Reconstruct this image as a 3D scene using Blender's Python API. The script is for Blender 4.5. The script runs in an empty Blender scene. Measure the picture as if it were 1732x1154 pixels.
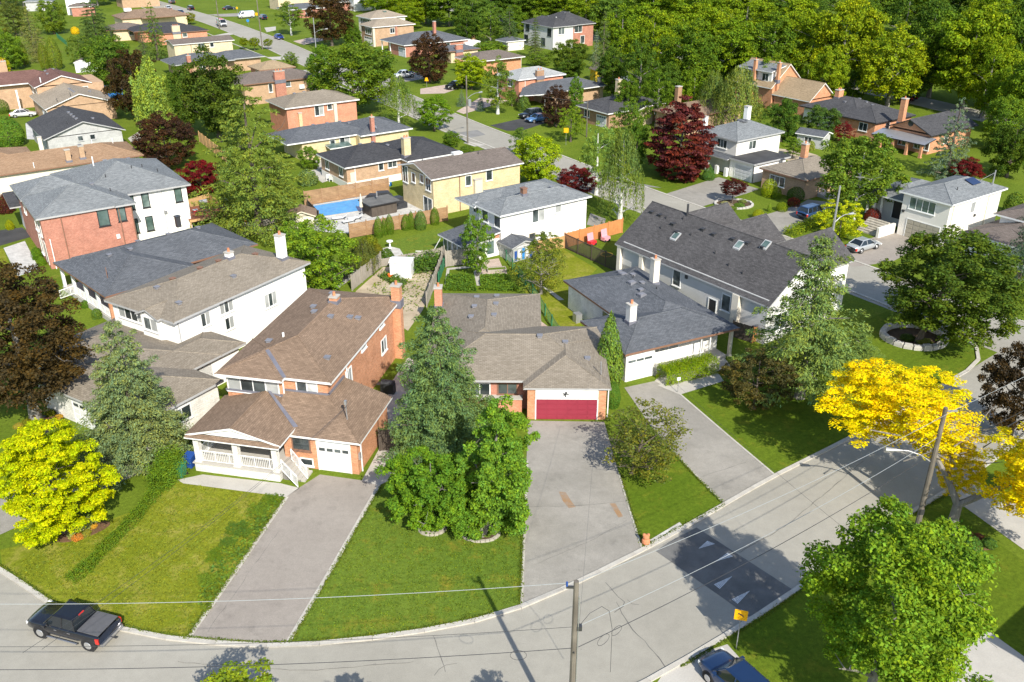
import bpy, math, random
import numpy as np
from mathutils import Vector, Matrix

R = math.radians
scene = bpy.context.scene
col = scene.collection

# ------------------------------------------------------------------ camera, sky, sun, exposure
cam_data = bpy.data.cameras.new('camera')
cam_data.sensor_width = 36.0
cam_data.lens = 36.0 * 1540.0 / 1732.0
cam_data.clip_start = 0.5
cam_data.clip_end = 3000.0
cam = bpy.data.objects.new('camera', cam_data)
cam.location = (0, 0, 38.6)
cam.rotation_euler = (R(90 - 26.0), 0, 0)
col.objects.link(cam)
scene.camera = cam

SUN_EL, SUN_AZ = 38.0, -69.0            # elevation; direction towards the sun, counted from +X
world = bpy.data.worlds.new('World')
scene.world = world
world.use_nodes = True
wn = world.node_tree
bg = wn.nodes['Background']
sky = wn.nodes.new('ShaderNodeTexSky')
sky.sky_type = 'NISHITA'
sky.sun_disc = False
sky.sun_elevation = R(SUN_EL)
sky.sun_rotation = R(90 - SUN_AZ)
sky.altitude = 200
wn.links.new(sky.outputs['Color'], bg.inputs['Color'])
bg.inputs['Strength'].default_value = 0.14

sun_data = bpy.data.lights.new('sun', 'SUN')
sun_data.energy = 4.45
sun_data.angle = R(0.55)
sun_data.color = (1.0, 0.95, 0.845)
sun = bpy.data.objects.new('sun', sun_data)
_d = Vector((math.cos(R(SUN_EL)) * math.cos(R(SUN_AZ)), math.cos(R(SUN_EL)) * math.sin(R(SUN_AZ)), math.sin(R(SUN_EL))))
sun.rotation_euler = _d.to_track_quat('Z', 'Y').to_euler()
sun.location = (30, -60, 90)
col.objects.link(sun)

scene.view_settings.view_transform = 'Standard'
scene.view_settings.look = 'None'
scene.view_settings.gamma = 1.0
scene.view_settings.use_curve_mapping = False
scene.view_settings.exposure = 0.62
scene.cycles.max_bounces = 6
scene.cycles.diffuse_bounces = 3
scene.cycles.glossy_bounces = 2
scene.cycles.transmission_bounces = 3
scene.cycles.use_adaptive_sampling = True
scene.cycles.adaptive_threshold = 0.01
scene.cycles.use_denoising = True
scene.cycles.denoiser = 'OPENIMAGEDENOISE'
scene.cycles.denoising_prefilter = 'ACCURATE'
scene.cycles.denoising_input_passes = 'RGB_ALBEDO_NORMAL'

# ------------------------------------------------------------------ materials
MATS = {}

def new_mat(name, rough=0.85, spec=0.2):
    m = bpy.data.materials.new(name)
    m.use_nodes = True
    nt = m.node_tree
    b = nt.nodes['Principled BSDF']
    b.inputs['Roughness'].default_value = rough
    b.inputs['Specular IOR Level'].default_value = spec
    MATS[name] = m
    return m, nt, b

def rgba(c, k=1.0):
    return (c[0] * k, c[1] * k, c[2] * k, 1.0)

def node(nt, kind, **kw):
    n = nt.nodes.new(kind)
    for k, v in kw.items():
        if k in n.inputs:
            n.inputs[k].default_value = v
        else:
            setattr(n, k, v)
    return n

def mixc(nt, fac, a, b, mode='MIX'):
    n = nt.nodes.new('ShaderNodeMix')
    n.data_type = 'RGBA'
    n.blend_type = mode
    for sock, val in ((n.inputs['Factor'], fac), (n.inputs[6], a), (n.inputs[7], b)):
        if hasattr(val, 'is_linked') or hasattr(val, 'links'):
            nt.links.new(val, sock)
        else:
            sock.default_value = val
    return n.outputs[2]

def ramp(nt, src, p0, p1, c0=(0, 0, 0, 1), c1=(1, 1, 1, 1)):
    n = nt.nodes.new('ShaderNodeValToRGB')
    n.color_ramp.elements[0].position = p0
    n.color_ramp.elements[1].position = p1
    n.color_ramp.elements[0].color = c0
    n.color_ramp.elements[1].color = c1
    nt.links.new(src, n.inputs[0])
    return n.outputs[0]

def coords(nt, kind='Object'):
    return nt.nodes.new('ShaderNodeTexCoord').outputs[kind]

def noise(nt, vec, scale, detail=4.0, rough=0.6):
    n = nt.nodes.new('ShaderNodeTexNoise')
    n.inputs['Scale'].default_value = scale
    n.inputs['Detail'].default_value = detail
    n.inputs['Roughness'].default_value = rough
    nt.links.new(vec, n.inputs['Vector'])
    return n.outputs['Fac']

def bump(nt, b, src, strength=0.3, dist=0.02):
    n = nt.nodes.new('ShaderNodeBump')
    n.inputs['Strength'].default_value = strength
    n.inputs['Distance'].default_value = dist
    nt.links.new(src, n.inputs['Height'])
    nt.links.new(n.outputs['Normal'], b.inputs['Normal'])

def plain(name, c, rough=0.6, spec=0.3, var=0.12, scale=1.5, metal=0.0, coat=0.0):
    m, nt, b = new_mat(name, rough, spec)
    f = noise(nt, coords(nt), scale, 6.0, 0.65)
    nt.links.new(mixc(nt, ramp(nt, f, 0.3, 0.7), rgba(c, 1 - var), rgba(c, 1 + var)), b.inputs['Base Color'])
    b.inputs['Metallic'].default_value = metal
    b.inputs['Coat Weight'].default_value = coat
    return m

def two_tone(name, c1, c2, scale=0.3, fine=12.0, fine_amt=0.25, rough=0.95, bumpy=0.3, lo=0.38, hi=0.62):
    m, nt, b = new_mat(name, rough, 0.1)
    v = coords(nt)
    big = ramp(nt, noise(nt, v, scale, 5.0, 0.6), lo, hi)
    base = mixc(nt, big, rgba(c1), rgba(c2))
    fn = noise(nt, v, fine, 3.0, 0.7)
    out = mixc(nt, ramp(nt, fn, 0.25, 0.75), rgba((1 - fine_amt,) * 3), rgba((1 + fine_amt,) * 3))
    nt.links.new(mixc(nt, 1.0, base, out, 'MULTIPLY'), b.inputs['Base Color'])
    if bumpy:
        bump(nt, b, fn, bumpy, 0.03)
    return m

def bricks(name, c1, c2, mortar, bw=0.23, rh=0.078, mort=0.007, big_var=0.18, rough=0.9, scale=1.0, bumpy=0.25):
    m, nt, b = new_mat(name, rough, 0.15)
    uv = coords(nt, 'UV')
    t = nt.nodes.new('ShaderNodeTexBrick')
    t.inputs['Scale'].default_value = scale
    t.inputs['Brick Width'].default_value = bw
    t.inputs['Row Height'].default_value = rh
    t.inputs['Mortar Size'].default_value = mort
    t.inputs['Mortar Smooth'].default_value = 0.3
    t.inputs['Bias'].default_value = -0.1
    t.inputs['Color1'].default_value = rgba(c1)
    t.inputs['Color2'].default_value = rgba(c2)
    t.inputs['Mortar'].default_value = rgba(mortar)
    nt.links.new(uv, t.inputs['Vector'])
    f = noise(nt, uv, 0.9, 6.0, 0.7)
    tone = mixc(nt, ramp(nt, f, 0.3, 0.7), rgba((1 - big_var,) * 3), rgba((1 + big_var,) * 3))
    f2 = noise(nt, uv, 7.0, 3.0, 0.7)
    tone2 = mixc(nt, ramp(nt, f2, 0.3, 0.7), rgba((0.86,) * 3), rgba((1.14,) * 3))
    c = mixc(nt, 1.0, mixc(nt, 1.0, t.outputs['Color'], tone, 'MULTIPLY'), tone2, 'MULTIPLY')
    nt.links.new(c, b.inputs['Base Color'])
    if bumpy:
        bump(nt, b, t.outputs['Fac'], -bumpy, 0.015)
    return m

def shingles(name, c1, c2, var=0.2):
    c1, c2 = tuple(x * 0.92 for x in c1), tuple(x * 0.92 for x in c2)
    m, nt, b = new_mat(name, 0.93, 0.12)
    uv = coords(nt, 'UV')
    t = nt.nodes.new('ShaderNodeTexBrick')
    t.inputs['Scale'].default_value = 1.0
    t.inputs['Brick Width'].default_value = 0.34
    t.inputs['Row Height'].default_value = 0.15
    t.inputs['Mortar Size'].default_value = 0.012
    t.inputs['Mortar Smooth'].default_value = 0.5
    t.inputs['Color1'].default_value = rgba(c1)
    t.inputs['Color2'].default_value = rgba(c2)
    t.inputs['Mortar'].default_value = rgba(c1, 0.55)
    nt.links.new(uv, t.inputs['Vector'])
    mp = nt.nodes.new('ShaderNodeMapping')
    mp.inputs['Scale'].default_value = (1.0, 2.6, 1.0)
    nt.links.new(uv, mp.inputs['Vector'])
    f = noise(nt, mp.outputs['Vector'], 1.6, 5.0, 0.75)
    tone = mixc(nt, ramp(nt, f, 0.32, 0.68), rgba((1 - var,) * 3), rgba((1 + var,) * 3))
    f2 = noise(nt, uv, 0.25, 3.0, 0.5)
    tone2 = mixc(nt, ramp(nt, f2, 0.3, 0.7), rgba((0.9,) * 3), rgba((1.1,) * 3))
    f3 = noise(nt, uv, 22.0, 2.0, 0.7)
    tone3 = mixc(nt, ramp(nt, f3, 0.3, 0.7), rgba((0.78,) * 3), rgba((1.22,) * 3))
    c = mixc(nt, 1.0, mixc(nt, 1.0, mixc(nt, 1.0, t.outputs['Color'], tone, 'MULTIPLY'), tone2, 'MULTIPLY'), tone3, 'MULTIPLY')
    nt.links.new(c, b.inputs['Base Color'])
    bump(nt, b, t.outputs['Fac'], -0.35, 0.02)
    return m

# roofs
shingles('shingle_brown', (0.215, 0.15, 0.105), (0.285, 0.2, 0.14))
shingles('shingle_taupe', (0.225, 0.192, 0.15), (0.29, 0.25, 0.20), 0.12)
shingles('shingle_charcoal', (0.062, 0.062, 0.066), (0.095, 0.094, 0.098))
shingles('shingle_slate', (0.10, 0.108, 0.12), (0.145, 0.152, 0.166))
shingles('shingle_grey', (0.175, 0.188, 0.195), (0.25, 0.262, 0.268))
shingles('shingle_black', (0.05, 0.051, 0.056), (0.075, 0.075, 0.08))
shingles('shingle_brownblack', (0.075, 0.072, 0.073), (0.11, 0.105, 0.106))
shingles('shingle_tan', (0.30, 0.19, 0.115), (0.37, 0.245, 0.155))
shingles('shingle_maroon', (0.155, 0.085, 0.072), (0.205, 0.115, 0.095))
shingles('shingle_beige', (0.30, 0.25, 0.19), (0.37, 0.31, 0.24))
shingles('shingle_umber', (0.15, 0.125, 0.108), (0.20, 0.165, 0.145))
shingles('shingle_pale', (0.33, 0.34, 0.335), (0.42, 0.43, 0.425))
shingles('shingle_ochre', (0.32, 0.24, 0.15), (0.40, 0.30, 0.19))
# walls
bricks('brick_orange', (0.47, 0.20, 0.10), (0.60, 0.29, 0.16), (0.50, 0.34, 0.23))
bricks('brick_red', (0.37, 0.145, 0.10), (0.46, 0.20, 0.14), (0.42, 0.28, 0.22))
bricks('brick_coral', (0.52, 0.20, 0.115), (0.60, 0.26, 0.16), (0.5, 0.32, 0.24))
bricks('brick_tan', (0.40, 0.25, 0.15), (0.48, 0.32, 0.20), (0.42, 0.33, 0.24))
bricks('brick_brown', (0.30, 0.17, 0.10), (0.38, 0.23, 0.14), (0.32, 0.25, 0.18))
bricks('brick_yellow', (0.56, 0.44, 0.24), (0.63, 0.51, 0.30), (0.58, 0.5, 0.35))
bricks('brick_buff', (0.58, 0.46, 0.29), (0.66, 0.54, 0.36), (0.6, 0.5, 0.38))
bricks('stone_white', (0.62, 0.60, 0.55), (0.72, 0.70, 0.65), (0.5, 0.48, 0.44), 0.45, 0.18, 0.012)
bricks('block_white', (0.74, 0.72, 0.68), (0.80, 0.78, 0.74), (0.6, 0.58, 0.54), 0.40, 0.2, 0.01)
bricks('siding_grey', (0.42, 0.42, 0.41), (0.46, 0.46, 0.45), (0.3, 0.3, 0.3), 4.0, 0.16, 0.008)
bricks('siding_white', (0.70, 0.70, 0.68), (0.76, 0.76, 0.74), (0.5, 0.5, 0.5), 4.0, 0.18, 0.008)
bricks('pavers_pink', (0.45, 0.35, 0.29), (0.53, 0.42, 0.35), (0.36, 0.30, 0.26), 0.3, 0.15, 0.01)
bricks('pavers_grey', (0.46, 0.45, 0.43), (0.56, 0.55, 0.52), (0.38, 0.37, 0.35), 0.5, 0.3, 0.012)
two_tone('stucco_white', (0.84, 0.825, 0.78), (0.88, 0.865, 0.82), 0.4, 20, 0.04, 0.9, 0.1)
two_tone('stucco_cream', (0.66, 0.60, 0.50), (0.72, 0.66, 0.56), 0.4, 20, 0.05, 0.9, 0.1)
two_tone('stucco_grey', (0.53, 0.52, 0.50), (0.58, 0.57, 0.55), 0.4, 20, 0.05, 0.9, 0.1)
two_tone('stucco_beige', (0.70, 0.67, 0.61), (0.75, 0.72, 0.66), 0.4, 20, 0.04, 0.9, 0.1)
plain('trim_white', (0.76, 0.76, 0.74), 0.5, 0.4, 0.05)
plain('trim_grey', (0.40, 0.40, 0.40), 0.5, 0.4, 0.08)
plain('trim_brown', (0.22, 0.12, 0.08), 0.6, 0.3, 0.1)
plain('trim_black', (0.03, 0.03, 0.033), 0.5, 0.4, 0.1)
plain('trim_cream', (0.62, 0.56, 0.44), 0.6, 0.3, 0.06)
plain('flashing', (0.16, 0.16, 0.19), 0.5, 0.4, 0.15)
plain('garage_red', (0.27, 0.03, 0.052), 0.5, 0.4, 0.06)
plain('garage_taupe', (0.36, 0.33, 0.26), 0.55, 0.35, 0.05)
plain('garage_white', (0.72, 0.71, 0.69), 0.5, 0.4, 0.04)
plain('garage_grey', (0.55, 0.56, 0.58), 0.5, 0.4, 0.04)
plain('flat_roof_black', (0.05, 0.05, 0.052), 0.8, 0.3, 0.45, 0.35)
plain('metal_grey', (0.45, 0.45, 0.46), 0.4, 0.5, 0.1, 2.0, 0.6)
plain('metal_dark', (0.07, 0.07, 0.075), 0.45, 0.5, 0.1, 2.0, 0.4)
plain('vent_grey', (0.20, 0.20, 0.22), 0.5, 0.4, 0.15)
plain('terracotta', (0.55, 0.22, 0.11), 0.8, 0.2, 0.15)
plain('solar', (0.02, 0.035, 0.09), 0.12, 0.6, 0.1)
plain('tarp_black', (0.035, 0.037, 0.042), 0.45, 0.4, 0.25, 3)
plain('plastic_blue', (0.02, 0.07, 0.28), 0.4, 0.5, 0.05)
plain('plastic_skyblue', (0.03, 0.22, 0.55), 0.4, 0.5, 0.05)
plain('plastic_green', (0.03, 0.16, 0.08), 0.45, 0.4, 0.06)
plain('plastic_orange', (0.75, 0.16, 0.03), 0.45, 0.4, 0.06)
plain('plastic_yellow', (0.80, 0.48, 0.03), 0.45, 0.4, 0.05)
plain('plastic_white', (0.78, 0.78, 0.77), 0.4, 0.5, 0.04)
plain('plastic_red', (0.62, 0.03, 0.04), 0.4, 0.5, 0.05)
plain('plastic_pink', (0.75, 0.32, 0.36), 0.4, 0.5, 0.05)
plain('sign_yellow', (0.80, 0.40, 0.005), 0.45, 0.4, 0.03)
plain('cushion_white', (0.6, 0.6, 0.58), 0.9, 0.1, 0.08)
plain('soil', (0.10, 0.07, 0.045), 0.95, 0.1, 0.3, 3)
plain('mulch', (0.15, 0.085, 0.05), 0.95, 0.1, 0.3, 6)
two_tone('sandy_soil', (0.47, 0.39, 0.28), (0.36, 0.29, 0.20), 0.5, 9, 0.15)
two_tone('gravel_path', (0.42, 0.38, 0.33), (0.34, 0.31, 0.27), 1.5, 18, 0.3)
two_tone('stone_pale', (0.55, 0.53, 0.49), (0.42, 0.40, 0.36), 1.2, 9, 0.15)
two_tone('stone_edge', (0.48, 0.44, 0.37), (0.34, 0.31, 0.26), 2.2, 9, 0.2)
two_tone('concrete', (0.47, 0.445, 0.40), (0.41, 0.385, 0.345), 0.4, 14, 0.09)
two_tone('kerb_concrete', (0.50, 0.475, 0.42), (0.42, 0.39, 0.34), 0.5, 8, 0.12)
def paving(name, c1, c2, stain=0.8):
    m, nt, b = new_mat(name, 0.93, 0.12)
    v = coords(nt)
    c = mixc(nt, ramp(nt, noise(nt, v, 0.22, 5.0, 0.6), 0.38, 0.62), rgba(c1), rgba(c2))
    c = mixc(nt, 1.0, c, mixc(nt, ramp(nt, noise(nt, v, 1.6, 6.0, 0.75), 0.3, 0.7), rgba((0.91,) * 3), rgba((1.08,) * 3)), 'MULTIPLY')
    c = mixc(nt, 1.0, c, mixc(nt, ramp(nt, noise(nt, v, 0.5, 4.0, 0.7), 0.55, 0.72), rgba((1.0,) * 3), rgba((stain,) * 3)), 'MULTIPLY')
    c = mixc(nt, ramp(nt, noise(nt, v, 2.3, 3.0, 0.8), 0.70, 0.78), c, rgba(c1, 0.55))
    fn = noise(nt, v, 28.0, 2.0, 0.7)
    c = mixc(nt, 1.0, c, mixc(nt, ramp(nt, fn, 0.3, 0.7), rgba((0.84,) * 3), rgba((1.16,) * 3)), 'MULTIPLY')
    nt.links.new(c, b.inputs['Base Color'])
    bump(nt, b, fn, 0.2, 0.01)
paving('driveway_rose', (0.285, 0.252, 0.218), (0.315, 0.28, 0.243))
paving('driveway_grey', (0.265, 0.248, 0.216), (0.32, 0.298, 0.262))
two_tone('driveway_black', (0.055, 0.055, 0.056), (0.075, 0.075, 0.076), 0.3, 26, 0.15)
two_tone('tar', (0.10, 0.096, 0.09), (0.17, 0.163, 0.15), 0.8, 20, 0.2, 0.7)
plain('road_paint', (0.68, 0.70, 0.72), 0.7, 0.2, 0.2, 5)
two_tone('asphalt_dark', (0.125, 0.124, 0.12), (0.165, 0.162, 0.155), 0.7, 25, 0.2)
two_tone('asphalt_patch', (0.21, 0.205, 0.195), (0.25, 0.245, 0.235), 0.5, 25, 0.12)
two_tone('rust_stain', (0.31, 0.19, 0.10), (0.29, 0.235, 0.185), 1.4, 20, 0.12)

def wood(name, c1, c2, board=0.14, horizontal=False):
    m, nt, b = new_mat(name, 0.85, 0.15)
    uv = coords(nt, 'UV')
    mp = nt.nodes.new('ShaderNodeMapping')
    mp.inputs['Scale'].default_value = (0.6, 9.0, 1) if horizontal else (9.0, 0.6, 1)
    nt.links.new(uv, mp.inputs['Vector'])
    f = noise(nt, mp.outputs['Vector'], 1.0, 5.0, 0.6)
    f2 = noise(nt, uv, 0.6, 3.0)
    c = mixc(nt, ramp(nt, f, 0.3, 0.7), rgba(c1), rgba(c2))
    tone = mixc(nt, ramp(nt, f2, 0.3, 0.7), rgba((0.82,) * 3), rgba((1.15,) * 3))
    nt.links.new(mixc(nt, 1.0, c, tone, 'MULTIPLY'), b.inputs['Base Color'])
    return m
wood('wood_grey', (0.27, 0.24, 0.20), (0.40, 0.36, 0.30))
wood('wood_dark', (0.07, 0.055, 0.045), (0.12, 0.10, 0.08))
wood('wood_orange', (0.50, 0.20, 0.07), (0.58, 0.26, 0.10))
wood('wood_honey', (0.48, 0.29, 0.13), (0.58, 0.37, 0.18))
wood('wood_brown_h', (0.23, 0.13, 0.07), (0.42, 0.26, 0.14), horizontal=True)
wood('wood_red', (0.20, 0.075, 0.04), (0.28, 0.11, 0.06))
wood('pole_wood', (0.11, 0.095, 0.078), (0.21, 0.185, 0.152))
wood('bark', (0.085, 0.068, 0.052), (0.16, 0.135, 0.11))
wood('bark_grey', (0.17, 0.155, 0.135), (0.27, 0.25, 0.225))
wood('bark_birch', (0.50, 0.49, 0.46), (0.70, 0.69, 0.66))

def glass_mat(name, dark, light, rough=0.06):
    m, nt, b = new_mat(name, rough, 0.8)
    info = nt.nodes.new('ShaderNodeObjectInfo')
    f = noise(nt, coords(nt, 'UV'), 0.7, 2.0)
    c = mixc(nt, info.outputs['Random'], rgba(dark), rgba(light))
    nt.links.new(mixc(nt, ramp(nt, f, 0.35, 0.65), c, rgba(dark)), b.inputs['Base Color'])
    return m
glass_mat('glass', (0.02, 0.028, 0.03), (0.16, 0.19, 0.19))
glass_mat('glass_curtain', (0.30, 0.31, 0.30), (0.55, 0.56, 0.55))
glass_mat('glass_green', (0.06, 0.10, 0.09), (0.22, 0.29, 0.27))
glass_mat('glass_car', (0.012, 0.016, 0.02), (0.02, 0.026, 0.03))

def leaf_mat(name, trans=0.32, spread=0.42, yellow=(1.2, 1.08, 0.6), rough=0.7):
    m, nt, b = new_mat(name, rough, 0.12)
    info = nt.nodes.new('ShaderNodeObjectInfo')
    geo = nt.nodes.new('ShaderNodeNewGeometry')
    rnd = geo.outputs['Random Per Island']
    hue = nt.nodes.new('ShaderNodeMath'); hue.operation = 'FRACT'
    mul = nt.nodes.new('ShaderNodeMath'); mul.operation = 'MULTIPLY'; mul.inputs[1].default_value = 17.37
    nt.links.new(rnd, mul.inputs[0]); nt.links.new(mul.outputs[0], hue.inputs[0])
    tone = mixc(nt, rnd, rgba((1 - spread,) * 3), rgba((1 + spread,) * 3))
    tone = mixc(nt, 1.0, tone, mixc(nt, hue.outputs[0], rgba((1.2, 1.04, 0.6)), rgba((0.8, 0.97, 1.25))), 'MULTIPLY')
    c = mixc(nt, 1.0, info.outputs['Color'], tone, 'MULTIPLY')
    f = noise(nt, coords(nt), 2.2, 2.0)
    tint = mixc(nt, ramp(nt, f, 0.4, 0.65), rgba((0.9, 0.95, 0.95)), rgba(yellow))
    c = mixc(nt, 1.0, c, tint, 'MULTIPLY')
    nt.links.new(c, b.inputs['Base Color'])
    tr = nt.nodes.new('ShaderNodeBsdfTranslucent')
    nt.links.new(mixc(nt, 1.0, c, rgba((1.25, 1.3, 0.75)), 'MULTIPLY'), tr.inputs['Color'])
    mx = nt.nodes.new('ShaderNodeMixShader')
    mx.inputs[0].default_value = trans
    nt.links.new(b.outputs[0], mx.inputs[1])
    nt.links.new(tr.outputs[0], mx.inputs[2])
    nt.links.new(mx.outputs[0], nt.nodes['Material Output'].inputs['Surface'])
    return m
leaf_mat('leaf')
leaf_mat('needle', 0.12, 0.38, (1.15, 1.05, 0.8))

def water_mat():
    m, nt, b = new_mat('pool_water', 0.05, 0.5)
    f = noise(nt, coords(nt), 1.3, 3.0)
    nt.links.new(mixc(nt, ramp(nt, f, 0.3, 0.7), (0.03, 0.27, 0.62, 1), (0.06, 0.38, 0.74, 1)), b.inputs['Base Color'])
    bump(nt, b, f, 0.1, 0.05)
water_mat()

def lawn_mat(name, c1, c2, c3, stripe=None, yellow_lo=0.56):
    m, nt, b = new_mat(name, 0.95, 0.08)
    v = coords(nt)
    f1 = noise(nt, v, 0.12, 5.0, 0.65)
    f2 = noise(nt, v, 0.55, 6.0, 0.7)
    f3 = noise(nt, v, 3.4, 6.0, 0.8)
    c = mixc(nt, ramp(nt, f1, 0.38, 0.62), rgba(c1), rgba(c2))
    c = mixc(nt, ramp(nt, f2, yellow_lo, yellow_lo + 0.16), c, rgba(c3))
    tone = mixc(nt, ramp(nt, f3, 0.32, 0.68), rgba((0.66, 0.68, 0.7)), rgba((1.34, 1.32, 1.3)))
    c = mixc(nt, 1.0, c, tone, 'MULTIPLY')
    f4 = noise(nt, v, 26.0, 2.0, 0.7)
    c = mixc(nt, 1.0, c, mixc(nt, ramp(nt, f4, 0.35, 0.65), rgba((0.75,) * 3), rgba((1.25,) * 3)), 'MULTIPLY')
    if stripe:
        ang, width = stripe
        mp = nt.nodes.new('ShaderNodeMapping')
        mp.inputs['Rotation'].default_value = (0, 0, R(ang))
        nt.links.new(v, mp.inputs['Vector'])
        w = nt.nodes.new('ShaderNodeTexWave')
        w.bands_direction = 'X'
        w.inputs['Scale'].default_value = 0.314 / width
        w.inputs['Distortion'].default_value = 1.2
        w.inputs['Detail'].default_value = 2.0
        nt.links.new(mp.outputs['Vector'], w.inputs['Vector'])
        c = mixc(nt, 1.0, c, mixc(nt, ramp(nt, w.outputs['Fac'], 0.35, 0.65), rgba((0.972,) * 3), rgba((1.025,) * 3)), 'MULTIPLY')
    nt.links.new(c, b.inputs['Base Color'])
    bump(nt, b, f3, 0.35, 0.05)
    return m
lawn_mat('lawn', (0.095, 0.142, 0.012), (0.13, 0.178, 0.017), (0.18, 0.185, 0.03), yellow_lo=0.6)
lawn_mat('lawn_meadow', (0.15, 0.178, 0.012), (0.19, 0.21, 0.018), (0.27, 0.25, 0.05), yellow_lo=0.5)
lawn_mat('lawn_clipped', (0.098, 0.156, 0.019), (0.124, 0.174, 0.022), (0.20, 0.185, 0.022), (-8, 1.0), 0.53)
lawn_mat('lawn_deep', (0.082, 0.132, 0.009), (0.105, 0.15, 0.012), (0.16, 0.17, 0.016), (52, 1.0), 0.55)

def asphalt_mat():
    m, nt, b = new_mat('asphalt', 0.9, 0.15)
    v = coords(nt)
    c = mixc(nt, ramp(nt, noise(nt, v, 0.09, 5.0, 0.6), 0.35, 0.65), (0.295, 0.277, 0.235, 1), (0.35, 0.33, 0.282, 1))
    c = mixc(nt, 1.0, c, mixc(nt, ramp(nt, noise(nt, v, 1.2, 6.0, 0.7), 0.3, 0.7), rgba((0.93,) * 3), rgba((1.07,) * 3)), 'MULTIPLY')
    fn = noise(nt, v, 30.0, 2.0, 0.7)
    c = mixc(nt, 1.0, c, mixc(nt, ramp(nt, fn, 0.3, 0.7), rgba((0.85,) * 3), rgba((1.15,) * 3)), 'MULTIPLY')
    sp = ramp(nt, noise(nt, v, 1.1, 3.0, 0.8), 0.70, 0.76)
    c = mixc(nt, sp, c, (0.17, 0.16, 0.15, 1))
    nt.links.new(c, b.inputs['Base Color'])
    bump(nt, b, fn, 0.2, 0.01)
asphalt_mat()

# ------------------------------------------------------------------ mesh builder
class MB:
    def __init__(s):
        s.v, s.f, s.m = [], [], []

    def face(s, pts, m=0):
        i = len(s.v)
        s.v += [tuple(p) for p in pts]
        s.f.append(tuple(range(i, i + len(pts))))
        s.m.append(m)
        return s

    def box(s, x0, y0, z0, x1, y1, z1, m=0, top=True, bottom=True):
        a, b_, c, d = (x0, y0), (x1, y0), (x1, y1), (x0, y1)
        for p, q in ((a, b_), (b_, c), (c, d), (d, a)):
            s.face([(*p, z0), (*q, z0), (*q, z1), (*p, z1)], m)
        if top:
            s.face([(*a, z1), (*b_, z1), (*c, z1), (*d, z1)], m)
        if bottom:
            s.face([(*a, z0), (*d, z0), (*c, z0), (*b_, z0)], m)
        return s

    def prism(s, poly, z0, z1, m=0, bottom=False):
        n = len(poly)
        s.face([(p[0], p[1], z1) for p in poly], m)
        for i in range(n):
            p, q = poly[i], poly[(i + 1) % n]
            s.face([(p[0], p[1], z0), (q[0], q[1], z0), (q[0], q[1], z1), (p[0], p[1], z1)], m)
        if bottom:
            s.face([(p[0], p[1], z0) for p in reversed(poly)], m)
        return s

    def slab(s, pts, th, m=0, m_edge=None):
        """planar polygon thickened straight down by th"""
        me = m if m_edge is None else m_edge
        lo = [(p[0], p[1], p[2] - th) for p in pts]
        s.face(pts, m)
        s.face(list(reversed(lo)), me)
        n = len(pts)
        for i in range(n):
            j = (i + 1) % n
            s.face([lo[i], lo[j], pts[j], pts[i]], me)
        return s

    def tube(s, p0, p1, r0, r1=None, n=6, m=0, caps=True):
        r1 = r0 if r1 is None else r1
        p0, p1 = Vector(p0), Vector(p1)
        d = (p1 - p0)
        if d.length < 1e-6:
            return s
        d.normalize()
        a = d.orthogonal().normalized()
        b_ = d.cross(a)
        i = len(s.v)
        for p, r in ((p0, r0), (p1, r1)):
            for k in range(n):
                t = 2 * math.pi * k / n
                s.v.append(tuple(p + (a * math.cos(t) + b_ * math.sin(t)) * r))
        for k in range(n):
            j = (k + 1) % n
            s.f.append((i + k, i + j, i + n + j, i + n + k)); s.m.append(m)
        if caps:
            s.f.append(tuple(i + k for k in reversed(range(n)))); s.m.append(m)
            s.f.append(tuple(i + n + k for k in range(n))); s.m.append(m)
        return s

    def path(s, pts, r, n=5, m=0):
        for k in range(len(pts) - 1):
            ra = r[k] if isinstance(r, (list, tuple)) else r
            rb = r[k + 1] if isinstance(r, (list, tuple)) else r
            s.tube(pts[k], pts[k + 1], ra, rb, n, m, caps=(k == 0 or k == len(pts) - 2))
        return s

    def lathe(s, prof, cx=0, cy=0, n=12, m=0):
        i = len(s.v)
        for r, z in prof:
            for k in range(n):
                t = 2 * math.pi * k / n
                s.v.append((cx + r * math.cos(t), cy + r * math.sin(t), z))
        for a in range(len(prof) - 1):
            for k in range(n):
                j = (k + 1) % n
                s.f.append((i + a * n + k, i + a * n + j, i + (a + 1) * n + j, i + (a + 1) * n + k)); s.m.append(m)
        s.f.append(tuple(i + (len(prof) - 1) * n + k for k in range(n))); s.m.append(m)
        return s

    def mesh(s, name, mats):
        me = bpy.data.meshes.new(name)
        me.from_pydata(s.v, [], s.f)
        if isinstance(mats, str):
            mats = [mats]
        for k in mats:
            me.materials.append(MATS[k])
        if len(mats) > 1:
            me.polygons.foreach_set('material_index', s.m)
        uvl = me.uv_layers.new(name='UVMap')
        buf = []
        for poly in s.f:
            p0, p1, p2 = (Vector(s.v[poly[k]]) for k in (0, 1, 2))
            nrm = (p1 - p0).cross(p2 - p0)
            if nrm.length < 1e-9:
                nrm = Vector((0, 0, 1))
            nrm.normalize()
            if abs(nrm.z) > 0.995:
                t, b_ = Vector((1, 0, 0)), Vector((0, 1, 0))
            else:
                t = Vector((-nrm.y, nrm.x, 0)).normalized()
                b_ = nrm.cross(t)
            for k in poly:
                p = Vector(s.v[k])
                buf += [p.dot(t), p.dot(b_)]
        uvl.data.foreach_set('uv', buf)
        me.update()
        return me

    def build(s, name, mats, parent=None, smooth=False, loc=None, rz=0.0):
        me = s.mesh(name, mats)
        if smooth:
            me.polygons.foreach_set('use_smooth', [True] * len(me.polygons))
        return link(name, me, parent, loc, rz)

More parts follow.
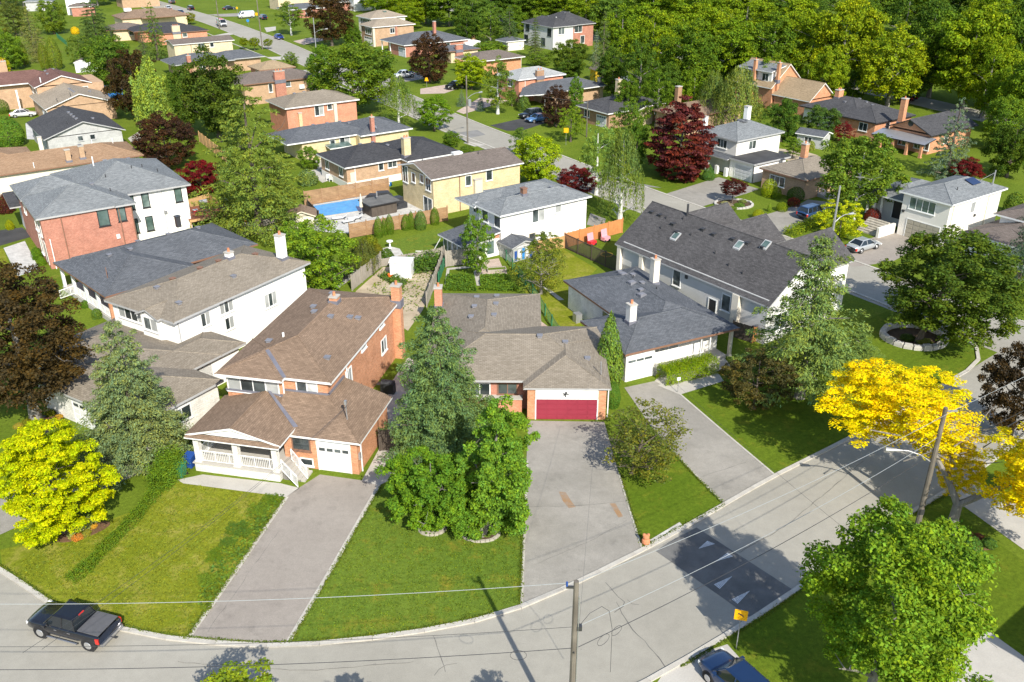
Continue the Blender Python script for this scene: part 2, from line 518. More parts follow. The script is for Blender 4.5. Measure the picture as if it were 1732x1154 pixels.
def link(name, data, parent=None, loc=None, rz=0.0):
    o = bpy.data.objects.new(name, data)
    col.objects.link(o)
    if parent:
        o.parent = parent
    if loc:
        o.location = loc
    if rz:
        o.rotation_euler = (0, 0, rz)
    return o

def tag(o, label=None, cat=None, group=None, kind=None):
    if label:
        o['label'] = label
    if cat:
        o['category'] = cat
    if group:
        o['group'] = group
    if kind:
        o['kind'] = kind
    return o

def empty(name, x, y, ang=0.0, z=0.0):
    o = bpy.data.objects.new(name, None)
    o.empty_display_size = 0.5
    o.location = (x, y, z)
    o.rotation_euler = (0, 0, R(ang))
    col.objects.link(o)
    return o

def sheet(name, poly, z, mat, label=None, parent=None, th=0.0):
    mb = MB()
    if th:
        mb.prism(poly, z, z + th)
    else:
        mb.face([(p[0], p[1], z) for p in poly])
    o = mb.build(name, mat, parent)
    if not parent:
        tag(o, label, None, None, 'structure')
    return o

# ------------------------------------------------------------------ ground, roads, kerbs, drives
sheet('ground', [(-900, -300), (900, -300), (900, 1500), (-900, 1500)], 0.0, 'lawn')

def offset_line(pts, d):
    out = []
    n = len(pts)
    for i, p in enumerate(pts):
        a = Vector(pts[max(i - 1, 0)]); b = Vector(pts[min(i + 1, n - 1)])
        t = (b - a).normalized()
        out.append((p[0] - t.y * d, p[1] + t.x * d))
    return out

def resample(pts, step):
    out = [Vector(pts[0])]
    acc = 0.0
    for i in range(len(pts) - 1):
        a, b = Vector(pts[i]), Vector(pts[i + 1])
        L = (b - a).length
        pos = step - acc
        while pos <= L:
            out.append(a.lerp(b, pos / L))
            pos += step
        acc = L - (pos - step)
    out.append(Vector(pts[-1]))
    return out

def smooth_line(pts, n=4):
    """Catmull-Rom through the points"""
    P = [Vector(p) for p in pts]
    out = []
    for i in range(len(P) - 1):
        p0, p1, p2, p3 = P[max(i - 1, 0)], P[i], P[i + 1], P[min(i + 2, len(P) - 1)]
        for k in range(n):
            t = k / n
            out.append(0.5 * ((2 * p1) + (p2 - p0) * t + (2 * p0 - 5 * p1 + 4 * p2 - p3) * t * t + (3 * p1 - p0 - 3 * p2 + p3) * t ** 3))
    out.append(P[-1])
    return [(p.x, p.y) for p in out]

def strip(name, left, right, z, mat):
    mb = MB()
    for i in range(len(left) - 1):
        mb.face([(*left[i], z), (*right[i], z), (*right[i + 1], z), (*left[i + 1], z)])
    return tag(mb.build(name, mat), kind='structure')

up1 = smooth_line([(-150, 190), (-92, 112), (-70, 82), (-56, 66), (-45, 54.5), (-38, 49), (-32.6, 45.8), (-27.3, 42.3), (-23, 40.6), (-19, 39.7), (-13.1, 39.25), (-5.7, 40.3), (0.5, 42.4), (8.5, 47.7), (14.7, 52.5), (19.5, 56.3), (28.6, 62.9), (42.3, 73.8)])
low1 = offset_line(up1, -8.5)
low1[-1] = (47.6, 67.2)
crescent = strip('crescent_road', [(*p,) for p in up1] + [(48, 78.5)], low1 + [(53, 71)], 0.006, 'asphalt')
far2 = smooth_line([(95, 14), (75, 47), (51.7, 83.5), (33, 111.6), (19.2, 131.9), (0.8, 161.5), (-11.8, 182.7), (-33, 221), (-53.9, 258), (-68, 283), (-95, 327), (-118, 360), (-175, 440), (-260, 560)])
near2 = offset_line(far2, 8.7)
avenue = strip('avenue_road', near2, far2, 0.012, 'asphalt')
far3 = smooth_line([(150, 95), (120, 137), (100, 172), (86, 203), (70, 226), (30, 290), (-30, 390)])
near3 = offset_line(far3, 8.0)
strip('park_road', near3, far3, 0.006, 'asphalt')

def kerb(name, line, width, h, step=3.0, mat='kerb_concrete', gap=0.02):
    root = tag(empty(name, 0, 0), kind='structure')
    pts = resample(line, step)
    for i in range(len(pts) - 1):
        a, b = pts[i], pts[i + 1]
        d = b - a
        L = d.length
        if L < 0.3:
            continue
        mb = MB()
        mb.box(gap, -width / 2, 0.0, L + 0.01, width / 2, h * random.uniform(0.94, 1.06))
        mb.build('kerb_stone', mat, root, loc=(a.x, a.y, 0), rz=math.atan2(d.y, d.x))
    return root
random.seed(3)
near2_corner = [p for p in reversed(near2) if p[1] > 90 and p[1] < 460]
kerb('crescent_kerb', [p for p in up1 if p[1] < 130] + [(44.3, 76.6), (44.3, 79.0), (42.6, 82.6), (39.5, 87.5)] + [near2_corner[0]], 0.32, 0.10)
kerb('avenue_near_kerb', near2_corner, 0.30, 0.10, 4.0)
kerb('crescent_low_kerb', [p for p in low1 if -25 < p[0] < 46 and p[1] < 70] + [(48.9, 67.0), (51.5, 65.6), (58, 56), (68, 42)], 0.32, 0.10)
kerb('avenue_far_kerb', [p for p in far2 if 40 < p[1] < 460], 0.30, 0.10, 4.0)

# lawns that differ in growth and mowing
sheet('meadow_lawn', [(-24.09, 55.42), (-16.16, 53.66), (-18.77, 39.76), (-21.54, 40.13), (-23.31, 40.70), (-27.14, 42.28), (-29.85, 43.85), (-32.46, 45.77), (-33.68, 47.82), (-30.09, 49.36), (-26.00, 52.33), (-24.82, 55.79)], 0.004, 'lawn_meadow')
sheet('striped_lawn', [(-9.74, 55.05), (-8.62, 55.79), (-8.55, 59.95), (1.23, 59.11), (0.57, 42.59), (-2.67, 41.29), (-5.74, 40.42), (-9.44, 39.76), (-12.93, 39.48)], 0.004, 'lawn_clipped')
sheet('side_lawn', [(8.10, 55.79), (11.95, 58.70), (13.23, 58.30), (15.07, 52.68), (11.63, 50.13), (8.61, 47.94)], 0.004, 'lawn_deep')
sheet('corner_lawn', [(14.59, 68.56), (18.41, 71.56), (32.41, 81.41), (38.84, 86.13), (42.82, 81.14), (43.39, 77.22), (42.02, 73.60), (28.44, 62.92), (19.58, 56.41)], 0.004, 'lawn_deep')
sheet('verge_lawn', [(3.90, 31.09), (12.92, 39.57), (17.21, 43.11), (21.97, 46.75), (28.55, 51.65), (30.63, 52.47), (33.09, 46.63), (31.48, 38.93), (24.30, 31.09)], 0.004, 'lawn_deep')
sheet('back_lawn', [(-15.51, 107.15), (-8.19, 113.49), (-6.94, 105.03), (-12.31, 101.00), (-15.30, 102.58)], 0.004, 'lawn_clipped')
sheet('avenue_lawn', [(19.75, 136.38), (25.35, 139.72), (33.15, 136.38), (22.37, 128.02)], 0.004, 'lawn_deep')
sheet('bungalow_lawn', [(1.23, 91.98), (6.07, 105.03), (9.83, 98.14), (5.99, 90.33), (7.40, 79.40), (5.39, 79.40)], 0.004, 'lawn_meadow')

# drives, walks, patios
def drive(name, poly, mat, z=0.018):
    return sheet(name, poly, z, mat)
drive('brick_house_drive', [(-15.50, 54.75), (-14.28, 56.48), (-11.05, 55.72), (-9.74, 55.05), (-12.90, 39.34), (-18.77, 39.66), (-16.16, 53.66)], 'driveway_rose')
drive('red_garage_drive', [(1.31, 64.22), (7.54, 64.03), (8.01, 55.79), (8.51, 47.76), (4.42, 44.77), (0.57, 42.44)], 'driveway_grey')
drive('bungalow_drive', [(9.83, 69.82), (12.64, 71.01), (14.59, 68.56), (19.54, 56.25), (15.08, 52.54), (11.24, 63.47)], 'driveway_grey')
drive('verge_drive', [(31.32, 53.88), (34.14, 55.79), (36.89, 50.33), (34.46, 45.77)], 'concrete')
drive('corner_drive', [(20.11, 35.52), (25.62, 39.02), (27.87, 40.42), (30.07, 36.33), (24.30, 31.09)], 'concrete')
drive('charcoal_drive', [(-34.47, 49.36), (-37.04, 54.46), (-30.75, 59.11), (-30.76, 65.36), (-27.06, 61.67), (-27.60, 56.71), (-31.28, 53.03)], 'driveway_grey')
drive('grey_house_drive', [(-65.49, 105.03), (-68.37, 110.47), (-63.60, 112.78), (-60.59, 109.35), (-63.03, 105.87)], 'driveway_black')
drive('grey_house_walk', [(-62.17, 105.03), (-60.79, 107.58), (-54.61, 98.14), (-55.91, 95.77)], 'pavers_grey', 0.022)
drive('white_house_drive', [(22.32, 127.73), (31.70, 136.38), (36.33, 130.10), (33.87, 127.73), (26.22, 121.57)], 'driveway_grey')
drive('brown_house_drive', [(30.56, 115.17), (40.02, 122.51), (41.99, 124.93), (45.64, 123.11), (43.09, 119.59), (35.24, 111.52), (33.91, 109.04)], 'driveway_grey')
drive('beige_house_drive', [(38.43, 102.12), (41.49, 105.25), (45.04, 108.55), (49.26, 111.52), (52.30, 107.59), (44.75, 100.40), (39.61, 98.73)], 'driveway_rose')
drive('tarmac_drive', [(-4.16, 171.50), (2.55, 178.21), (6.87, 174.27), (1.96, 167.49), (-0.91, 167.17)], 'driveway_black')
drive('paver_drive', [(-11.16, 183.86), (-6.85, 197.93), (-0.00, 194.45), (-3.73, 190.25), (-9.57, 181.56)], 'pavers_pink')
drive('truck_drive', [(-20.52, 207.91), (-15.16, 212.86), (-10.91, 210.36), (-14.67, 202.70), (-19.97, 201.78)], 'pavers_pink')
drive('pickup_drive', [(-30.24, 216.45), (-28.26, 223.99), (-22.09, 229.67), (-20.52, 220.70), (-25.75, 215.41)], 'driveway_grey')
drive('far_paver_drive', [(-65.15, 282.60), (-61.60, 290.50), (-55.20, 286.94), (-60.43, 275.08)], 'pavers_pink')
drive('far_walk', [(-81.30, 313.76), (-78.27, 316.92), (-76.11, 307.62), (-77.82, 302.68)], 'concrete')
drive('far_walk_two', [(-65.90, 252.54), (-61.60, 253.94), (-59.41, 247.10), (-64.36, 249.79)], 'concrete')
drive('far_walk_three', [(-53.15, 230.84), (-50.60, 233.21), (-48.80, 226.23), (-51.58, 226.23)], 'concrete')
drive('ambulance_walk', [(-92.64, 294.15), (-89.69, 301.71), (-86.82, 297.88), (-91.31, 290.50)], 'concrete')
drive('van_drive', [(-111.21, 350.83), (-102.41, 354.73), (-97.69, 358.71), (-94.34, 345.75), (-104.31, 344.50)], 'driveway_grey')
drive('avenue_patch', [(-9.82, 165.71), (-6.41, 167.87), (-4.80, 164.12), (-7.65, 161.53)], 'asphalt_patch', 0.016)
drive('avenue_patch_two', [(-7.55, 159.02), (-4.60, 156.57), (-6.45, 155.42), (-8.46, 158.03)], 'concrete', 0.016)
drive('dark_avenue_patch', [(22.17, 130.70), (13.16, 137.70), (17.57, 136.38), (18.35, 131.62)], 'asphalt_patch', 0.016)
drive('pool_terrace', [(-27.86, 111.62), (-28.29, 122.93), (-19.56, 129.50), (-17.38, 125.71), (-10.84, 122.93), (-10.09, 118.43), (-20.83, 110.47)], 'pavers_grey')
drive('garden_terrace', [(-3.75, 96.31), (-3.38, 100.81), (-1.58, 101.53), (-1.17, 99.04), (-0.52, 96.65)], 'pavers_pink')
drive('garden_path', [(-7.44, 92.14), (-7.54, 98.34), (-4.48, 99.21), (-4.26, 98.52), (-7.19, 97.83), (-7.12, 91.83)], 'concrete', 0.02)
drive('garden_path_two', [(-4.41, 97.32), (-4.17, 97.66), (-3.68, 95.98), (-3.52, 93.08), (-3.89, 93.08)], 'concrete', 0.02)
drive('side_walk', [(3.35, 92.76), (3.82, 92.61), (5.56, 89.13), (4.98, 88.99)], 'concrete', 0.02)
drive('fence_side_walk', [(2.65, 84.22), (3.77, 82.10), (4.13, 79.40), (2.24, 79.40)], 'pavers_pink', 0.02)
drive('vegetable_soil', [(-7.46, 90.62), (-7.27, 96.98), (-0.52, 96.98), (1.16, 90.62)], 'lawn', 0.014)
drive('sandy_yard', [(-17.00, 91.48), (-14.95, 98.70), (-8.33, 99.08), (-9.28, 86.43), (-10.30, 81.41), (-16.95, 90.33)], 'sandy_soil', 0.016)
drive('patio_circle', [(-15.87, 102.58), (-15.76, 105.03), (-14.97, 105.66), (-13.71, 104.82), (-12.85, 102.18), (-12.73, 101.00), (-15.39, 101.00)], 'stone_pale', 0.016)
drive('bench_path', [(-19.61, 92.82), (-18.74, 95.42), (-18.02, 98.14), (-17.66, 97.59), (-18.26, 94.54), (-19.14, 91.98)], 'concrete', 0.016)
drive('porch_walk', [(-24.65, 55.79), (-22.99, 56.48), (-16.93, 55.34), (-15.42, 54.75), (-16.16, 53.66), (-24.07, 55.34)], 'concrete')
drive('side_pad', [(-11.05, 55.72), (-10.81, 57.10), (-10.37, 59.78), (-8.72, 59.78), (-8.66, 56.10), (-9.74, 55.05)], 'concrete', 0.014)
drive('side_strip', [(-10.37, 59.78), (-10.74, 70.46), (-9.70, 75.62), (-8.80, 74.78), (-8.72, 59.78)], 'concrete', 0.010)
drive('bungalow_walk', [(12.79, 70.25), (18.49, 73.26), (18.77, 71.01), (14.48, 68.56)], 'concrete', 0.022)
drive('bungalow_porch_pad', [(12.64, 71.01), (13.53, 72.46), (19.79, 75.62), (20.10, 73.26), (18.53, 72.91), (12.94, 70.25)], 'concrete', 0.014)
drive('apron_stones', [(9.19, 48.77), (11.49, 50.70), (11.76, 50.10), (9.43, 48.20)], 'stone_pale', 0.05)
drive('poolside_walk', [(-32.22, 139.50), (-30.65, 141.11), (-27.49, 134.86), (-28.48, 133.37)], 'concrete', 0.016)
drive('grey_house_back_walk', [(-32.33, 146.72), (-30.97, 146.72), (-29.79, 140.03), (-30.65, 141.11)], 'concrete', 0.016)
drive('siding_house_yard', [(-92.20, 173.13), (-90.70, 175.23), (-82.94, 160.18), (-85.98, 160.78)], 'pavers_grey', 0.012)
drive('siding_house_terrace', [(-68.34, 161.39), (-68.30, 166.43), (-64.83, 158.98), (-66.62, 158.39)], 'concrete', 0.012)
drive('birch_house_yard', [(45.36, 154.20), (49.48, 152.11), (50.91, 149.40), (45.07, 145.49), (43.93, 149.40)], 'sandy_soil', 0.012)
drive('neighbour_drive', [(-62.19, 105.00), (-62.99, 104.25), (-59.72, 97.85), (-58.53, 99.22)], 'lawn_meadow', 0.012)
drive('white_l_drive', [(9.78, 113.92), (10.65, 118.73), (12.50, 116.28), (11.89, 112.39)], 'driveway_grey', 0.012)

# pale edging strips along the drives
def edging(line, w, parent_name, z=0.05):
    mb = MB()
    root = None
    pts = [Vector(p) for p in line]
    for i in range(len(pts) - 1):
        a, b = pts[i], pts[i + 1]
        d = (b - a).normalized()
        n = Vector((-d.y, d.x)) * w / 2
        mb.prism([(*(a - n),), (*(b - n),), (*(b + n),), (*(a + n),)], 0.0, z)
    return tag(mb.build(parent_name, 'kerb_concrete'), kind='structure')
edging([(-9.70, 55.05), (-11.45, 46.34), (-12.92, 39.43)], 0.28, 'drive_edging')
edging([(-16.12, 53.66), (-17.57, 45.77), (-18.77, 39.76)], 0.28, 'drive_edging')
edging([(1.17, 58.30), (0.84, 49.68), (0.57, 42.54)], 0.16, 'drive_edging')
edging([(7.96, 56.48), (8.22, 52.33), (8.57, 47.88)], 0.14, 'drive_edging')
edging([(14.53, 68.56), (17.18, 62.03), (19.56, 56.33)], 0.16, 'drive_edging')
edging([(12.20, 60.37), (13.73, 56.10), (15.09, 52.61)], 0.14, 'drive_edging')

# tar seams and cracks in the road and the drives
def seam(name, line, w, z, mat='tar'):
    mb = MB()
    pts = resample(line, 0.5)
    prev = None
    for i, p in enumerate(pts):
        q = pts[min(i + 1, len(pts) - 1)]; o = pts[max(i - 1, 0)]
        d = (q - o)
        if d.length < 1e-6:
            continue
        d.normalize()
        ww = w * random.uniform(0.25, 0.75)
        c = p + Vector((-d.y, d.x)) * random.uniform(-0.05, 0.05)
        n = Vector((-d.y, d.x)) * ww / 2
        if prev:
            mb.face([(*prev[0], z), (*prev[1], z), (*(c + n), z), (*(c - n), z)])
        prev = (c - n, c + n)
    return tag(mb.build(name, mat), kind='structure')
seam('road_crack', [(5.85, 44.62), (6.42, 43.56), (6.91, 42.74), (6.47, 42.20), (6.12, 42.00)], 0.09, 0.011)
seam('road_crack', [(6.35, 42.87), (6.62, 41.80), (7.04, 40.64), (7.64, 39.64), (8.13, 38.68), (8.64, 37.41)], 0.09, 0.011)
seam('road_crack', [(7.04, 43.08), (7.10, 42.80), (7.70, 42.60)], 0.08, 0.011)
seam('road_crack', [(-4.61, 40.07), (-4.21, 38.92), (-3.87, 37.86), (-3.70, 37.29)], 0.06, 0.011)
seam('road_crack', [(-4.33, 37.07), (-3.86, 37.75), (-3.09, 37.98)], 0.05, 0.011)
seam('drive_seam', [(1.04, 52.47), (5.59, 52.68), (8.15, 53.17)], 0.05, 0.023)
seam('drive_seam', [(1.48, 46.34), (5.28, 48.74), (7.90, 50.98)], 0.04, 0.023)
seam('drive_seam', [(14.11, 56.25), (17.79, 58.14)], 0.06, 0.023)
seam('drive_seam', [(-15.83, 49.68), (-17.05, 43.85), (-17.81, 40.32)], 0.04, 0.023)
for _line in ([(25.98, 122.93), (30.42, 112.78)], [(28.17, 125.71), (36.13, 130.70)], [(26.74, 58.30), (18.73, 50.33), (14.87, 47.52)], [(-18.78, 38.03), (-11.35, 37.38), (-5.51, 38.03)]):
    seam('road_crack', _line, 0.05, 0.02)
rust = MB()
rust.face([(*q, 0.023) for q in [(3.37, 54.31), (3.88, 54.24), (4.20, 53.17), (4.49, 52.47), (3.99, 52.33), (3.61, 53.17)]])
tag(rust.build('rust_stain', 'rust_stain'), kind='structure')
rust = MB()
rust.face([(*q, 0.023) for q in [(6.91, 52.89), (7.32, 52.89), (7.70, 51.38), (7.36, 51.25)]])
tag(rust.build('rust_stain', 'rust_stain'), kind='structure')

# speed hump: a low dark ridge across the crescent with striped triangles
ax = Vector((math.cos(R(38)), math.sin(R(38))))
nx = Vector((math.sin(R(38)), -math.cos(R(38))))
hump_mid = Vector((13.49, 45.72))
hump = empty('speed_hump', hump_mid.x, hump_mid.y, 38.0)
tag(hump, kind='structure')
mb = MB()
prof = [(-2.0, 0.016), (-1.3, 0.05), (-0.6, 0.078), (0.0, 0.085), (0.6, 0.078), (1.3, 0.05), (2.0, 0.016)]
def hump_z(s):
    for (a, za), (b_, zb) in zip(prof, prof[1:]):
        if a <= s <= b_:
            return za + (zb - za) * (s - a) / (b_ - a)
    return 0.016
for (a, za), (b_, zb) in zip(prof, prof[1:]):
    mb.face([(a, -4.05, za), (b_, -4.05, zb), (b_, 4.05, zb), (a, 4.05, za)])
mb.build('hump_asphalt', 'asphalt_dark', hump)
def hump_arrow(apex, b0, b1):
    loc = []
    for p in (apex, b0, b1):
        d = Vector(p) - hump_mid
        loc.append(Vector((d.dot(ax), -d.dot(nx))))
    a, p, q = loc
    mb = MB()
    n = 5
    for k in range(n):
        t0, t1 = (k + 0.12) / n, (k + 0.72) / n
        e0, e1 = p.lerp(q, t0), p.lerp(q, t1)
        h = [a.lerp(e0, 0.0), e0, e1]
        mid = a.lerp(e0, 0.06), e0, e1
        for f0, f1 in ((0.04, 0.35), (0.35, 0.68), (0.68, 1.0)):
            quad = [a.lerp(e0, f0), a.lerp(e0, f1), a.lerp(e1, f1), a.lerp(e1, f0)]
            mb.face([(v.x, v.y, hump_z(max(-2, min(2, v.x))) + 0.006) for v in quad])
    mb.build('hump_arrow', 'road_paint', hump)
hump_arrow((12.24, 47.80), (13.02, 48.69), (13.48, 48.36))
hump_arrow((13.05, 46.48), (14.12, 47.48), (14.39, 47.09))
hump_arrow((13.91, 45.13), (12.59, 44.41), (12.89, 43.98))
hump_arrow((14.73, 43.81), (13.42, 43.08), (13.71, 42.67))

# ------------------------------------------------------------------ houses
def add(mb, name, mats, parent, **k):
    return mb.build(name, mats, parent, **k)

class House:
    def __init__(s, name, label, x, y, ang, wall='brick_tan', roof='shingle_slate', trim='trim_white', cat='house', frame=None):
        s.o = tag(empty(name, x, y, ang), label, cat)
        s.wall_m, s.roof_m, s.trim_m = wall, roof, trim
        s.frame_m = frame or 'trim_white'
        s.roofs = []

    def wall(s, u0, v0, u1, v1, z0, z1, mat=None, name='wall'):
        mb = MB().box(u0, v0, z0, u1, v1, z1)
        return add(mb, name, mat or s.wall_m, s.o)

    def hip(s, u0, v0, u1, v1, z, pitch=18.0, mat=None, th=0.2, trim=None):
        t = math.tan(R(pitch))
        w, d = u1 - u0, v1 - v0
        h = min(w, d) / 2 * t
        if w >= d:
            r0, r1 = (u0 + d / 2, v0 + d / 2, z + h), (u1 - d / 2, v0 + d / 2, z + h)
        else:
            r0, r1 = (u0 + w / 2, v0 + w / 2, z + h), (u0 + w / 2, v1 - w / 2, z + h)
        a, b, c, e = (u0, v0, z), (u1, v0, z), (u1, v1, z), (u0, v1, z)
        mb = MB()
        if w >= d:
            fs = [[a, b, r1, r0], [b, c, r1], [c, e, r0, r1], [e, a, r0]]
        else:
            fs = [[a, b, r0], [b, c, r1, r0], [c, e, r1], [e, a, r0, r1]]
        for f in fs:
            mb.face(f, 0)
        lo = [(p[0], p[1], z - th) for p in (a, b, c, e)]
        for i, (p, q) in enumerate(((a, b), (b, c), (c, e), (e, a))):
            mb.face([lo[i], lo[(i + 1) % 4], q, p], 1)
        mb.face(list(reversed(lo)), 1)
        o = add(mb, 'roof', [mat or s.roof_m, trim or s.trim_m], s.o)
        # raised ridge caps along the hips and the ridge
        cap = MB()
        for p, q in ((a, r0), (b, r1 if w >= d else r0), (c, r1), (e, r0 if w >= d else r1), (r0, r1)):
            cap.tube((p[0], p[1], p[2] - 0.02), (q[0], q[1], q[2] - 0.02), 0.07, n=5)
        add(cap, 'ridge_cap', mat or s.roof_m, o)
        s.roofs.append(('hip', u0, v0, u1, v1, z, t))
        return o

    def gable(s, u0, v0, u1, v1, z, pitch=20.0, axis='u', mat=None, th=0.16, gmat=None, inset=0.4, trim=None, off=0.5, close=True):
        """axis = ridge direction; off = where the ridge sits across the span"""
        t = math.tan(R(pitch))
        mb = MB()
        if axis == 'u':
            vm = v0 + (v1 - v0) * off
            h0 = (vm - v0) * t
            A = [(u0, v0, z), (u1, v0, z), (u1, vm, z + h0), (u0, vm, z + h0)]
            zb = z + h0 - (v1 - vm) * t if off == 0.5 else z
            B = [(u1, v1, zb), (u0, v1, zb), (u0, vm, z + h0), (u1, vm, z + h0)]
            ends = [[(uu, v0 + inset, z + inset * t - 0.03), (uu, v1 - inset, z + inset * t - 0.03), (uu, vm, z + h0 - 0.03)] for uu in (u0 + inset, u1 - inset)]
            ridge = ((u0, vm, z + h0), (u1, vm, z + h0))
        else:
            um = u0 + (u1 - u0) * off
            h0 = (um - u0) * t
            A = [(u0, v1, z), (u0, v0, z), (um, v0, z + h0), (um, v1, z + h0)]
            B = [(u1, v0, z), (u1, v1, z), (um, v1, z + h0), (um, v0, z + h0)]
            ends = [[(u0 + inset, vv, z + inset * t - 0.03), (u1 - inset, vv, z + inset * t - 0.03), (um, vv, z + h0 - 0.03)] for vv in (v0 + inset, v1 - inset)]
            ridge = ((um, v0, z + h0), (um, v1, z + h0))
        mb.slab(A, th, 0, 1)
        mb.slab(B, th, 0, 1)
        o = add(mb, 'roof', [mat or s.roof_m, trim or s.trim_m], s.o)
        add(MB().tube(ridge[0], ridge[1], 0.07, n=5), 'ridge_cap', mat or s.roof_m, o)
        if close:
            for e in ends:
                d = 0.06
                mb = MB().face(e).face([(p[0] + (d if axis == 'u' else 0), p[1] + (0 if axis == 'u' else d), p[2]) for p in e])
                add(mb, 'gable_wall', gmat or s.wall_m, s.o)
        s.roofs.append(('gab' + axis, u0, v0, u1, v1, z, t))
        return o

    def plane(s, pts, mat=None, th=0.16, trim=None, name='roof'):
        return add(MB().slab(pts, th, 0, 1), name, [mat or s.roof_m, trim or s.trim_m], s.o)

    def flat(s, u0, v0, u1, v1, z, th=0.3, mat='flat_roof_black', trim=None):
        mb = MB()
        mb.box(u0, v0, z, u1, v1, z + th, 1, top=False)
        mb.face([(u0, v0, z + th), (u1, v0, z + th), (u1, v1, z + th), (u0, v1, z + th)], 0)
        return add(mb, 'flat_roof', [mat, trim or s.trim_m], s.o)

    def rz(s, u, v):
        best = 0
        for k, u0, v0, u1, v1, z, t in s.roofs:
            if u0 <= u <= u1 and v0 <= v <= v1:
                if k == 'hip':
                    h = min(u - u0, u1 - u, v - v0, v1 - v)
                elif k == 'gabu':
                    h = min(v - v0, v1 - v)
                else:
                    h = min(u - u0, u1 - u)
                best = max(best, z + h * t)
        return best

    def win(s, face, at, pos, z, w=1.2, h=1.2, n=2, frame=None, glass='glass', sill=True, bars=0):
        """face: f (-v), b (+v), l (-u), r (+u); at = the wall's plane; pos, z = centre"""
        fw = 0.09
        mb = MB()
        def bx(a0, a1, z0, z1, d0, d1):
            if face == 'f':
                mb.box(a0, at - d1, z0, a1, at - d0, z1)
            elif face == 'b':
                mb.box(a0, at + d0, z0, a1, at + d1, z1)
            elif face == 'l':
                mb.box(at - d1, a0, z0, at - d0, a1, z1)
            else:
                mb.box(at + d0, a0, z0, at + d1, a1, z1)
        z0, z1 = z - h / 2, z + h / 2
        a0, a1 = pos - w / 2, pos + w / 2
        bx(a0 - fw, a1 + fw, z0 - fw, z0, -0.05, 0.06)
        bx(a0 - fw, a1 + fw, z1, z1 + fw, -0.05, 0.06)
        bx(a0 - fw, a0, z0, z1, -0.05, 0.06)
        bx(a1, a1 + fw, z0, z1, -0.05, 0.06)
        cell = w / n
        for k in range(1, n):
            bx(a0 + k * cell - 0.035, a0 + k * cell + 0.035, z0, z1, -0.05, 0.05)
        if sill:
            bx(a0 - fw - 0.06, a1 + fw + 0.06, z0 - fw - 0.07, z0 - fw, -0.05, 0.13)
        o = add(mb, 'window', frame or s.frame_m, s.o)
        for k in range(n):
            mb = MB()
            p0, p1 = a0 + k * cell, a0 + (k + 1) * cell
            d = 0.02
            if face in 'fb':
                vv = at - d if face == 'f' else at + d
                pts = [(p0, vv, z0), (p1, vv, z0), (p1, vv, z1), (p0, vv, z1)]
            else:
                uu = at - d if face == 'l' else at + d
                pts = [(uu, p0, z0), (uu, p1, z0), (uu, p1, z1), (uu, p0, z1)]
            mb.face(pts)
            g = glass
            if glass == 'mix':
                g = 'glass_curtain' if k in (0, n - 1) and n != 2 or (n == 2 and k == 1) else 'glass'
            add(mb, 'pane', g, o)
        return o

    def door(s, face, at, pos, z0=0.0, w=0.95, h=2.05, mat='trim_white', frame='trim_white'):
        def bx(mb, a0, a1, q0, q1, d0, d1):
            if face == 'f':
                mb.box(a0, at - d1, q0, a1, at - d0, q1)
            elif face == 'b':
                mb.box(a0, at + d0, q0, a1, at + d1, q1)
            elif face == 'l':
                mb.box(at - d1, a0, q0, at - d0, a1, q1)
            else:
                mb.box(at + d0, a0, q0, at + d1, a1, q1)
        mb = MB()
        bx(mb, pos - w / 2 - 0.1, pos - w / 2, z0, z0 + h + 0.1, -0.05, 0.07)
        bx(mb, pos + w / 2, pos + w / 2 + 0.1, z0, z0 + h + 0.1, -0.05, 0.07)
        bx(mb, pos - w / 2, pos + w / 2, z0 + h, z0 + h + 0.1, -0.05, 0.07)
        o = add(mb, 'door_frame', frame, s.o)
        mb = MB()
        bx(mb, pos - w / 2, pos + w / 2, z0, z0 + h, -0.05, 0.03)
        d = add(mb, 'door', mat, o)
        return o

    def garage(s, face, at, pos, w=2.45, h=2.1, mat='garage_white', cols=4, lights=True, header=None, z0=0.0, glass='glass'):
        root = None
        rows = 4
        def bx(mb, a0, a1, q0, q1, d0, d1):
            if face == 'f':
                mb.box(a0, at - d1, q0, a1, at - d0, q1)
            elif face == 'l':
                mb.box(at - d1, a0, q0, at - d0, a1, q1)
            else:
                mb.box(at + d0, a0, q0, at + d1, a1, q1)
        mb = MB()
        for a0, a1 in ((pos - w / 2 - 0.1, pos - w / 2), (pos + w / 2, pos + w / 2 + 0.1)):
            bx(mb, a0, a1, z0, z0 + h, -0.05, 0.05)
        bx(mb, pos - w / 2 - 0.1, pos + w / 2 + 0.1, z0 + h, z0 + h + (header or 0.1), -0.05, 0.05)
        o = add(mb, 'garage_door', s.frame_m, s.o)
        for r in range(rows):
            mb = MB()
            q0, q1 = z0 + h * r / rows, z0 + h * (r + 1) / rows
            bx(mb, pos - w / 2, pos + w / 2, q0 + 0.004, q1 - 0.004, -0.05, 0.015)
            cw = w / cols
            for c in range(cols):
                a0 = pos - w / 2 + c * cw
                if lights and r == rows - 1:
                    continue
                bx(mb, a0 + cw * 0.08, a0 + cw * 0.92, q0 + 0.07, q1 - 0.07, 0.015, 0.045)
            sec = add(mb, 'door_section', mat, o)
            if lights and r == rows - 1:
                for c in range(cols):
                    a0 = pos - w / 2 + c * cw
                    mb = MB()
                    bx(mb, a0 + cw * 0.12, a0 + cw * 0.88, q0 + 0.14, q1 - 0.12, 0.015, 0.025)
                    add(mb, 'door_light', glass, sec)
        return o

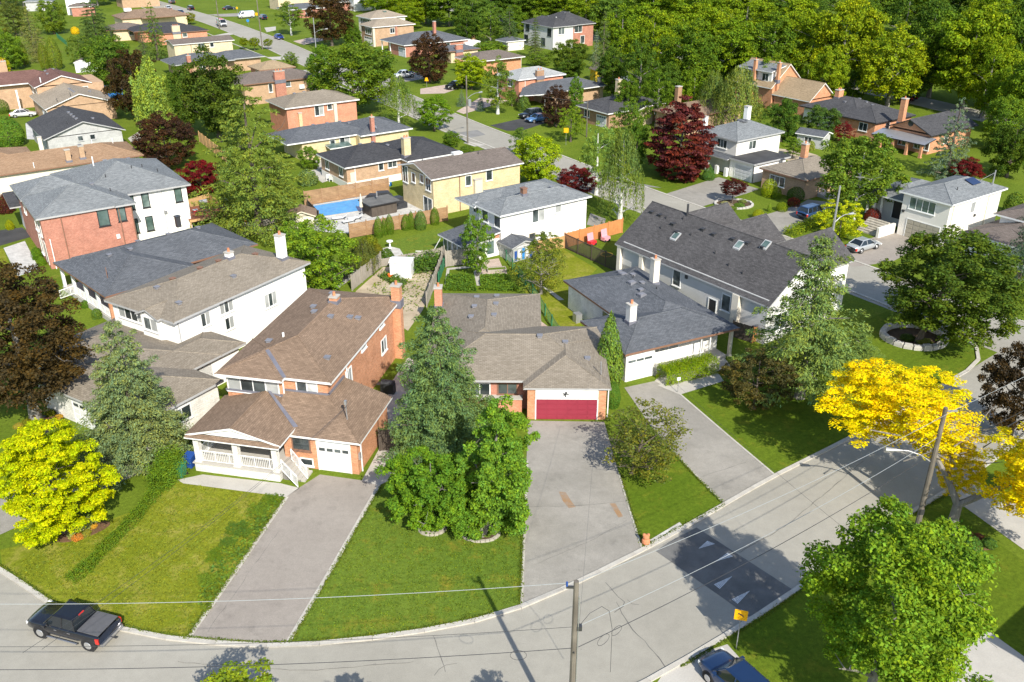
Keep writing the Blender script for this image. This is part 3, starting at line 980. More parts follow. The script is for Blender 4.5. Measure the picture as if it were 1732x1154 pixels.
    def chimney(s, u, v, z0, z1, w=0.8, d=0.8, mat='brick_orange', pots=1, cap='concrete'):
        mb = MB().box(u - w / 2, v - d / 2, z0, u + w / 2, v + d / 2, z1)
        o = add(mb, 'chimney', mat, s.o)
        add(MB().box(u - w / 2 - 0.06, v - d / 2 - 0.06, z1, u + w / 2 + 0.06, v + d / 2 + 0.06, z1 + 0.12), 'chimney_cap', cap, o)
        for k in range(pots):
            uu = u + (k - (pots - 1) / 2) * (w / max(pots, 1)) * 0.8
            mb = MB().lathe([(0.13, z1 + 0.12), (0.11, z1 + 0.42), (0.13, z1 + 0.46), (0.0, z1 + 0.46)], uu, v, 10)
            add(mb, 'chimney_pot', 'terracotta', o)
        fl = s.rz(u, v)
        if fl > z0 + 0.2 and fl < z1 - 0.3:
            add(MB().box(u - w / 2 - 0.09, v - d / 2 - 0.09, max(z0, fl - 0.5), u + w / 2 + 0.09, v + d / 2 + 0.09, fl + 0.2), 'flashing', 'flashing', o)
        return o

    def vents(s, pts, mat='vent_grey'):
        for u, v in pts:
            z = s.rz(u, v)
            mb = MB().box(u - 0.19, v - 0.19, z - 0.15, u + 0.19, v + 0.19, z + 0.16)
            mb.box(u - 0.25, v - 0.25, z + 0.16, u + 0.25, v + 0.25, z + 0.2)
            add(mb, 'roof_vent', mat, s.o)

    def pipes(s, pts, h=0.5, mat='metal_dark', r=0.06):
        for u, v in pts:
            z = s.rz(u, v)
            add(MB().tube((u, v, z - 0.1), (u, v, z + h), r, n=7), 'vent_pipe', mat, s.o)

    def downspout(s, u, v, z0, z1, mat=None):
        add(MB().box(u - 0.045, v - 0.045, z0, u + 0.045, v + 0.045, z1), 'downspout', mat or s.trim_m, s.o)

    def box(s, name, u0, v0, z0, u1, v1, z1, mat):
        return add(MB().box(u0, v0, z0, u1, v1, z1), name, mat, s.o)

    def column(s, u, v, z0, z1, w=0.3, mat=None, name='porch_column'):
        mb = MB().box(u - w / 2, v - w / 2, z0, u + w / 2, v + w / 2, z1)
        mb.box(u - w / 2 - 0.05, v - w / 2 - 0.05, z1 - 0.12, u + w / 2 + 0.05, v + w / 2 + 0.05, z1 - 0.002)
        mb.box(u - w / 2 - 0.05, v - w / 2 - 0.05, z0 + 0.002, u + w / 2 + 0.05, v + w / 2 + 0.05, z0 + 0.14)
        return add(mb, name, mat or s.trim_m, s.o)

    def railing(s, p, q, zp, zq, h=0.95, step=0.14, mat='trim_white'):
        mb = MB()
        p, q = Vector((*p, zp)), Vector((*q, zq))
        L = (q - p).length
        up = Vector((0, 0, h))
        mb.tube(p + up, q + up, 0.045, n=5)
        mb.tube(p + Vector((0, 0, 0.1)), q + Vector((0, 0, 0.1)), 0.035, n=5)
        n = max(2, int(L / step))
        for k in range(n + 1):
            a = p.lerp(q, k / n)
            mb.tube(a + Vector((0, 0, 0.1)), a + up, 0.018 if k % 8 else 0.045, n=4, caps=False)
        return add(mb, 'railing', mat, s.o)

    def dish(s, u, v, z, ang=0):
        mb = MB()
        mb.tube((u, v, z), (u, v, z + 0.5), 0.03, n=5)
        c = Vector((u, v, z + 0.6)); ax_ = Vector((math.cos(R(ang)), math.sin(R(ang)), 0.5)).normalized()
        a = ax_.orthogonal().normalized(); b = ax_.cross(a)
        ring = [c + (a * math.cos(t) + b * math.sin(t)) * 0.32 + ax_ * 0.08 for t in [k * math.pi / 5 for k in range(10)]]
        for k in range(10):
            mb.face([c, ring[k], ring[(k + 1) % 10]])
        return add(mb, 'satellite_dish', 'metal_grey', s.o)

# ---- orange brick house with white porch (nearest house)
h = House('brick_house', 'orange brick two-storey house with brown roof and white columned porch', -22.80, 62.20, -12.50, 'brick_orange', 'shingle_brown')
h.wall(0.5, 0.6, 8.8, 16.6, 0, 5.5)
h.wall(0.5, 0.3, 5.2, 0.62, 3.3, 5.5)
h.hip(0, 0.25, 9.3, 17.2, 5.6, 16)
h.hip(-0.05, -0.3, 5.5, 6.0, 5.6, 16)
h.wall(6.6, -3.1, 12.4, 1.4, 0, 2.95)
h.wall(8.8, 1.2, 12.4, 3.4, 0, 2.95)
# lower roofs: hip round the garage, gable over the porch
h.plane([(6.2, -3.5, 3.0), (12.85, -3.5, 3.0), (8.85, 0.5, 4.36), (5.2, 0.5, 4.36)])
h.plane([(12.85, -3.5, 3.0), (12.85, 3.6, 3.0), (8.75, 3.6, 4.36), (8.85, 0.5, 4.36)])
add(MB().tube((12.85, -3.5, 3.0), (8.85, 0.5, 4.36), 0.06, n=5), 'ridge_cap', 'shingle_brown', h.o)
h.gable(0.0, -5.4, 7.55, 0.55, 3.25, 14.5, 'v', gmat='trim_white', inset=0.25)
h.plane([(0.05, -5.66, 3.14), (7.5, -5.66, 3.14), (7.5, -5.2, 3.26), (0.05, -5.2, 3.26)], th=0.1)
add(MB().box(5.2, 0.45, 4.3, 8.95, 0.6, 4.46).box(8.8, 0.5, 4.3, 8.95, 3.6, 4.46).box(0.4, 0.2, 3.9, 5.3, 0.3, 4.1), 'flashing', 'flashing', h.o)
add(MB().slab([(7.4, -2.86, 3.31), (7.68, -2.66, 3.31), (4.0, 0.45, 4.33), (3.72, 0.45, 4.36)], 0.03), 'valley_flashing', 'flashing', h.o)
add(MB().slab([(5.4, 0.15, 5.63), (5.62, 0.37, 5.63), (2.95, 3.05, 6.41), (2.73, 2.83, 6.41)], 0.02), 'valley_flashing', 'flashing', h.o)
for c in range(1):
    h.win('f', 0.3, 2.75, 4.65, 4.2, 1.25, 4, glass='mix')
h.win('f', 0.6, 7.1, 4.75, 1.6, 1.15, 2, glass='mix')
for pv, pz, w_, h_ in ((4.7, 3.4, 1.1, 2.0), (8.2, 5.0, 1.0, 0.8), (12.6, 5.0, 1.0, 0.7), (12.8, 2.7, 1.2, 1.2)):
    h.win('r', 8.8, pv, pz, w_, h_, 2 if h_ > 1 else 1, glass='mix')
h.win('r', 8.8, 6.4, 1.35, 1.3, 0.9, 1, frame='trim_brown')
h.win('f', -3.1, 8.0, 2.1, 1.3, 1.0, 1, frame='trim_brown')
h.win('f', -3.1, 8.3, 0.55, 0.9, 0.5, 1)
h.box('garage_header', 9.2, -3.16, 2.15, 11.9, -3.05, 2.9, 'trim_white')
h.garage('f', -3.1, 10.55, 2.45, 2.1, 'garage_white', 4, True, header=0.05)
h.chimney(9.15, 15.9, 0, 7.2, 0.8, 0.7, 'brick_orange', 1)
h.chimney(4.85, 12.0, 6.2, 7.35, 0.7, 0.7, 'brick_orange', 1)
h.vents([(3.4, 14.8), (3.2, 11.2), (3.9, 9.8), (5.6, 9.3), (6.9, 10.3), (7.5, 10.6), (2.2, 4.6), (7.8, 3.2)])
h.pipes([(3.2, 5.2)], 0.35, 'trim_white', 0.1)
h.downspout(5.35, 0.2, 3.4, 5.5); h.downspout(8.9, 4.2, 3.2, 5.5); h.downspout(12.5, -2.6, 0, 2.9); h.downspout(0.3, 0.9, 0, 5.5)
h.box('electric_meter', 12.4, -2.95, 1.2, 12.52, -2.65, 1.75, 'metal_grey')
add(MB().tube((11.1, -1.4, 3.3), (11.05, -1.4, 5.0), 0.05, n=6).box(10.98, -1.5, 4.9, 11.15, -1.3, 5.2), 'service_mast', 'metal_grey', h.o)
h.box('porch_floor', 0.3, -5.25, 0, 7.1, 0.55, 0.72, 'stone_white')
h.box('porch_slab', 0.2, -5.35, 0.72, 7.2, 0.55, 0.8, 'concrete')
for cu in (0.62, 3.75, 6.85):
    h.column(cu, -5.0, 0.8, 3.06, 0.42, 'stone_white')
h.box('porch_beam', 0.35, -5.2, 2.86, 7.2, -4.85, 3.06, 'trim_white')
for a, b in ((0.85, 3.55), (3.98, 6.62)):
    h.railing((a, -5.05), (b, -5.05), 0.8, 0.8)
h.railing((0.55, -4.7), (0.55, 0.2), 0.8, 0.8)
for k in range(5):
    h.box('porch_step', 7.2 + 0.0, -4.9 - 0.0 + k * 0.0, 0, 7.2 + 1.7 - 0.3 * k, -3.55, 0.16 * (k + 1), 'concrete')
h.railing((7.2, -4.95), (8.75, -5.75), 0.75, 0.05, 1.0)
h.railing((7.3, -3.5), (9.0, -4.6), 0.78, 0.05, 1.0)
h.box('front_door', 5.6, 0.5, 0.8, 6.7, 0.57, 2.9, 'trim_white')
h.win('f', 0.6, 2.8, 1.95, 2.2, 1.2, 3)
ORANGE = h

# ---- taupe roofed bungalow with red garage door
h = House('brick_bungalow', 'brick bungalow with taupe roof and wide red garage door', 0.90, 64.30, -0.80, 'brick_orange', 'shingle_taupe', 'trim_grey')
h.wall(0.35, 0.2, 6.75, 8.0, 0, 2.95)
h.wall(-8.0, 1.9, 6.6, 11.2, 0, 2.8, 'brick_red')
h.wall(-8.0, 11.0, 1.15, 19.1, 0, 2.8)
h.hip(0, 0, 7.1, 9.4, 3.0, 18.5, th=0.14)
h.hip(-8.5, 1.25, 7.08, 11.8, 3.02, 18)
h.hip(-8.5, 3.2, 1.65, 19.6, 2.95, 16.5)
h.box('garage_header', 1.0, 0.1, 1.93, 6.1, 0.25, 2.84, 'trim_white')
h.garage('f', 0.2, 3.55, 4.95, 1.9, 'garage_red', 6, False, header=0.02)
add(MB().tube((3.45, 0.06, 2.2), (3.45, 0.06, 2.66), 0.045).tube((3.2, 0.06, 2.5), (3.7, 0.06, 2.44), 0.045).tube((3.3, 0.06, 2.32), (3.55, 0.06, 2.62), 0.045), 'weather_ornament', 'trim_black', h.o)
h.win('f', 1.9, -1.3, 1.9, 1.5, 0.9, 2, frame='trim_brown')
h.win('f', 1.9, -4.0, 1.8, 2.4, 1.1, 3)
h.box('brick_ledge', -3.4, 1.25, 0, -0.1, 1.95, 1.25, 'brick_coral')
h.box('brick_ledge_cap', -3.5, 1.15, 1.25, -0.05, 1.99, 1.33, 'concrete')
h.chimney(-8.2, 16.2, 0, 5.0, 0.7, 0.9, 'brick_coral', 1, 'concrete')
h.vents([(-2.6, 17.0), (-4.5, 16.0), (-2.6, 14.0), (-4.6, 13.6), (-2.7, 11.4), (-4.8, 11.4), (1.4, 6.2), (3.6, 6.0), (5.4, 4.1)])
add(MB().tube((6.4, 1.9, 3.3), (6.35, 1.8, 4.5), 0.05, n=6), 'service_mast', 'metal_grey', h.o)
h.downspout(6.95, 0.6, 0, 2.8, 'trim_white')

# ---- taupe roofed stucco house left of the orange one
h = House('stucco_house', 'white stucco two-storey house with taupe roof beside the orange brick house', -37.20, 76.20, -31.60, 'stucco_white', 'shingle_taupe', 'trim_grey')
h.wall(0.45, 0.45, 8.95, 16.6, 0, 5.5)
h.hip(0, 0, 9.4, 17.05, 5.6, 17)
h.gable(4.7, -0.35, 7.7, 2.2, 5.55, 24, 'v', inset=0.3)
h.box('dormer_wall', 5.05, -0.05, 3.2, 7.35, 0.5, 5.6, 'stucco_white')
h.win('f', 0.45, 3.0, 4.75, 3.4, 1.15, 4, glass='mix')
h.win('f', -0.05, 6.3, 4.7, 1.7, 1.1, 2, glass='mix')
for pv, pz, w_, h_ in ((3.7, 4.4, 0.95, 1.2), (6.2, 4.75, 1.5, 1.25), (6.3, 3.0, 0.95, 1.1), (11.6, 3.4, 1.5, 1.3), (3.6, 2.0, 1.0, 1.0)):
    h.win('r', 8.95, pv, pz, w_, h_, 2 if w_ < 1.3 else 3, glass='mix')
# lower wing
h.wall(8.9, -1.3, 12.9, 3.6, 0, 2.9)
h.wall(-0.3, -7.6, 12.9, 0.45, 0, 2.9)
h.wall(4.0, -9.6, 16.6, -2.2, 0, 2.9, 'stone_white')
h.hip(8.0, -6.5, 13.4, 4.1, 3.0, 17)
h.hip(-1.0, -8.2, 13.42, 1.3, 3.02, 16)
h.win('r', 16.6, -6.0, 1.7, 1.7, 1.1, 2, frame='trim_white')
h.garage('f', -9.6, 10.4, 4.9, 2.1, 'garage_white', 6)
h.hip(3.5, -10.1, 17.0, -1.8, 2.98, 16)
h.chimney(4.65, 11.0, 6.6, 7.6, 0.6, 0.6, 'stucco_white', 1)
h.chimney(7.4, 15.2, 5, 8.6, 0.75, 0.75, 'stucco_white', 1)
h.vents([(4.1, 4.6), (4.1, 7.8), (4.2, 10.0), (5.4, 13.6)], 'trim_brown')
h.vents([(3.8, 3.0), (7.6, 2.2), (7.2, 9.0)])
h.downspout(9.05, 0.7, 3.2, 5.5)

# ---- slate bungalow
h = House('slate_bungalow', 'low bungalow with dark slate roof and white porch railing beside brick wall', -40.10, 82.50, -45.00, 'brick_red', 'shingle_slate', 'trim_brown')
h.wall(-12.5, 3.6, -0.5, 10.0, 0, 3.1)
h.wall(-12.5, 9.0, -3.3, 18.2, 0, 3.1)
h.hip(-13.2, 0.0, 0.0, 10.5, 3.2, 17)
h.hip(-13.25, 2.0, -2.75, 18.7, 3.22, 17.5)
for cu in (-12.6, -9.6, -6.4, -3.4, -0.4):
    h.column(cu, 0.5, 0.0, 3.0, 0.28, 'brick_orange' if cu > -1 else 'trim_white')
for a, b in ((-9.4, -6.6), (-6.2, -3.6), (-3.2, -0.6)):
    h.railing((a, 0.45), (b, 0.45), 0.5, 0.5)
h.box('porch_floor', -12.8, 0.3, 0, -0.2, 3.7, 0.5, 'concrete')
h.railing((-10.4, -0.9), (-9.6, 0.4), 0.05, 0.5)
h.win('f', 3.6, -5.5, 1.8, 2.6, 1.3, 3); h.door('f', 3.6, -9.0, 0.5, mat='trim_brown')
h.vents([(-7.6, 4.0), (-7.4, 6.2), (-10.8, 8.5), (-9.5, 11.5), (-9.3, 15.0)])
h.chimney(-9.6, 12.9, 5.0, 6.2, 0.5, 0.5, 'metal_dark', 0, 'metal_dark')
add(MB().tube((-3.3, 1.8, 3.6), (-3.3, 1.8, 4.9), 0.04), 'service_mast', 'trim_brown', h.o)

# ---- grey-roofed tall house of red brick and white stucco
h = House('tall_grey_house', 'tall two-storey house with grey hip roofs, red brick front and white stucco back', -53.20, 97.30, 35.00, 'brick_red', 'shingle_grey', 'trim_grey', frame='trim_black')
h.wall(0.5, 0.5, 10.3, 16.5, 0, 6.1)
h.wall(10.2, 4.6, 18.1, 18.6, 0, 6.1, 'stucco_white')
h.hip(0, 0.2, 10.75, 10.4, 6.2, 21)
h.hip(8.5, 0.0, 10.9, 6.0, 6.22, 21)
h.hip(-0.1, 9.0, 8.0, 16.6, 6.2, 21)
h.hip(5.0, 4.1, 18.6, 19.2, 6.22, 20)
h.win('f', 0.5, 7.1, 5.0, 1.1, 1.9, 1, glass='glass_green'); h.win('f', 0.5, 9.15, 5.1, 0.8, 1.7, 1, glass='glass_green')
for pu in (11.2, 13.0):
    h.win('f', 4.6, pu, 5.0, 0.75, 1.7, 1, glass='glass_green', sill=True)
    h.win('f', 4.6, pu, 2.0, 0.75, 1.7, 1, glass='glass_green')
h.win('f', 4.6, 17.0, 5.0, 0.75, 1.7, 1, glass='glass_green')
for pv, pz in ((2.2, 4.8), (4.6, 4.8), (4.2, 2.0), (12.2, 4.8)):
    h.win('l', 0.5, pv, pz, 1.3, 2.2, 1, frame='trim_white')
h.door('l', 0.5, 1.6, 0.4, 1.1, 2.6, 'trim_black', 'stone_white')
h.downspout(2.6, 0.4, 0, 6.0, 'trim_brown'); h.downspout(8.9, 0.4, 0, 6.0, 'trim_brown'); h.downspout(10.35, 0.45, 0, 6.0, 'trim_brown'); h.downspout(15.0, 4.5, 0, 6.0, 'trim_grey'); h.downspout(1.0, 0.35, 0.0, 3.6, 'trim_white')
h.box('gas_vent', 8.1, 0.35, 2.2, 8.5, 0.5, 2.7, 'trim_white'); h.box('gas_vent', 14.9, 4.4, 2.9, 15.3, 4.6, 3.3, 'metal_grey')
h.vents([(7.6, 6.5), (11.0, 14.0), (12.6, 15.2), (14.2, 15.6)])
h.pipes([(9.2, 4.6), (9.6, 8.0), (13.0, 9.0), (14.5, 10.0), (16.0, 8.8)], 0.4)
h.pipes([(9.5, 13.6)], 1.2, 'trim_white', 0.08)
h.wall(0.6, 16.4, 9.0, 19.5, 0, 3.4, 'stucco_grey'); h.plane([(-0.8, 15.8, 3.6), (9.0, 15.8, 3.6), (9.0, 20.5, 4.4), (-0.8, 20.5, 4.4)], 'shingle_charcoal')
# ---- slate-roofed white bungalow right of the red garage
h = House('white_bungalow', 'white bungalow with slate grey roof, single white garage and clipped hedge', 9.80, 70.30, 26.00, 'block_white', 'shingle_slate', 'trim_brown')
h.wall(0.4, 0.4, 3.4, 7.3, 0, 2.95); h.wall(3.2, 1.8, 11.4, 8.0, 0, 2.95); h.wall(3.8, 7.4, 11.8, 16.8, 0, 2.95)
h.hip(0.0, 0.0, 12.4, 7.8, 3.0, 16.5)
h.hip(3.4, 1.0, 12.38, 17.2, 3.02, 17)
h.garage('f', 0.4, 1.85, 2.5, 1.65, 'plastic_white', 3, False, z0=0.0)
h.box('garage_header', 0.55, 0.3, 2.15, 3.15, 0.42, 2.85, 'trim_white')
h.win('f', 0.4, 1.85, 1.93, 2.5, 0.26, 3, sill=False)
h.win('f', 1.8, 5.4, 1.95, 3.0, 1.0, 3, glass='glass_curtain'); h.door('f', 1.8, 8.9, 0.3, mat='plastic_white')
h.win('l', 3.8, 9.3, 1.9, 1.3, 1.1, 1)
h.column(11.9, 0.5, 0, 2.9, 0.28, 'trim_cream')
h.box('porch_floor', 3.4, 0.3, 0, 11.4, 1.85, 0.3, 'concrete'); h.railing((3.6, 0.4), (8.8, 0.4), 0.3, 0.3, 0.85, 0.18)
for cu in (8.6, 9.6):
    h.column(cu, 0.6, 0.3, 2.95, 0.12, 'trim_white')
h.chimney(3.0, 3.9, 3.0, 5.6, 0.7, 0.7, 'stucco_beige', 1); h.chimney(10.6, 11.4, 3.0, 6.1, 0.7, 0.7, 'stucco_cream', 1)
h.box('air_conditioner', 2.6, 13.0, 0, 3.3, 13.7, 0.95, 'metal_grey')
h.vents([(9.0, 15.4), (9.2, 13.2), (7.4, 9.0), (8.6, 10.6)]); h.pipes([(8.6, 12.2), (9.4, 9.2)], 0.3)
for su, sv in ((8.2, 13.5), (7.6, 10.9), (7.0, 8.2)):
    zz = h.rz(su, sv)
    add(MB().box(su - 0.35, sv - 0.35, zz - 0.1, su + 0.35, sv + 0.35, zz + 0.16).box(su - 0.25, sv - 0.25, zz + 0.16, su + 0.25, sv + 0.25, zz + 0.2), 'roof_hatch', 'vent_grey', h.o)

# ---- long house with steep dark roof, three skylights
h = House('long_dark_roofed_house', 'long pale house under a steep dark shingle roof with three skylights', 24.00, 77.70, 126.00, 'stucco_grey', 'shingle_brownblack', 'trim_grey', frame='trim_white')
PB = 36.0
h.wall(0.5, -10.2, 20.6, -0.45, 0, 4.6)
h.wall(16.0, -0.6, 20.6, -0.45, 0, 2.0)
h.gable(0.0, -10.6, 21.5, 0.0, 4.2, PB, 'u', gmat='stucco_white', inset=0.45)
for uc, hw, vv in ((16.4, 3.0, -12.0), (11.2, 3.0, -12.3), (4.2, 3.4, -14.0)):
    h.gable(uc - hw, vv, uc + hw, -5.3, 4.3 + (5.3 - hw) * math.tan(R(PB)) * 0.9, PB, 'v', gmat='stucco_white', inset=0.3)
    h.wall(uc - hw + 0.4, vv + 0.5, uc + hw - 0.4, -9.8, 0, 4.3 + (5.3 - hw) * math.tan(R(PB)) * 0.9, 'stucco_white')
for su, sv in ((15.17, -2.77), (7.69, -4.04), (5.11, -4.89)):
    zz = h.rz(su, sv); tt = math.tan(R(PB))
    mb = MB()
    e = 0.42
    mb.slab([(su - e, sv + e, zz - e * tt + 0.14), (su - e, sv - e, zz + e * tt + 0.14), (su + e, sv - e, zz + e * tt + 0.14), (su + e, sv + e, zz - e * tt + 0.14)], 0.3)
    sk = add(mb, 'skylight', 'trim_grey', h.o)
    e = 0.31
    add(MB().slab([(su - e, sv + e, zz - e * tt + 0.17), (su - e, sv - e, zz + e * tt + 0.17), (su + e, sv - e, zz + e * tt + 0.17), (su + e, sv + e, zz - e * tt + 0.17)], 0.03), 'pane', 'glass_green', sk)
h.vents([(20.3, -4.2), (19.0, -4.2), (16.6, -3.8), (15.4, -3.2), (12.8, -4.3), (11.2, -4.2), (8.8, -4.4), (7.0, -4.5), (5.2, -4.6)], 'metal_dark')
h.pipes([(18.0, -4.1), (17.6, -3.0), (13.6, -3.4), (9.4, -2.6), (7.0, -2.0), (5.0, -1.8), (16.0, -4.6)], 0.35)
h.pipes([(15.9, -5.1)], 1.3, 'metal_dark', 0.12)
h.win('b', -0.45, 12.3, 3.0, 1.0, 1.6, 1, frame='trim_white'); h.win('b', -0.45, 5.5, 2.6, 1.0, 1.6, 1, frame='trim_white'); h.door('b', -0.45, 7.2, 0.3, mat='trim_black')
h.box('wall_lamp', 10.8, -0.5, 3.4, 11.1, -0.3, 3.75, 'metal_dark')
h.box('buttress', 3.6, -0.5, 0, 4.4, 0.1, 4.1, 'stucco_cream')
for cu in (17.4, 20.9):
    h.column(cu, -0.3, 0, 4.1, 0.5, 'stucco_cream')
h.win('l', 0.5, -2.6, 1.9, 1.7, 1.7, 2); h.win('l', 0.5, -5.4, 5.6, 1.4, 1.6, 2, frame='trim_black'); h.win('l', 0.5, -8.0, 1.9, 1.7, 1.7, 2)
# ---- yellow brick house with a gable over the pool
h = House('yellow_brick_house', 'yellow brick two-storey house with low brown gable beside the pool', -10.60, 116.80, 35.00, 'brick_yellow', 'shingle_umber', 'trim_white')
h.wall(0.5, 0.45, 14.6, 8.9, 0, 5.15)
h.gable(0, 0, 15.0, 9.3, 5.2, 15, 'u', inset=0.5)
for p, z_, w_, hh in ((8.0, 4.1, 1.3, 2.2), (5.7, 4.1, 0.9, 1.2), (3.4, 4.5, 0.8, 1.0), (1.7, 4.1, 1.2, 1.6)):
    h.win('l', 0.5, p, z_, w_, hh, 2 if w_ > 1 else 1)
h.win('l', 0.5, 2.0, 1.1, 2.2, 2.1, 2)
for p, z_, w_ in ((6.0, 4.0, 0.8), (9.4, 4.2, 0.9)):
    h.win('f', 0.45, p, z_, w_, 1.3, 1)
h.chimney(7.4, 0.2, 0, 4.0, 1.2, 0.5, 'trim_cream', 0); h.downspout(4.6, 0.4, 0, 5.1, 'trim_brown')
h.box('roof_hatch', 7.6, 6.6, 5.9, 9.0, 7.4, 6.25, 'trim_white'); h.pipes([(10.0, 4.0), (1.8, 5.4)], 0.4)

# ---- white L house with slate grey roofs
h = House('white_painted_house', 'white painted two-storey house with light grey roof and glazed sunroom', -1.40, 101.70, 35.00, 'block_white', 'shingle_grey', 'trim_white')
h.wall(0.45, 0.45, 13.4, 5.2, 0, 5.15); h.wall(1.6, 4.6, 12.0, 9.2, 0, 5.15)
h.hip(0, 0, 13.9, 6.0, 5.2, 18); h.hip(-0.2, 5.2, 10.0, 9.7, 5.0, 16); h.hip(4.0, 2.0, 13.85, 9.7, 5.18, 17)
for p, z_, w_, hh in ((5.9, 4.1, 1.7, 1.6), (8.9, 4.4, 0.8, 1.0)):
    h.win('f', 0.45, p, z_, w_, hh, 2 if w_ > 1 else 1, glass='mix')
h.win('f', 0.45, 5.0, 1.3, 0.9, 1.3, 1, frame='trim_cream'); h.win('f', 0.45, 6.6, 1.3, 0.7, 1.0, 1)
for p in (1.2, 3.8):
    h.win('l', 0.45, p, 4.1, 1.2, 1.3, 1)
h.win('l', 1.6, 7.6, 4.0, 1.1, 1.4, 2)
h.downspout(12.0, 0.4, 0, 5.1)
h.chimney(5.4, 2.8, 5.6, 6.9, 0.6, 0.6, 'trim_brown', 0, 'trim_brown'); h.vents([(10.2, 3.6), (12.0, 3.4), (6.8, 4.4)])
h.dish(0.4, 5.4, 4.6, 215)
h.wall(-4.6, 0.9, 0.5, 5.4, 0, 2.2, 'trim_white', 'sunroom_wall'); h.plane([(-5.1, 0.4, 2.35), (0.45, 0.4, 3.1), (0.45, 5.8, 3.1), (-5.1, 5.8, 2.35)], 'shingle_slate', name='sunroom_roof')
for p in (1.6, 2.7, 3.8, 4.8):
    h.win('l', -4.6, p, 1.2, 0.8, 1.6, 1, glass='glass_green', sill=False)
for p in (-3.6, -2.2, -0.8):
    h.win('f', 0.9, p, 1.2, 1.0, 1.6, 1, glass='glass_green', sill=False)
h.box('brick_gable', -0.2, 0.86, 2.2, 0.44, 0.92, 3.0, 'brick_coral')
add(MB().tube((-4.9, 5.3, 2.1), (-5.6, 6.2, 0.1), 0.05).tube((-5.6, 6.2, 0.1), (-7.2, 7.6, 0.08), 0.05), 'rain_pipe', 'trim_white', h.o)

# ---- dark-roofed brown brick bungalow
h = House('dark_roofed_bungalow', 'brown brick bungalow with black hip roof and cream chimney beyond the pool', -24.20, 129.20, 35.00, 'brick_tan', 'shingle_black', 'trim_white')
h.wall(0.5, 0.5, 10.4, 9.4, 0, 3.3); h.wall(9.4, -1.6, 18.4, 9.4, 0, 3.3); h.wall(0.45, 0.45, 10.4, 9.45, 0, 1.0, 'stucco_beige', 'plinth')
h.hip(0, 0, 12.0, 9.9, 3.4, 19); h.hip(9.2, -2.1, 18.9, 9.9, 3.42, 19)
for p in (2.4, 7.2):
    h.win('l', 0.5, p, 2.3, 1.1, 1.4, 2)
h.win('f', 0.5, 6.1, 2.6, 0.7, 1.1, 1); h.win('f', 0.5, 8.0, 2.7, 1.4, 1.0, 2); h.box('meter_panel', 1.0, 0.38, 1.0, 1.9, 0.52, 2.4, 'trim_cream')
h.downspout(1.8, 0.42, 0, 3.3); h.chimney(10.1, -0.2, 2, 6.4, 1.1, 0.9, 'brick_yellow', 2)
h.vents([(5.4, 5.6), (7.6, 5.8), (10.2, 6.0), (13.2, 6.6)])

h = House('grey_roofed_yellow_bungalow', 'yellow brick bungalow with grey hip roof and thin brick chimney', -33.90, 144.70, 35.00, 'brick_yellow', 'shingle_slate', 'trim_white')
h.wall(0.5, 0.5, 10.4, 8.4, 0, 3.2); h.wall(10.0, -0.9, 19.2, 8.4, 0, 3.2)
h.hip(-2.2, 0, 13.0, 8.8, 3.3, 18); h.hip(10.0, -1.5, 19.8, 8.8, 3.32, 18)
h.win('f', 0.5, 5.8, 2.2, 0.8, 1.1, 1); h.win('f', 0.5, 8.0, 2.2, 1.7, 1.6, 2, glass='mix'); h.chimney(12.4, -1.1, 0, 6.0, 0.6, 0.6, 'brick_red', 1)
h.dish(13.2, -0.6, 3.6, -40); h.vents([(4.6, 5.0), (7.2, 5.2), (9.6, 5.4), (11.5, 6.0)])
h.plane([(4.4, -1.6, 2.0), (8.4, -1.6, 2.0), (8.4, 0.4, 2.3), (4.4, 0.4, 2.3)], 'glass_green', name='awning')

h = House('red_brick_duplex', 'red brick two-storey house with taupe roof and white windows', -39.90, 161.60, 35.00, 'brick_coral', 'shingle_taupe', 'trim_white')
h.wall(0.5, 0.5, 14.0, 8.8, 0, 5.1); h.hip(0, 0, 14.5, 9.2, 5.2, 18)
h.win('f', 0.5, 6.6, 4.0, 1.6, 1.7, 2, glass='mix'); h.win('f', 0.5, 8.7, 4.5, 0.8, 1.1, 1); h.chimney(9.6, 0.25, 0, 5.0, 0.6, 0.5, 'trim_cream', 0); h.chimney(2.8, 0.3, 0, 4.0, 0.6, 0.4, 'brick_yellow', 0)
h.vents([(4.0, 5.0), (6.0, 5.2), (9.8, 5.6)]); h.pipes([(8.2, 5.0)], 0.5)

h = House('brown_roofed_house', 'orange brick house with brown roof and broad white-capped chimney', -51.10, 191.40, 35.00, 'brick_tan', 'shingle_umber', 'trim_brown')
h.wall(-4, 0.5, 12.2, 8.8, 0, 4.2); h.hip(-5.5, 0, 12.7, 9.2, 4.3, 18)
h.win('f', 0.5, 5.5, 3.5, 1.0, 1.1, 1); h.win('f', 0.5, 1.6, 3.0, 0.7, 1.6, 1); h.chimney(3.6, 0.2, 0, 6.2, 2.2, 0.9, 'brick_red', 3); h.box('air_conditioner', 7.8, 0.1, 2.2, 8.9, 0.55, 3.0, 'trim_white')

h = House('tan_roofed_house', 'small red brick house with sandy tan hip roof', -57.20, 212.80, 35.00, 'brick_coral', 'shingle_ochre', 'trim_brown')
h.wall(0.4, 0.4, 8.2, 7.2, 0, 3.1); h.hip(-0.2, 0, 8.6, 7.6, 3.2, 19); h.vents([(5.0, 4.4)]); h.win('l', 0.4, 3.2, 2.2, 1.4, 1.2, 2)

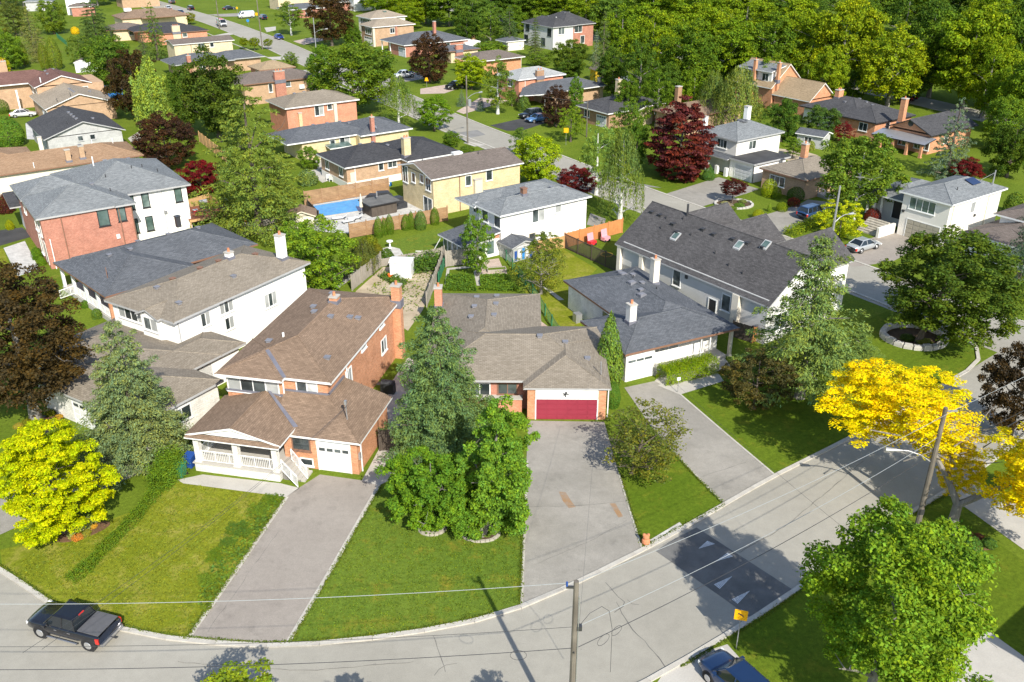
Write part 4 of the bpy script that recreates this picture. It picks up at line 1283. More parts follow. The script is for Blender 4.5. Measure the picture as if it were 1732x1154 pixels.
h = House('long_grey_roofed_house', 'long low house with slate grey roofs behind dark trees', -78.50, 220.10, 35.00, 'brick_tan', 'shingle_slate', 'trim_grey')
h.wall(0.5, 0.5, 12.0, 9.4, 0, 3.1); h.wall(11.0, 2.0, 21.0, 9.4, 0, 3.1); h.hip(-1.0, 0, 14.0, 10.0, 3.2, 18); h.hip(9.5, 1.2, 22.0, 10.0, 3.18, 18); h.chimney(3.0, 0.4, 0, 5.0, 0.9, 0.7, 'brick_red', 1)
h.win('f', 0.5, 6.0, 2.1, 1.4, 1.1, 2)

h = House('cream_brick_house', 'cream brick house with flat-pitched brown roof and two windows', -85.70, 239.50, 35.00, 'brick_buff', 'shingle_umber', 'trim_white')
h.wall(0.4, 0.4, 15.4, 7.0, 0, 4.9); h.gable(0, 0, 16.0, 7.4, 5.0, 13, 'u', inset=0.4)
h.win('f', 0.4, 7.2, 3.9, 1.5, 1.5, 2); h.win('f', 0.4, 10.0, 4.2, 0.9, 1.0, 1); h.downspout(4.6, 0.35, 0, 4.9, 'trim_brown')

h = House('black_roofed_house', 'red brick house with black roof and yellow chimney with three pots', -99.10, 275.80, 35.00, 'brick_coral', 'shingle_black', 'trim_brown')
h.wall(-3.0, 0.4, 11.0, 9.0, 0, 3.1); h.hip(-4.0, 0, 11.6, 9.4, 3.2, 17); h.chimney(2.0, 0.2, 0, 5.0, 2.2, 0.9, 'brick_buff', 3); h.win('f', 0.4, 4.4, 2.3, 1.2, 1.0, 1)
h.wall(-6.0, 8.8, 9.0, 17.0, 0, 3.2); h.hip(-8.0, 8.0, 10.0, 17.6, 3.3, 17)
h.plane([(6.0, 8.0, 3.5), (9.5, 8.0, 3.5), (9.5, 9.0, 3.8), (6.0, 9.0, 3.8)], 'metal_grey', name='metal_awning')

# ---- left background row
h = House('maroon_roofed_house', 'orange brick house with maroon roof, white windows and broad chimney', -93.10, 182.80, 35.00, 'brick_tan', 'shingle_maroon', 'trim_white')
h.wall(-0.4, -0.1, 12.0, 10.0, 0, 4.9); h.wall(-9.5, 7.0, 0.0, 15.0, 0, 4.9)
h.gable(-0.9, -0.4, 9.8, 10.4, 5.0, 19, 'v', inset=0.4); h.hip(-10.0, 6.0, 6.0, 15.5, 5.02, 20)
h.win('l', -0.4, 1.6, 4.0, 1.6, 1.5, 2); h.win('l', -0.4, 5.2, 4.0, 1.6, 1.5, 2); h.win('f', -0.1, 8.4, 3.4, 1.0, 1.6, 1); h.chimney(-4.0, 14.0, 4, 8.4, 1.8, 0.9, 'brick_tan', 3)
h.column(-3.6, 4.0, 0, 4.2, 0.3, 'trim_white'); h.vents([(3.0, 6.0), (4.6, 8.4), (3.2, 9.4)]); h.pipes([(0.8, 1.4)], 1.0, 'trim_white', 0.1)

h = House('beige_roofed_house', 'orange brick gabled house with beige roof beside a trampoline', -86.50, 170.30, 35.00, 'brick_tan', 'shingle_beige', 'trim_white')
h.wall(0.4, 0.4, 12.4, 15.0, 0, 3.2); h.gable(0.0, 0.0, 12.8, 16.0, 3.2, 19, 'v', inset=0.45)
h.vents([(6.0, 2.6), (6.0, 4.0), (6.0, 5.4), (6.0, 6.8), (9.6, 7.0)]); h.pipes([(2.6, 1.4), (5.0, 1.0)], 0.7); h.downspout(0.3, 0.3, 0, 3.1, 'trim_white')
h.garage('l', 0.4, 4.0, 3.0, 2.1, 'garage_grey', 4)

h = House('grey_siding_house', 'grey sided house with charcoal gabled roof', -75.90, 146.90, 35.00, 'siding_grey', 'shingle_charcoal', 'trim_grey')
h.wall(0.6, 0.5, 12.2, 15.0, 0, 3.2); h.gable(0.0, 0.0, 12.8, 15.6, 3.2, 19, 'v', inset=0.5)
for pu in (5.6, 7.5):
    h.win('f', 0.5, pu, 2.6, 0.7, 0.7, 1, frame='trim_grey')
h.vents([(6.0, 3.0), (6.0, 5.0), (6.0, 7.0), (6.0, 9.0), (9.0, 5.5)]); h.chimney(-0.4, 1.6, 0, 3.4, 0.6, 0.6, 'stucco_cream', 0); h.pipes([(4.4, 2.6)], 0.6)

h = House('tan_shingle_house', 'long house with sandy orange roof and twin tan chimneys', -72.50, 126.20, 35.00, 'stucco_cream', 'shingle_tan', 'trim_brown')
h.wall(-2.0, 0.5, 19.2, 9.6, 0, 3.1); h.hip(-3.5, 0, 19.8, 10.0, 3.2, 17); h.hip(-5.0, 3.0, 6.0, 15.5, 3.22, 17)
h.chimney(9.4, 1.0, 2.5, 5.2, 0.7, 0.5, 'brick_tan', 0); h.chimney(11.4, 1.3, 2.5, 5.4, 0.7, 0.5, 'brick_tan', 0)
h.pipes([(4.6, 0.6), (1.0, 8.0), (-2.4, 6.0), (14.0, 6.6), (17.0, 6.4)], 0.8, 'trim_white', 0.06); h.vents([(7.0, 8.0), (12.0, 5.4)])

h = House('far_brown_roofed_house', 'wide house with warm brown roof and white skylight at the avenue', -125.20, 307.18, 35, 'brick_buff', 'shingle_ochre', 'trim_brown')
for mm in ():
    pass
h.roof_m = 'shingle_beige'
h.roof_m = 'shingle_brown'
h.wall(0.5, 0.5, 21, 11, 0, 3.4); h.hip(0, 0, 22, 12, 3.5, 18); h.hip(6, -2, 17, 8, 3.52, 18); h.box('skylight', 3.0, 6.2, 5.0, 5.2, 7.8, 5.9, 'trim_white'); h.pipes([(8, 3.0)], 0.5)
h = House('small_brown_roofed_house', 'small yellow house with brown hip roof half hidden by a conifer', -118.35, 281.88, 30, 'brick_buff', 'shingle_umber', 'trim_brown')
h.wall(0.5, 0.5, 9.0, 8.0, 0, 3.2); h.hip(-1.5, -0.4, 10.0, 8.5, 3.3, 17); h.win('f', 0.5, 5.5, 2.0, 1.2, 1.1, 1)
h = House('far_brick_house', 'pink brick house with small brown roof at the top of the photo', -157.47, 344.50, 20, 'brick_red', 'shingle_umber', 'trim_white')
h.wall(0, 0, 7.5, 6, 0, 3.2); h.hip(-1.2, -0.4, 8.0, 6.4, 3.3, 17); h.wall(-2.0, 6.0, 6, 13, 0, 6.0, 'stucco_white'); h.hip(-2.4, 5.6, 6.4, 13.4, 6.0, 18); h.win('l', 0, 3, 1.8, 2.2, 1.6, 2)
h = House('far_grey_house', 'grey roofed white house among trees at the top of the photo', -182.03, 361.42, 15, 'siding_grey', 'shingle_grey', 'trim_grey')
h.wall(0, 0, 9, 8, 0, 3.4); h.hip(-0.5, -0.5, 9.5, 8.5, 3.4, 20)

# ---- row across the avenue
h = House('white_brick_house', 'white brick two-storey house with grey hip roof and flat-roofed garage', 34.10, 137.00, 35.00, 'stucco_beige', 'shingle_grey', 'trim_grey')
h.wall(0.45, 0.45, 10.4, 8.0, 0, 5.3); h.hip(0, 0, 10.8, 8.4, 5.4, 22)
h.win('f', 0.45, 4.0, 4.2, 1.5, 1.2, 2); h.win('l', 0.45, 3.4, 4.3, 1.9, 1.2, 3)
h.wall(-0.6, -4.2, 6.6, 0.5, 0, 2.75, 'stucco_white'); h.flat(-1.0, -4.6, 7.2, 0.42, 2.75, 0.25)
h.garage('l', -0.6, -2.2, 3.1, 2.1, 'garage_grey', 4, False); h.plane([(-1.4, 0.4, 2.7), (0.43, 0.4, 3.0), (0.43, 8.6, 3.0), (-1.4, 8.6, 2.7)], 'shingle_slate', name='porch_roof')
for cv in (0.7, 2.6, 4.6):
    h.box('porch_pier', -1.3, cv - 0.25, 0, -0.8, cv + 0.25, 1.3, 'trim_white')
h.door('l', 0.45, 2.2, 0.2, mat='trim_white'); h.chimney(1.6, 8.4, 0, 7.4, 0.6, 0.6, 'stucco_white', 0); h.chimney(9.9, 7.2, 0, 8.2, 0.8, 0.8, 'stucco_white', 0)
add(MB().lathe([(0.8, 0), (0.8, 0.18), (0.55, 0.2), (0.5, 0.05)], 5.4, 4.2, 14), 'roof_turbine', 'shingle_slate', h.o).location = (0, 0, h.rz(5.4, 4.2) - 0.1)
h.downspout(-0.7, -4.3, 0, 2.7, 'trim_black')

h = House('brown_bungalow', 'small brown brick bungalow with taupe hip roof behind clipped bushes', 41.00, 124.00, 35.00, 'brick_tan', 'shingle_taupe', 'trim_brown')
h.wall(0.4, 0.4, 11, 8.0, 0, 2.9); h.hip(0, 0, 11.5, 8.4, 3.0, 20); h.win('l', 0.4, 5.2, 1.7, 2.6, 1.3, 3); h.chimney(6.0, 5.4, 3, 6.2, 0.8, 0.8, 'brick_orange', 1)
h.box('front_steps', 3.6, -1.6, 0, 5.2, 0.4, 0.5, 'concrete'); h.railing((3.6, -1.5), (3.6, 0.3), 0.2, 0.5, 0.9, 0.3); h.win('f', 0.4, 8.2, 1.4, 1.4, 1.0, 1)

h = House('beige_split_house', 'beige two-storey house with grey roof, solar panel and brown garage', 52.50, 104.60, 35.00, 'stucco_beige', 'shingle_grey', 'trim_white')
h.wall(0.45, 0.45, 11.8, 6.7, 0, 5.5); h.hip(0, 0, 12.3, 7.2, 5.6, 19); h.wall(3.0, 6.4, 11.0, 12.5, 0, 3.9, 'stucco_grey'); h.hip(1.6, 5.8, 12.2, 13.2, 3.9, 18)
h.win('l', 0.45, 4.0, 4.4, 3.4, 1.4, 4, glass='glass_green'); h.garage('l', 0.45, 3.4, 4.4, 2.3, 'garage_taupe', 5, False)
h.downspout(1.2, 0.4, 0, 5.4, 'trim_cream'); h.downspout(8.9, 0.4, 0, 5.4, 'trim_cream'); h.win('f', 0.45, 5.6, 4.2, 0.9, 1.3, 1, glass='glass_curtain')
su, sv = 8.2, 3.2
add(MB().slab([(7.3, 1.9, 6.42), (9.1, 1.9, 6.42), (9.1, 3.1, 6.85), (7.3, 3.1, 6.85)], 0.06), 'solar_panel', 'solar', h.o)
add(MB().tube((10.6, 1.2, 5.8), (10.6, 1.2, 7.9), 0.08).tube((10.6, 1.2, 7.6), (9.4, 2.2, 6.6), 0.02).tube((10.6, 1.2, 7.6), (11.6, 2.2, 6.5), 0.02), 'service_mast', 'metal_grey', h.o)
h.pipes([(4.0, 2.0)], 0.4); h.box('wall_lamp', 6.2, 0.3, 2.9, 6.5, 0.46, 3.2, 'metal_dark'); h.box('wall_lamp', 0.3, 6.2, 3.0, 0.46, 6.5, 3.3, 'metal_dark')
h.box('side_gate', 11.4, -0.6, 0, 12.8, -0.5, 2.2, 'trim_cream')
for k in range(7):
    h.box('front_step', -0.6 - 0.35 * k, 7.4, 0, -0.25 - 0.35 * k, 10.4, 1.4 - 0.2 * k, 'stone_edge')
h.box('stair_wall', -3.0, 7.0, 0, 0.4, 7.35, 1.3, 'stucco_beige'); h.door('l', 3.0, 8.6, 1.0, 1.6, 2.4, 'trim_black'); 
for cv in (10.6, 11.6, 12.6):
    h.column(2.2, cv, 0.9, 3.7, 0.22, 'trim_white')

h = House('corner_house', 'low house with brown roof and white walls at the edge of the photo', 53.54, 103.09, 35, 'stucco_white', 'shingle_umber', 'trim_white')
h.wall(0.5, -8.6, 12, -0.5, 0, 2.7); h.hip(0, -9, 12.5, 0, 2.8, 17); h.wall(5.5, -8.4, 13, -1.4, 0, 4.4); h.hip(4.8, -9.2, 14, -0.8, 4.4, 18)

h = House('ranch_house', 'dark-roofed ranch house of orange brick and white siding among trees', 63.40, 159.00, 35.00, 'brick_orange', 'shingle_charcoal', 'trim_black')
h.wall(0.5, 0.5, 11.2, 9.0, 0, 3.1); h.wall(2.0, 5.0, 12.0, 17.0, 0, 3.1, 'siding_white'); h.hip(0, 0, 11.7, 9.5, 3.2, 19); h.hip(1.2, 4.4, 12.8, 17.6, 3.22, 19); h.win('l', 0.5, 2.8, 2.0, 1.6, 1.3, 2)
h.win('l', 2.0, 8.5, 1.8, 2.4, 1.5, 2); h.win('f', 0.5, 4.2, 2.0, 1.0, 1.4, 1); h.win('f', 0.5, 7.4, 2.2, 1.0, 0.9, 1); h.chimney(6.4, 13.0, 4, 6.2, 1.4, 0.9, 'brick_orange', 2); h.vents([(8.0, 9.6), (8.2, 8.2), (8.4, 7.0), (5.0, 10.5)])

h = House('gabled_porch_house', 'brick house with dark gable, round window and long front porch', 68.90, 149.10, 35.00, 'brick_orange', 'shingle_charcoal', 'trim_black')
h.wall(0.6, 0.6, 13.0, 8.2, 0, 3.2); h.gable(0, 0, 14, 8.8, 3.3, 24, 'u', inset=0.5); h.chimney(4.6, 8.8, 2, 7.4, 0.9, 0.9, 'brick_orange', 1)
h.plane([(-2.6, -0.6, 2.3), (0.55, -0.6, 2.9), (0.55, 9.4, 2.9), (-2.6, 9.4, 2.3)], 'metal_grey', name='porch_roof')
for cv in (0.0, 2.6, 5.2, 7.6, 9.2):
    h.column(-2.3, cv, 0, 2.25, 0.4, 'brick_orange')
h.win('l', 0.6, 1.8, 1.4, 2.6, 1.3, 4); h.win('l', 0.6, 5.4, 1.4, 1.4, 1.3, 2); h.win('l', 0.6, 7.4, 1.3, 1.0, 1.3, 1); add(MB().tube((0.46, 4.4, 4.5), (0.54, 4.4, 4.5), 0.5, n=18), 'round_window', 'glass', h.o)
h.win('f', 0.6, 5.5, 1.9, 1.0, 1.2, 1)
h = House('dormer_house', 'tan-roofed house with white dormer and two slim brick chimneys', 57.60, 178.50, 35.00, 'brick_orange', 'shingle_ochre', 'trim_white')
h.wall(0.4, 0.4, 7.4, 9.0, 0, 3.0); h.gable(0, 0, 8.0, 9.5, 3.0, 38, 'v', inset=0.4); h.wall(0.0, 9.4, 9.0, 19.0, 0, 4.6); h.gable(-0.6, 9.2, 9.6, 19.5, 4.2, 40, 'v', inset=0.4)
h.box('dormer_wall', 0.6, 10.4, 4.2, 5, 18.6, 7.2, 'siding_white'); h.plane([(-0.2, 9.9, 7.2), (4.8, 9.9, 8.3), (4.8, 19.0, 8.3), (-0.2, 19.0, 7.2)], 'shingle_grey', name='dormer_roof')
h.win('l', 0.6, 12.0, 5.9, 1.5, 1.4, 2); h.win('l', 0.6, 16.5, 5.9, 1.2, 1.3, 2); h.chimney(1.0, 9.2, 2, 9.0, 0.6, 0.6, 'brick_orange', 1); h.chimney(0.0, 14.4, 2, 9.0, 0.6, 0.6, 'brick_orange', 1)

h = House('pale_roofed_house', 'orange brick two-storey house with pale grey roof and stepped chimney', 1.30, 191.60, 35.00, 'brick_coral', 'shingle_pale', 'trim_white')
h.wall(0.5, 0.5, 12.0, 8.0, 0, 4.7); h.hip(0, 0, 12.5, 8.5, 4.8, 19); h.chimney(5.6, 0.2, 0, 6.2, 1.8, 0.7, 'brick_brown', 2); h.downspout(2.0, 0.4, 0, 4.7); h.win('l', 0.5, 3.6, 3.6, 1.8, 1.2, 2)
h = House('carport_house', 'low grey-roofed house with porch posts beside the crimson maple', 6.40, 186.70, 35.00, 'brick_tan', 'shingle_slate', 'trim_white')
h.wall(3.0, 1.0, 16.0, 9.0, 0, 2.9); h.hip(0.0, -0.2, 16.8, 9.6, 3.0, 16); h.plane([(-5.0, 1.4, 2.9), (1.0, -0.6, 2.9), (4.0, 4.0, 3.4), (-1.0, 6.0, 3.4)], 'shingle_slate', name='carport_roof')
h.column(0.6, 0.4, 0, 2.8, 0.2, 'trim_white'); h.column(-3.6, 2.0, 0, 2.8, 0.2, 'trim_white'); h.chimney(16.0, 1.4, 0, 4.2, 0.9, 0.9, 'brick_buff', 0); h.win('f', 1.0, 9.2, 2.0, 1.2, 0.9, 2); h.vents([(13.2, 5.6)])
h = House('charcoal_roofed_bungalow', 'buff brick bungalow with charcoal roof and pale garage behind trees', 17.70, 167.80, 35.00, 'brick_brown', 'shingle_charcoal', 'trim_white')
h.wall(0.5, 0.5, 14.6, 9.0, 0, 2.9); h.hip(-0.2, 0.0, 8.0, 9.4, 3.0, 17); h.hip(3.0, 1.0, 15.2, 11.0, 3.02, 18); h.garage('l', 0.5, 2.6, 2.6, 2.1, 'garage_grey', 4); h.chimney(11.4, 10.6, 2, 6.4, 0.9, 0.9, 'brick_buff', 1)
h.gable(6.0, -1.2, 10.6, 3.0, 3.0, 18, 'v', gmat='brick_buff', inset=0.3); h.wall(6.4, -0.8, 10.2, 1.0, 0, 3.0, 'brick_buff'); h.win('f', 0.5, 12.5, 2.0, 1.2, 1.0, 1); h.win('l', 0.5, 6.8, 1.8, 1.4, 1.2, 2)
h = House('grey_garage_house', 'red brick house with wide grey roof, blue garage door and tall chimney', -28.70, 251.50, 35.00, 'brick_red', 'shingle_slate', 'trim_white')
h.wall(0.6, 0.6, 20.5, 10.0, 0, 3.1); h.hip(0, 0, 21.0, 13.8, 3.2, 17); h.garage('l', 0.6, 2.2, 3.6, 2.3, 'garage_grey', 4); h.column(0.4, 8.5, 0, 3.0, 0.25, 'trim_white'); h.column(0.4, 13.2, 0, 3.0, 0.25, 'trim_white'); h.chimney(12.0, 4.2, 3, 8.0, 0.7, 0.7, 'brick_red', 0)
h.vents([(9.0, 8.0), (10.5, 8.2), (12.0, 8.6)]); h.win('f', 0.6, 14.0, 2.2, 1.2, 0.8, 1); h.wall(19.0, -0.4, 24.0, 3.0, 0, 2.5, 'stucco_white', 'garden_wall')
h = House('brown_brick_house', 'tan brick two-storey house with beige hip roof and dark bay window', -39.60, 270.80, 35.00, 'brick_brown', 'shingle_beige', 'trim_white')
h.wall(0.5, 0.5, 13.6, 8.0, 0, 5.3, 'brick_tan'); h.hip(0, 0, 14.1, 8.4, 5.4, 20); h.win('f', 0.5, 6.6, 4.0, 1.4, 1.3, 2); h.win('l', 0.5, 3.6, 4.0, 3.4, 1.6, 3); h.garage('l', 0.5, 4.0, 4.6, 2.3, 'garage_white', 4); h.box('corner_pier', 0.3, 0.3, 0, 0.9, 0.9, 5.2, 'trim_cream'); h.chimney(7.8, 0.35, 0, 5.3, 0.5, 0.3, 'brick_red', 0)
h = House('raised_beige_house', 'house with beige roof and dark upper windows behind the tan brick one', -42.20, 285.80, 35.00, 'stucco_cream', 'shingle_beige', 'trim_white')
h.wall(0.5, 0.5, 12.0, 9.0, 0, 5.9); h.hip(0, 0, 12.5, 9.7, 6.0, 19); h.win('l', 0.5, 4.6, 4.6, 6.0, 1.7, 4); h.box('skylight', 6.2, 3.2, 7.0, 7.2, 4.2, 7.5, 'glass_green')
h = House('modern_house', 'large modern house of pale stone and red brick with black hip roof', 11.30, 264.20, 35.00, 'stucco_grey', 'shingle_charcoal', 'trim_grey', frame='trim_black')
h.wall(0.5, 0.5, 7.6, 14.4, 0, 6.1); h.wall(7.0, 1.2, 15.5, 14.0, 0, 6.1, 'brick_red'); h.hip(0, 0, 8.6, 15.0, 6.2, 24); h.hip(4.0, 0.6, 16.0, 14.6, 6.22, 26)
h.win('f', 0.5, 3.4, 5.0, 2.0, 1.8, 2, frame='trim_white'); h.win('f', 1.2, 10.0, 5.0, 2.6, 1.8, 2, frame='trim_white'); h.win('f', 1.2, 11.6, 2.0, 1.4, 2.0, 1, frame='trim_white')
for p, z_ in ((12.6, 5.0), (13.2, 1.8), (2.2, 4.6), (5.0, 1.8)):
    h.win('l', 0.5, p, z_, 1.6, 1.9, 1)
h.vents([(4.4, 8.0), (5.6, 7.4), (9.4, 6.8), (10.6, 6.4)]); h.pipes([(6.0, 6.4)], 0.6, 'trim_white', 0.2)
h = House('yellow_annex_house', 'cream house with low grey roof and broad brick chimney', -14.90, 242.90, 35.00, 'brick_buff', 'shingle_slate', 'trim_brown')
h.wall(-0.6, 0.5, 7.6, 6.0, 0, 2.9); h.hip(-5.0, 0, 8.2, 6.6, 3.0, 17); h.chimney(1.6, 0.2, 0, 4.4, 2.0, 0.8, 'brick_red', 3)
h = House('umber_roofed_house', 'orange brick house with brown roof behind the birch', -1.60, 227.05, 35, 'brick_orange', 'shingle_umber', 'trim_white')
h.wall(-6.0, 0.5, 5.0, 8.0, 0, 3.6); h.hip(-9.0, -0.5, 5.6, 8.8, 3.7, 17); h.gable(3.0, 5.0, 9.0, 12.0, 2.6, 20, 'v', inset=0.3); h.wall(3.4, 5.4, 8.6, 11.6, 0, 2.6, 'stucco_cream')
h = House('small_grey_garage', 'small pale garage with grey roof near the modern house', -1.15, 262.95, 35, 'stucco_cream', 'shingle_slate', 'trim_white', cat='garage')
h.wall(0.3, 0.3, 5.7, 5.0, 0, 2.6); h.hip(-0.6, 0, 6.2, 5.4, 2.6, 17)
h = House('white_gabled_house', 'white gabled house with grey roof at the top behind the crimson tree', -59.11, 361.42, 35, 'siding_white', 'shingle_grey', 'trim_white')
h.wall(0, 0, 9.0, 10.0, 0, 4.4); h.gable(-0.6, -0.6, 9.6, 10.6, 4.4, 24, 'v', inset=0.6); h.wall(-8, 4, 0, 12, 0, 3.2, 'brick_red'); h.hip(-8.6, 3.4, 1, 12.6, 3.2, 17)
h = House('cream_top_house', 'cream house with white windows behind the birch at the top edge', -88.05, 364.16, 35, 'brick_buff', 'shingle_umber', 'trim_white')
h.wall(0, 0, 14, 9, 0, 6.0); h.hip(-0.5, -0.5, 14.5, 9.5, 6.0, 18); h.win('f', 0, 4.0, 4.6, 1.2, 1.2, 1); h.win('f', 0, 8.0, 4.6, 1.4, 1.2, 1); h.win('l', 0, 4.5, 4.4, 2.0, 1.2, 2)
h = House('red_low_house', 'low red brick house with slate roof at the top', -75.00, 339.59, 35, 'brick_red', 'shingle_slate', 'trim_white')
h.wall(0, 0, 9, 8, 0, 3.0); h.hip(-5.0, -0.5, 9.6, 8.6, 3.1, 18); h.win('f', 0, 3.5, 1.7, 2.2, 1.4, 2)
h = House('brown_back_house', 'house with rusty brown roof and tan chimney behind the white brick one', 36.91, 162.37, 35, 'brick_tan', 'shingle_tan', 'trim_brown')
h.roof_m = 'shingle_brown'
h.wall(-4, 4, 10, 12, 0, 3.4); h.hip(-5, 3.4, 10.6, 12.6, 3.4, 18); h.chimney(-0.8, 10.0, 2, 7.4, 1.0, 0.8, 'brick_brown', 0)
h = House('brick_villa', 'light grey roofed house at the far end of the avenue', -150, 372, 35, 'brick_tan', 'shingle_grey', 'trim_white')
h.wall(0, 0, 14, 9, 0, 3.6); h.hip(-0.6, -0.6, 14.6, 9.6, 3.6, 18)

# ------------------------------------------------------------------ trees
def unit(v):
    return v / np.maximum(np.linalg.norm(v, axis=-1, keepdims=True), 1e-9)

def leaf_mesh(name, c, nrm, size, mat, aspect=0.62, rng=None, tang=None, curl=0.25, zsq=0.52):
    """one small pointed leaf (two bent triangles pairs) per row of c"""
    n = len(c)
    nrm = unit(nrm)
    if tang is None:
        tang = rng.normal(size=(n, 3))
    t = unit(tang - nrm * np.sum(tang * nrm, 1, keepdims=True))
    b = np.cross(nrm, t)
    s = size.reshape(-1, 1)
    v = np.empty((n, 4, 3), np.float32)
    q = np.array([1, 1, zsq])
    v[:, 0] = c - t * s * q
    v[:, 1] = c + (b * s * aspect - nrm * s * curl * 0.5) * q
    v[:, 2] = c + (t * s - nrm * s * curl) * q
    v[:, 3] = c - (b * s * aspect + nrm * s * curl * 0.5) * q
    me = bpy.data.meshes.new(name)
    me.vertices.add(n * 4)
    me.vertices.foreach_set('co', v.reshape(-1))
    me.loops.add(n * 4)
    me.loops.foreach_set('vertex_index', np.arange(n * 4, dtype=np.int32))
    me.polygons.add(n)
    me.polygons.foreach_set('loop_start', np.arange(0, n * 4, 4, dtype=np.int32))
    me.materials.append(MATS[mat])
    me.update(calc_edges=True)
    return me

def spread_clumps(rng, n, shape, mind):
    """clump centres inside a unit crown (radius 1, z 0..1); shape(p)->bool"""
    out = np.zeros((n, 3))
    k = 0
    w = np.array([1, 1, 1.4])
    cand = rng.uniform((-1, -1, 0), (1, 1, 1), (n * 60, 3))
    for p in cand:
        if k >= n:
            break
        if k and np.min(np.sum(((out[:k] - p) * w) ** 2, 1)) < mind * mind:
            continue
        if not shape(p):
            continue
        out[k] = p
        k += 1
    return out[:k]

def fill_clumps(rng, cents, radii, per, flat, up, jitter):
    n = len(cents) * per
    d = unit(rng.normal(size=(n, 3)))
    d[:, 2] = np.where(rng.random(n) < 0.72, np.abs(d[:, 2]), d[:, 2])
    rad = np.repeat(radii, per) * rng.uniform(0.35, 1.08, n) ** 0.6
    # ragged clump outline
    rad *= 1 + 0.22 * np.sin(d[:, 0] * 7 + np.repeat(rng.uniform(0, 6, len(cents)), per)) * np.cos(d[:, 1] * 6)
    pos = np.repeat(cents, per, 0) + d * rad[:, None] * np.array([1, 1, flat * 0.68])
    nrm = d * 0.7 + np.array([0, 0, up]) + rng.normal(size=(n, 3)) * jitter
    return pos, nrm

CROWN = {}
def proto(key, mesh, trunk=None):
    CROWN[key] = mesh

def crown_round(key, seed, n=58, per=150, mind=0.26, cr=(0.2, 0.32), size=0.038, lump=0.18, flat=0.72, zs=0.95, top=0.55, mat='leaf', up=0.55, jit=0.5, hollow=0.45, prof=None, asp=0.62, zsq=0.52):
    rng = np.random.default_rng(seed)
    ph = rng.uniform(0, 6.28, 6)
    def shape(p):
        z = (p[2] - 0.45) / 0.55
        a = math.atan2(p[1], p[0])
        lim = 1 - cr[0] * 0.8 + lump * (math.sin(2 * a + ph[0]) * 0.5 + math.sin(3 * a + ph[1] + z * 2) * 0.5 + 0.4 * math.sin(5 * a + ph[2] - z * 3)) - lump * 0.4
        if prof:
            rr = math.hypot(p[0], p[1]) / max(prof(p[2]) * lim, 1e-3)
            return hollow < rr < 1 or (rr < 1 and p[2] > 0.8)
        rr = math.sqrt((p[0] ** 2 + p[1] ** 2) / lim ** 2 + (z / 1.0) ** 2)
        return hollow < rr < 1
    c = spread_clumps(rng, n, shape, mind)
    rad = rng.uniform(cr[0], cr[1], len(c))
    pos, nrm = fill_clumps(rng, c, rad, per, flat, up, jit)
    sz = rng.uniform(0.6, 1.35, len(pos)) * size * 1.28
    CROWN[key] = leaf_mesh('crown', pos, nrm, sz, mat, asp, rng, None, 0.25, zsq)
    CROWN[key + '/c'] = c

def crown_cone(key, seed, whorls=26, per_whorl=13, droop=0.28, size=0.05, taper=1.0, gap=0.12, dens=34, mat='needle', lift=0.0, irregular=0.12, sub=1.0):
    """spruce: tiers of drooping boughs, each bough a flat spray of needle tufts"""
    rng = np.random.default_rng(seed)
    P, N, T, S = [], [], [], []
    for w in range(whorls):
        f = (w + 0.5) / whorls
        z0 = f ** 0.92
        L0 = (1 - z0) ** taper * (1 - gap * (w % 2)) + 0.03
        k_n = max(4, int(per_whorl * (0.45 + 0.75 * (1 - z0))))
        off = rng.uniform(0, 6.28)
        for k in range(k_n):
            a = off + 6.28 * k / k_n + rng.normal() * 0.16
            L = L0 * (1 + rng.normal() * irregular)
            m = int(dens * (0.35 + L) * sub)
            t = rng.uniform(0.08, 1.0, m) ** 0.75
            side = rng.normal(size=m) * (0.075 + 0.11 * L) * (1.05 - t * 0.75)
            rr = t * L
            zz = z0 + lift * rr - droop * rr ** 1.5 * 0.42 + 0.03 * L * np.sin(t * 3) + rng.normal(size=m) * 0.008 + 0.018 * np.where(t > 0.8, 1, 0)
            ca, sa = math.cos(a), math.sin(a)
            x = rr * ca - side * sa
            y = rr * sa + side * ca
            P.append(np.stack([x, y, zz - np.abs(side) * 0.1], 1))
            tg = np.stack([ca - 1.4 * np.sign(side) * sa * 0.5, sa + 1.4 * np.sign(side) * ca * 0.5, np.full(m, -0.22)], 1) + rng.normal(size=(m, 3)) * 0.35
            T.append(tg)
            nn = np.stack([np.full(m, ca * 0.35), np.full(m, sa * 0.35), np.full(m, 0.9)], 1) + rng.normal(size=(m, 3)) * 0.55
            N.append(nn)
            S.append(rng.uniform(0.65, 1.3, m) * size * (0.6 + 0.4 * L0 ** 0.3))
    pos = np.concatenate(P); nr = np.concatenate(N); tg = np.concatenate(T); sz = np.concatenate(S)
    CROWN[key] = leaf_mesh('crown', pos, nr, sz, mat, 0.36, rng, tg, 0.5, 0.4)

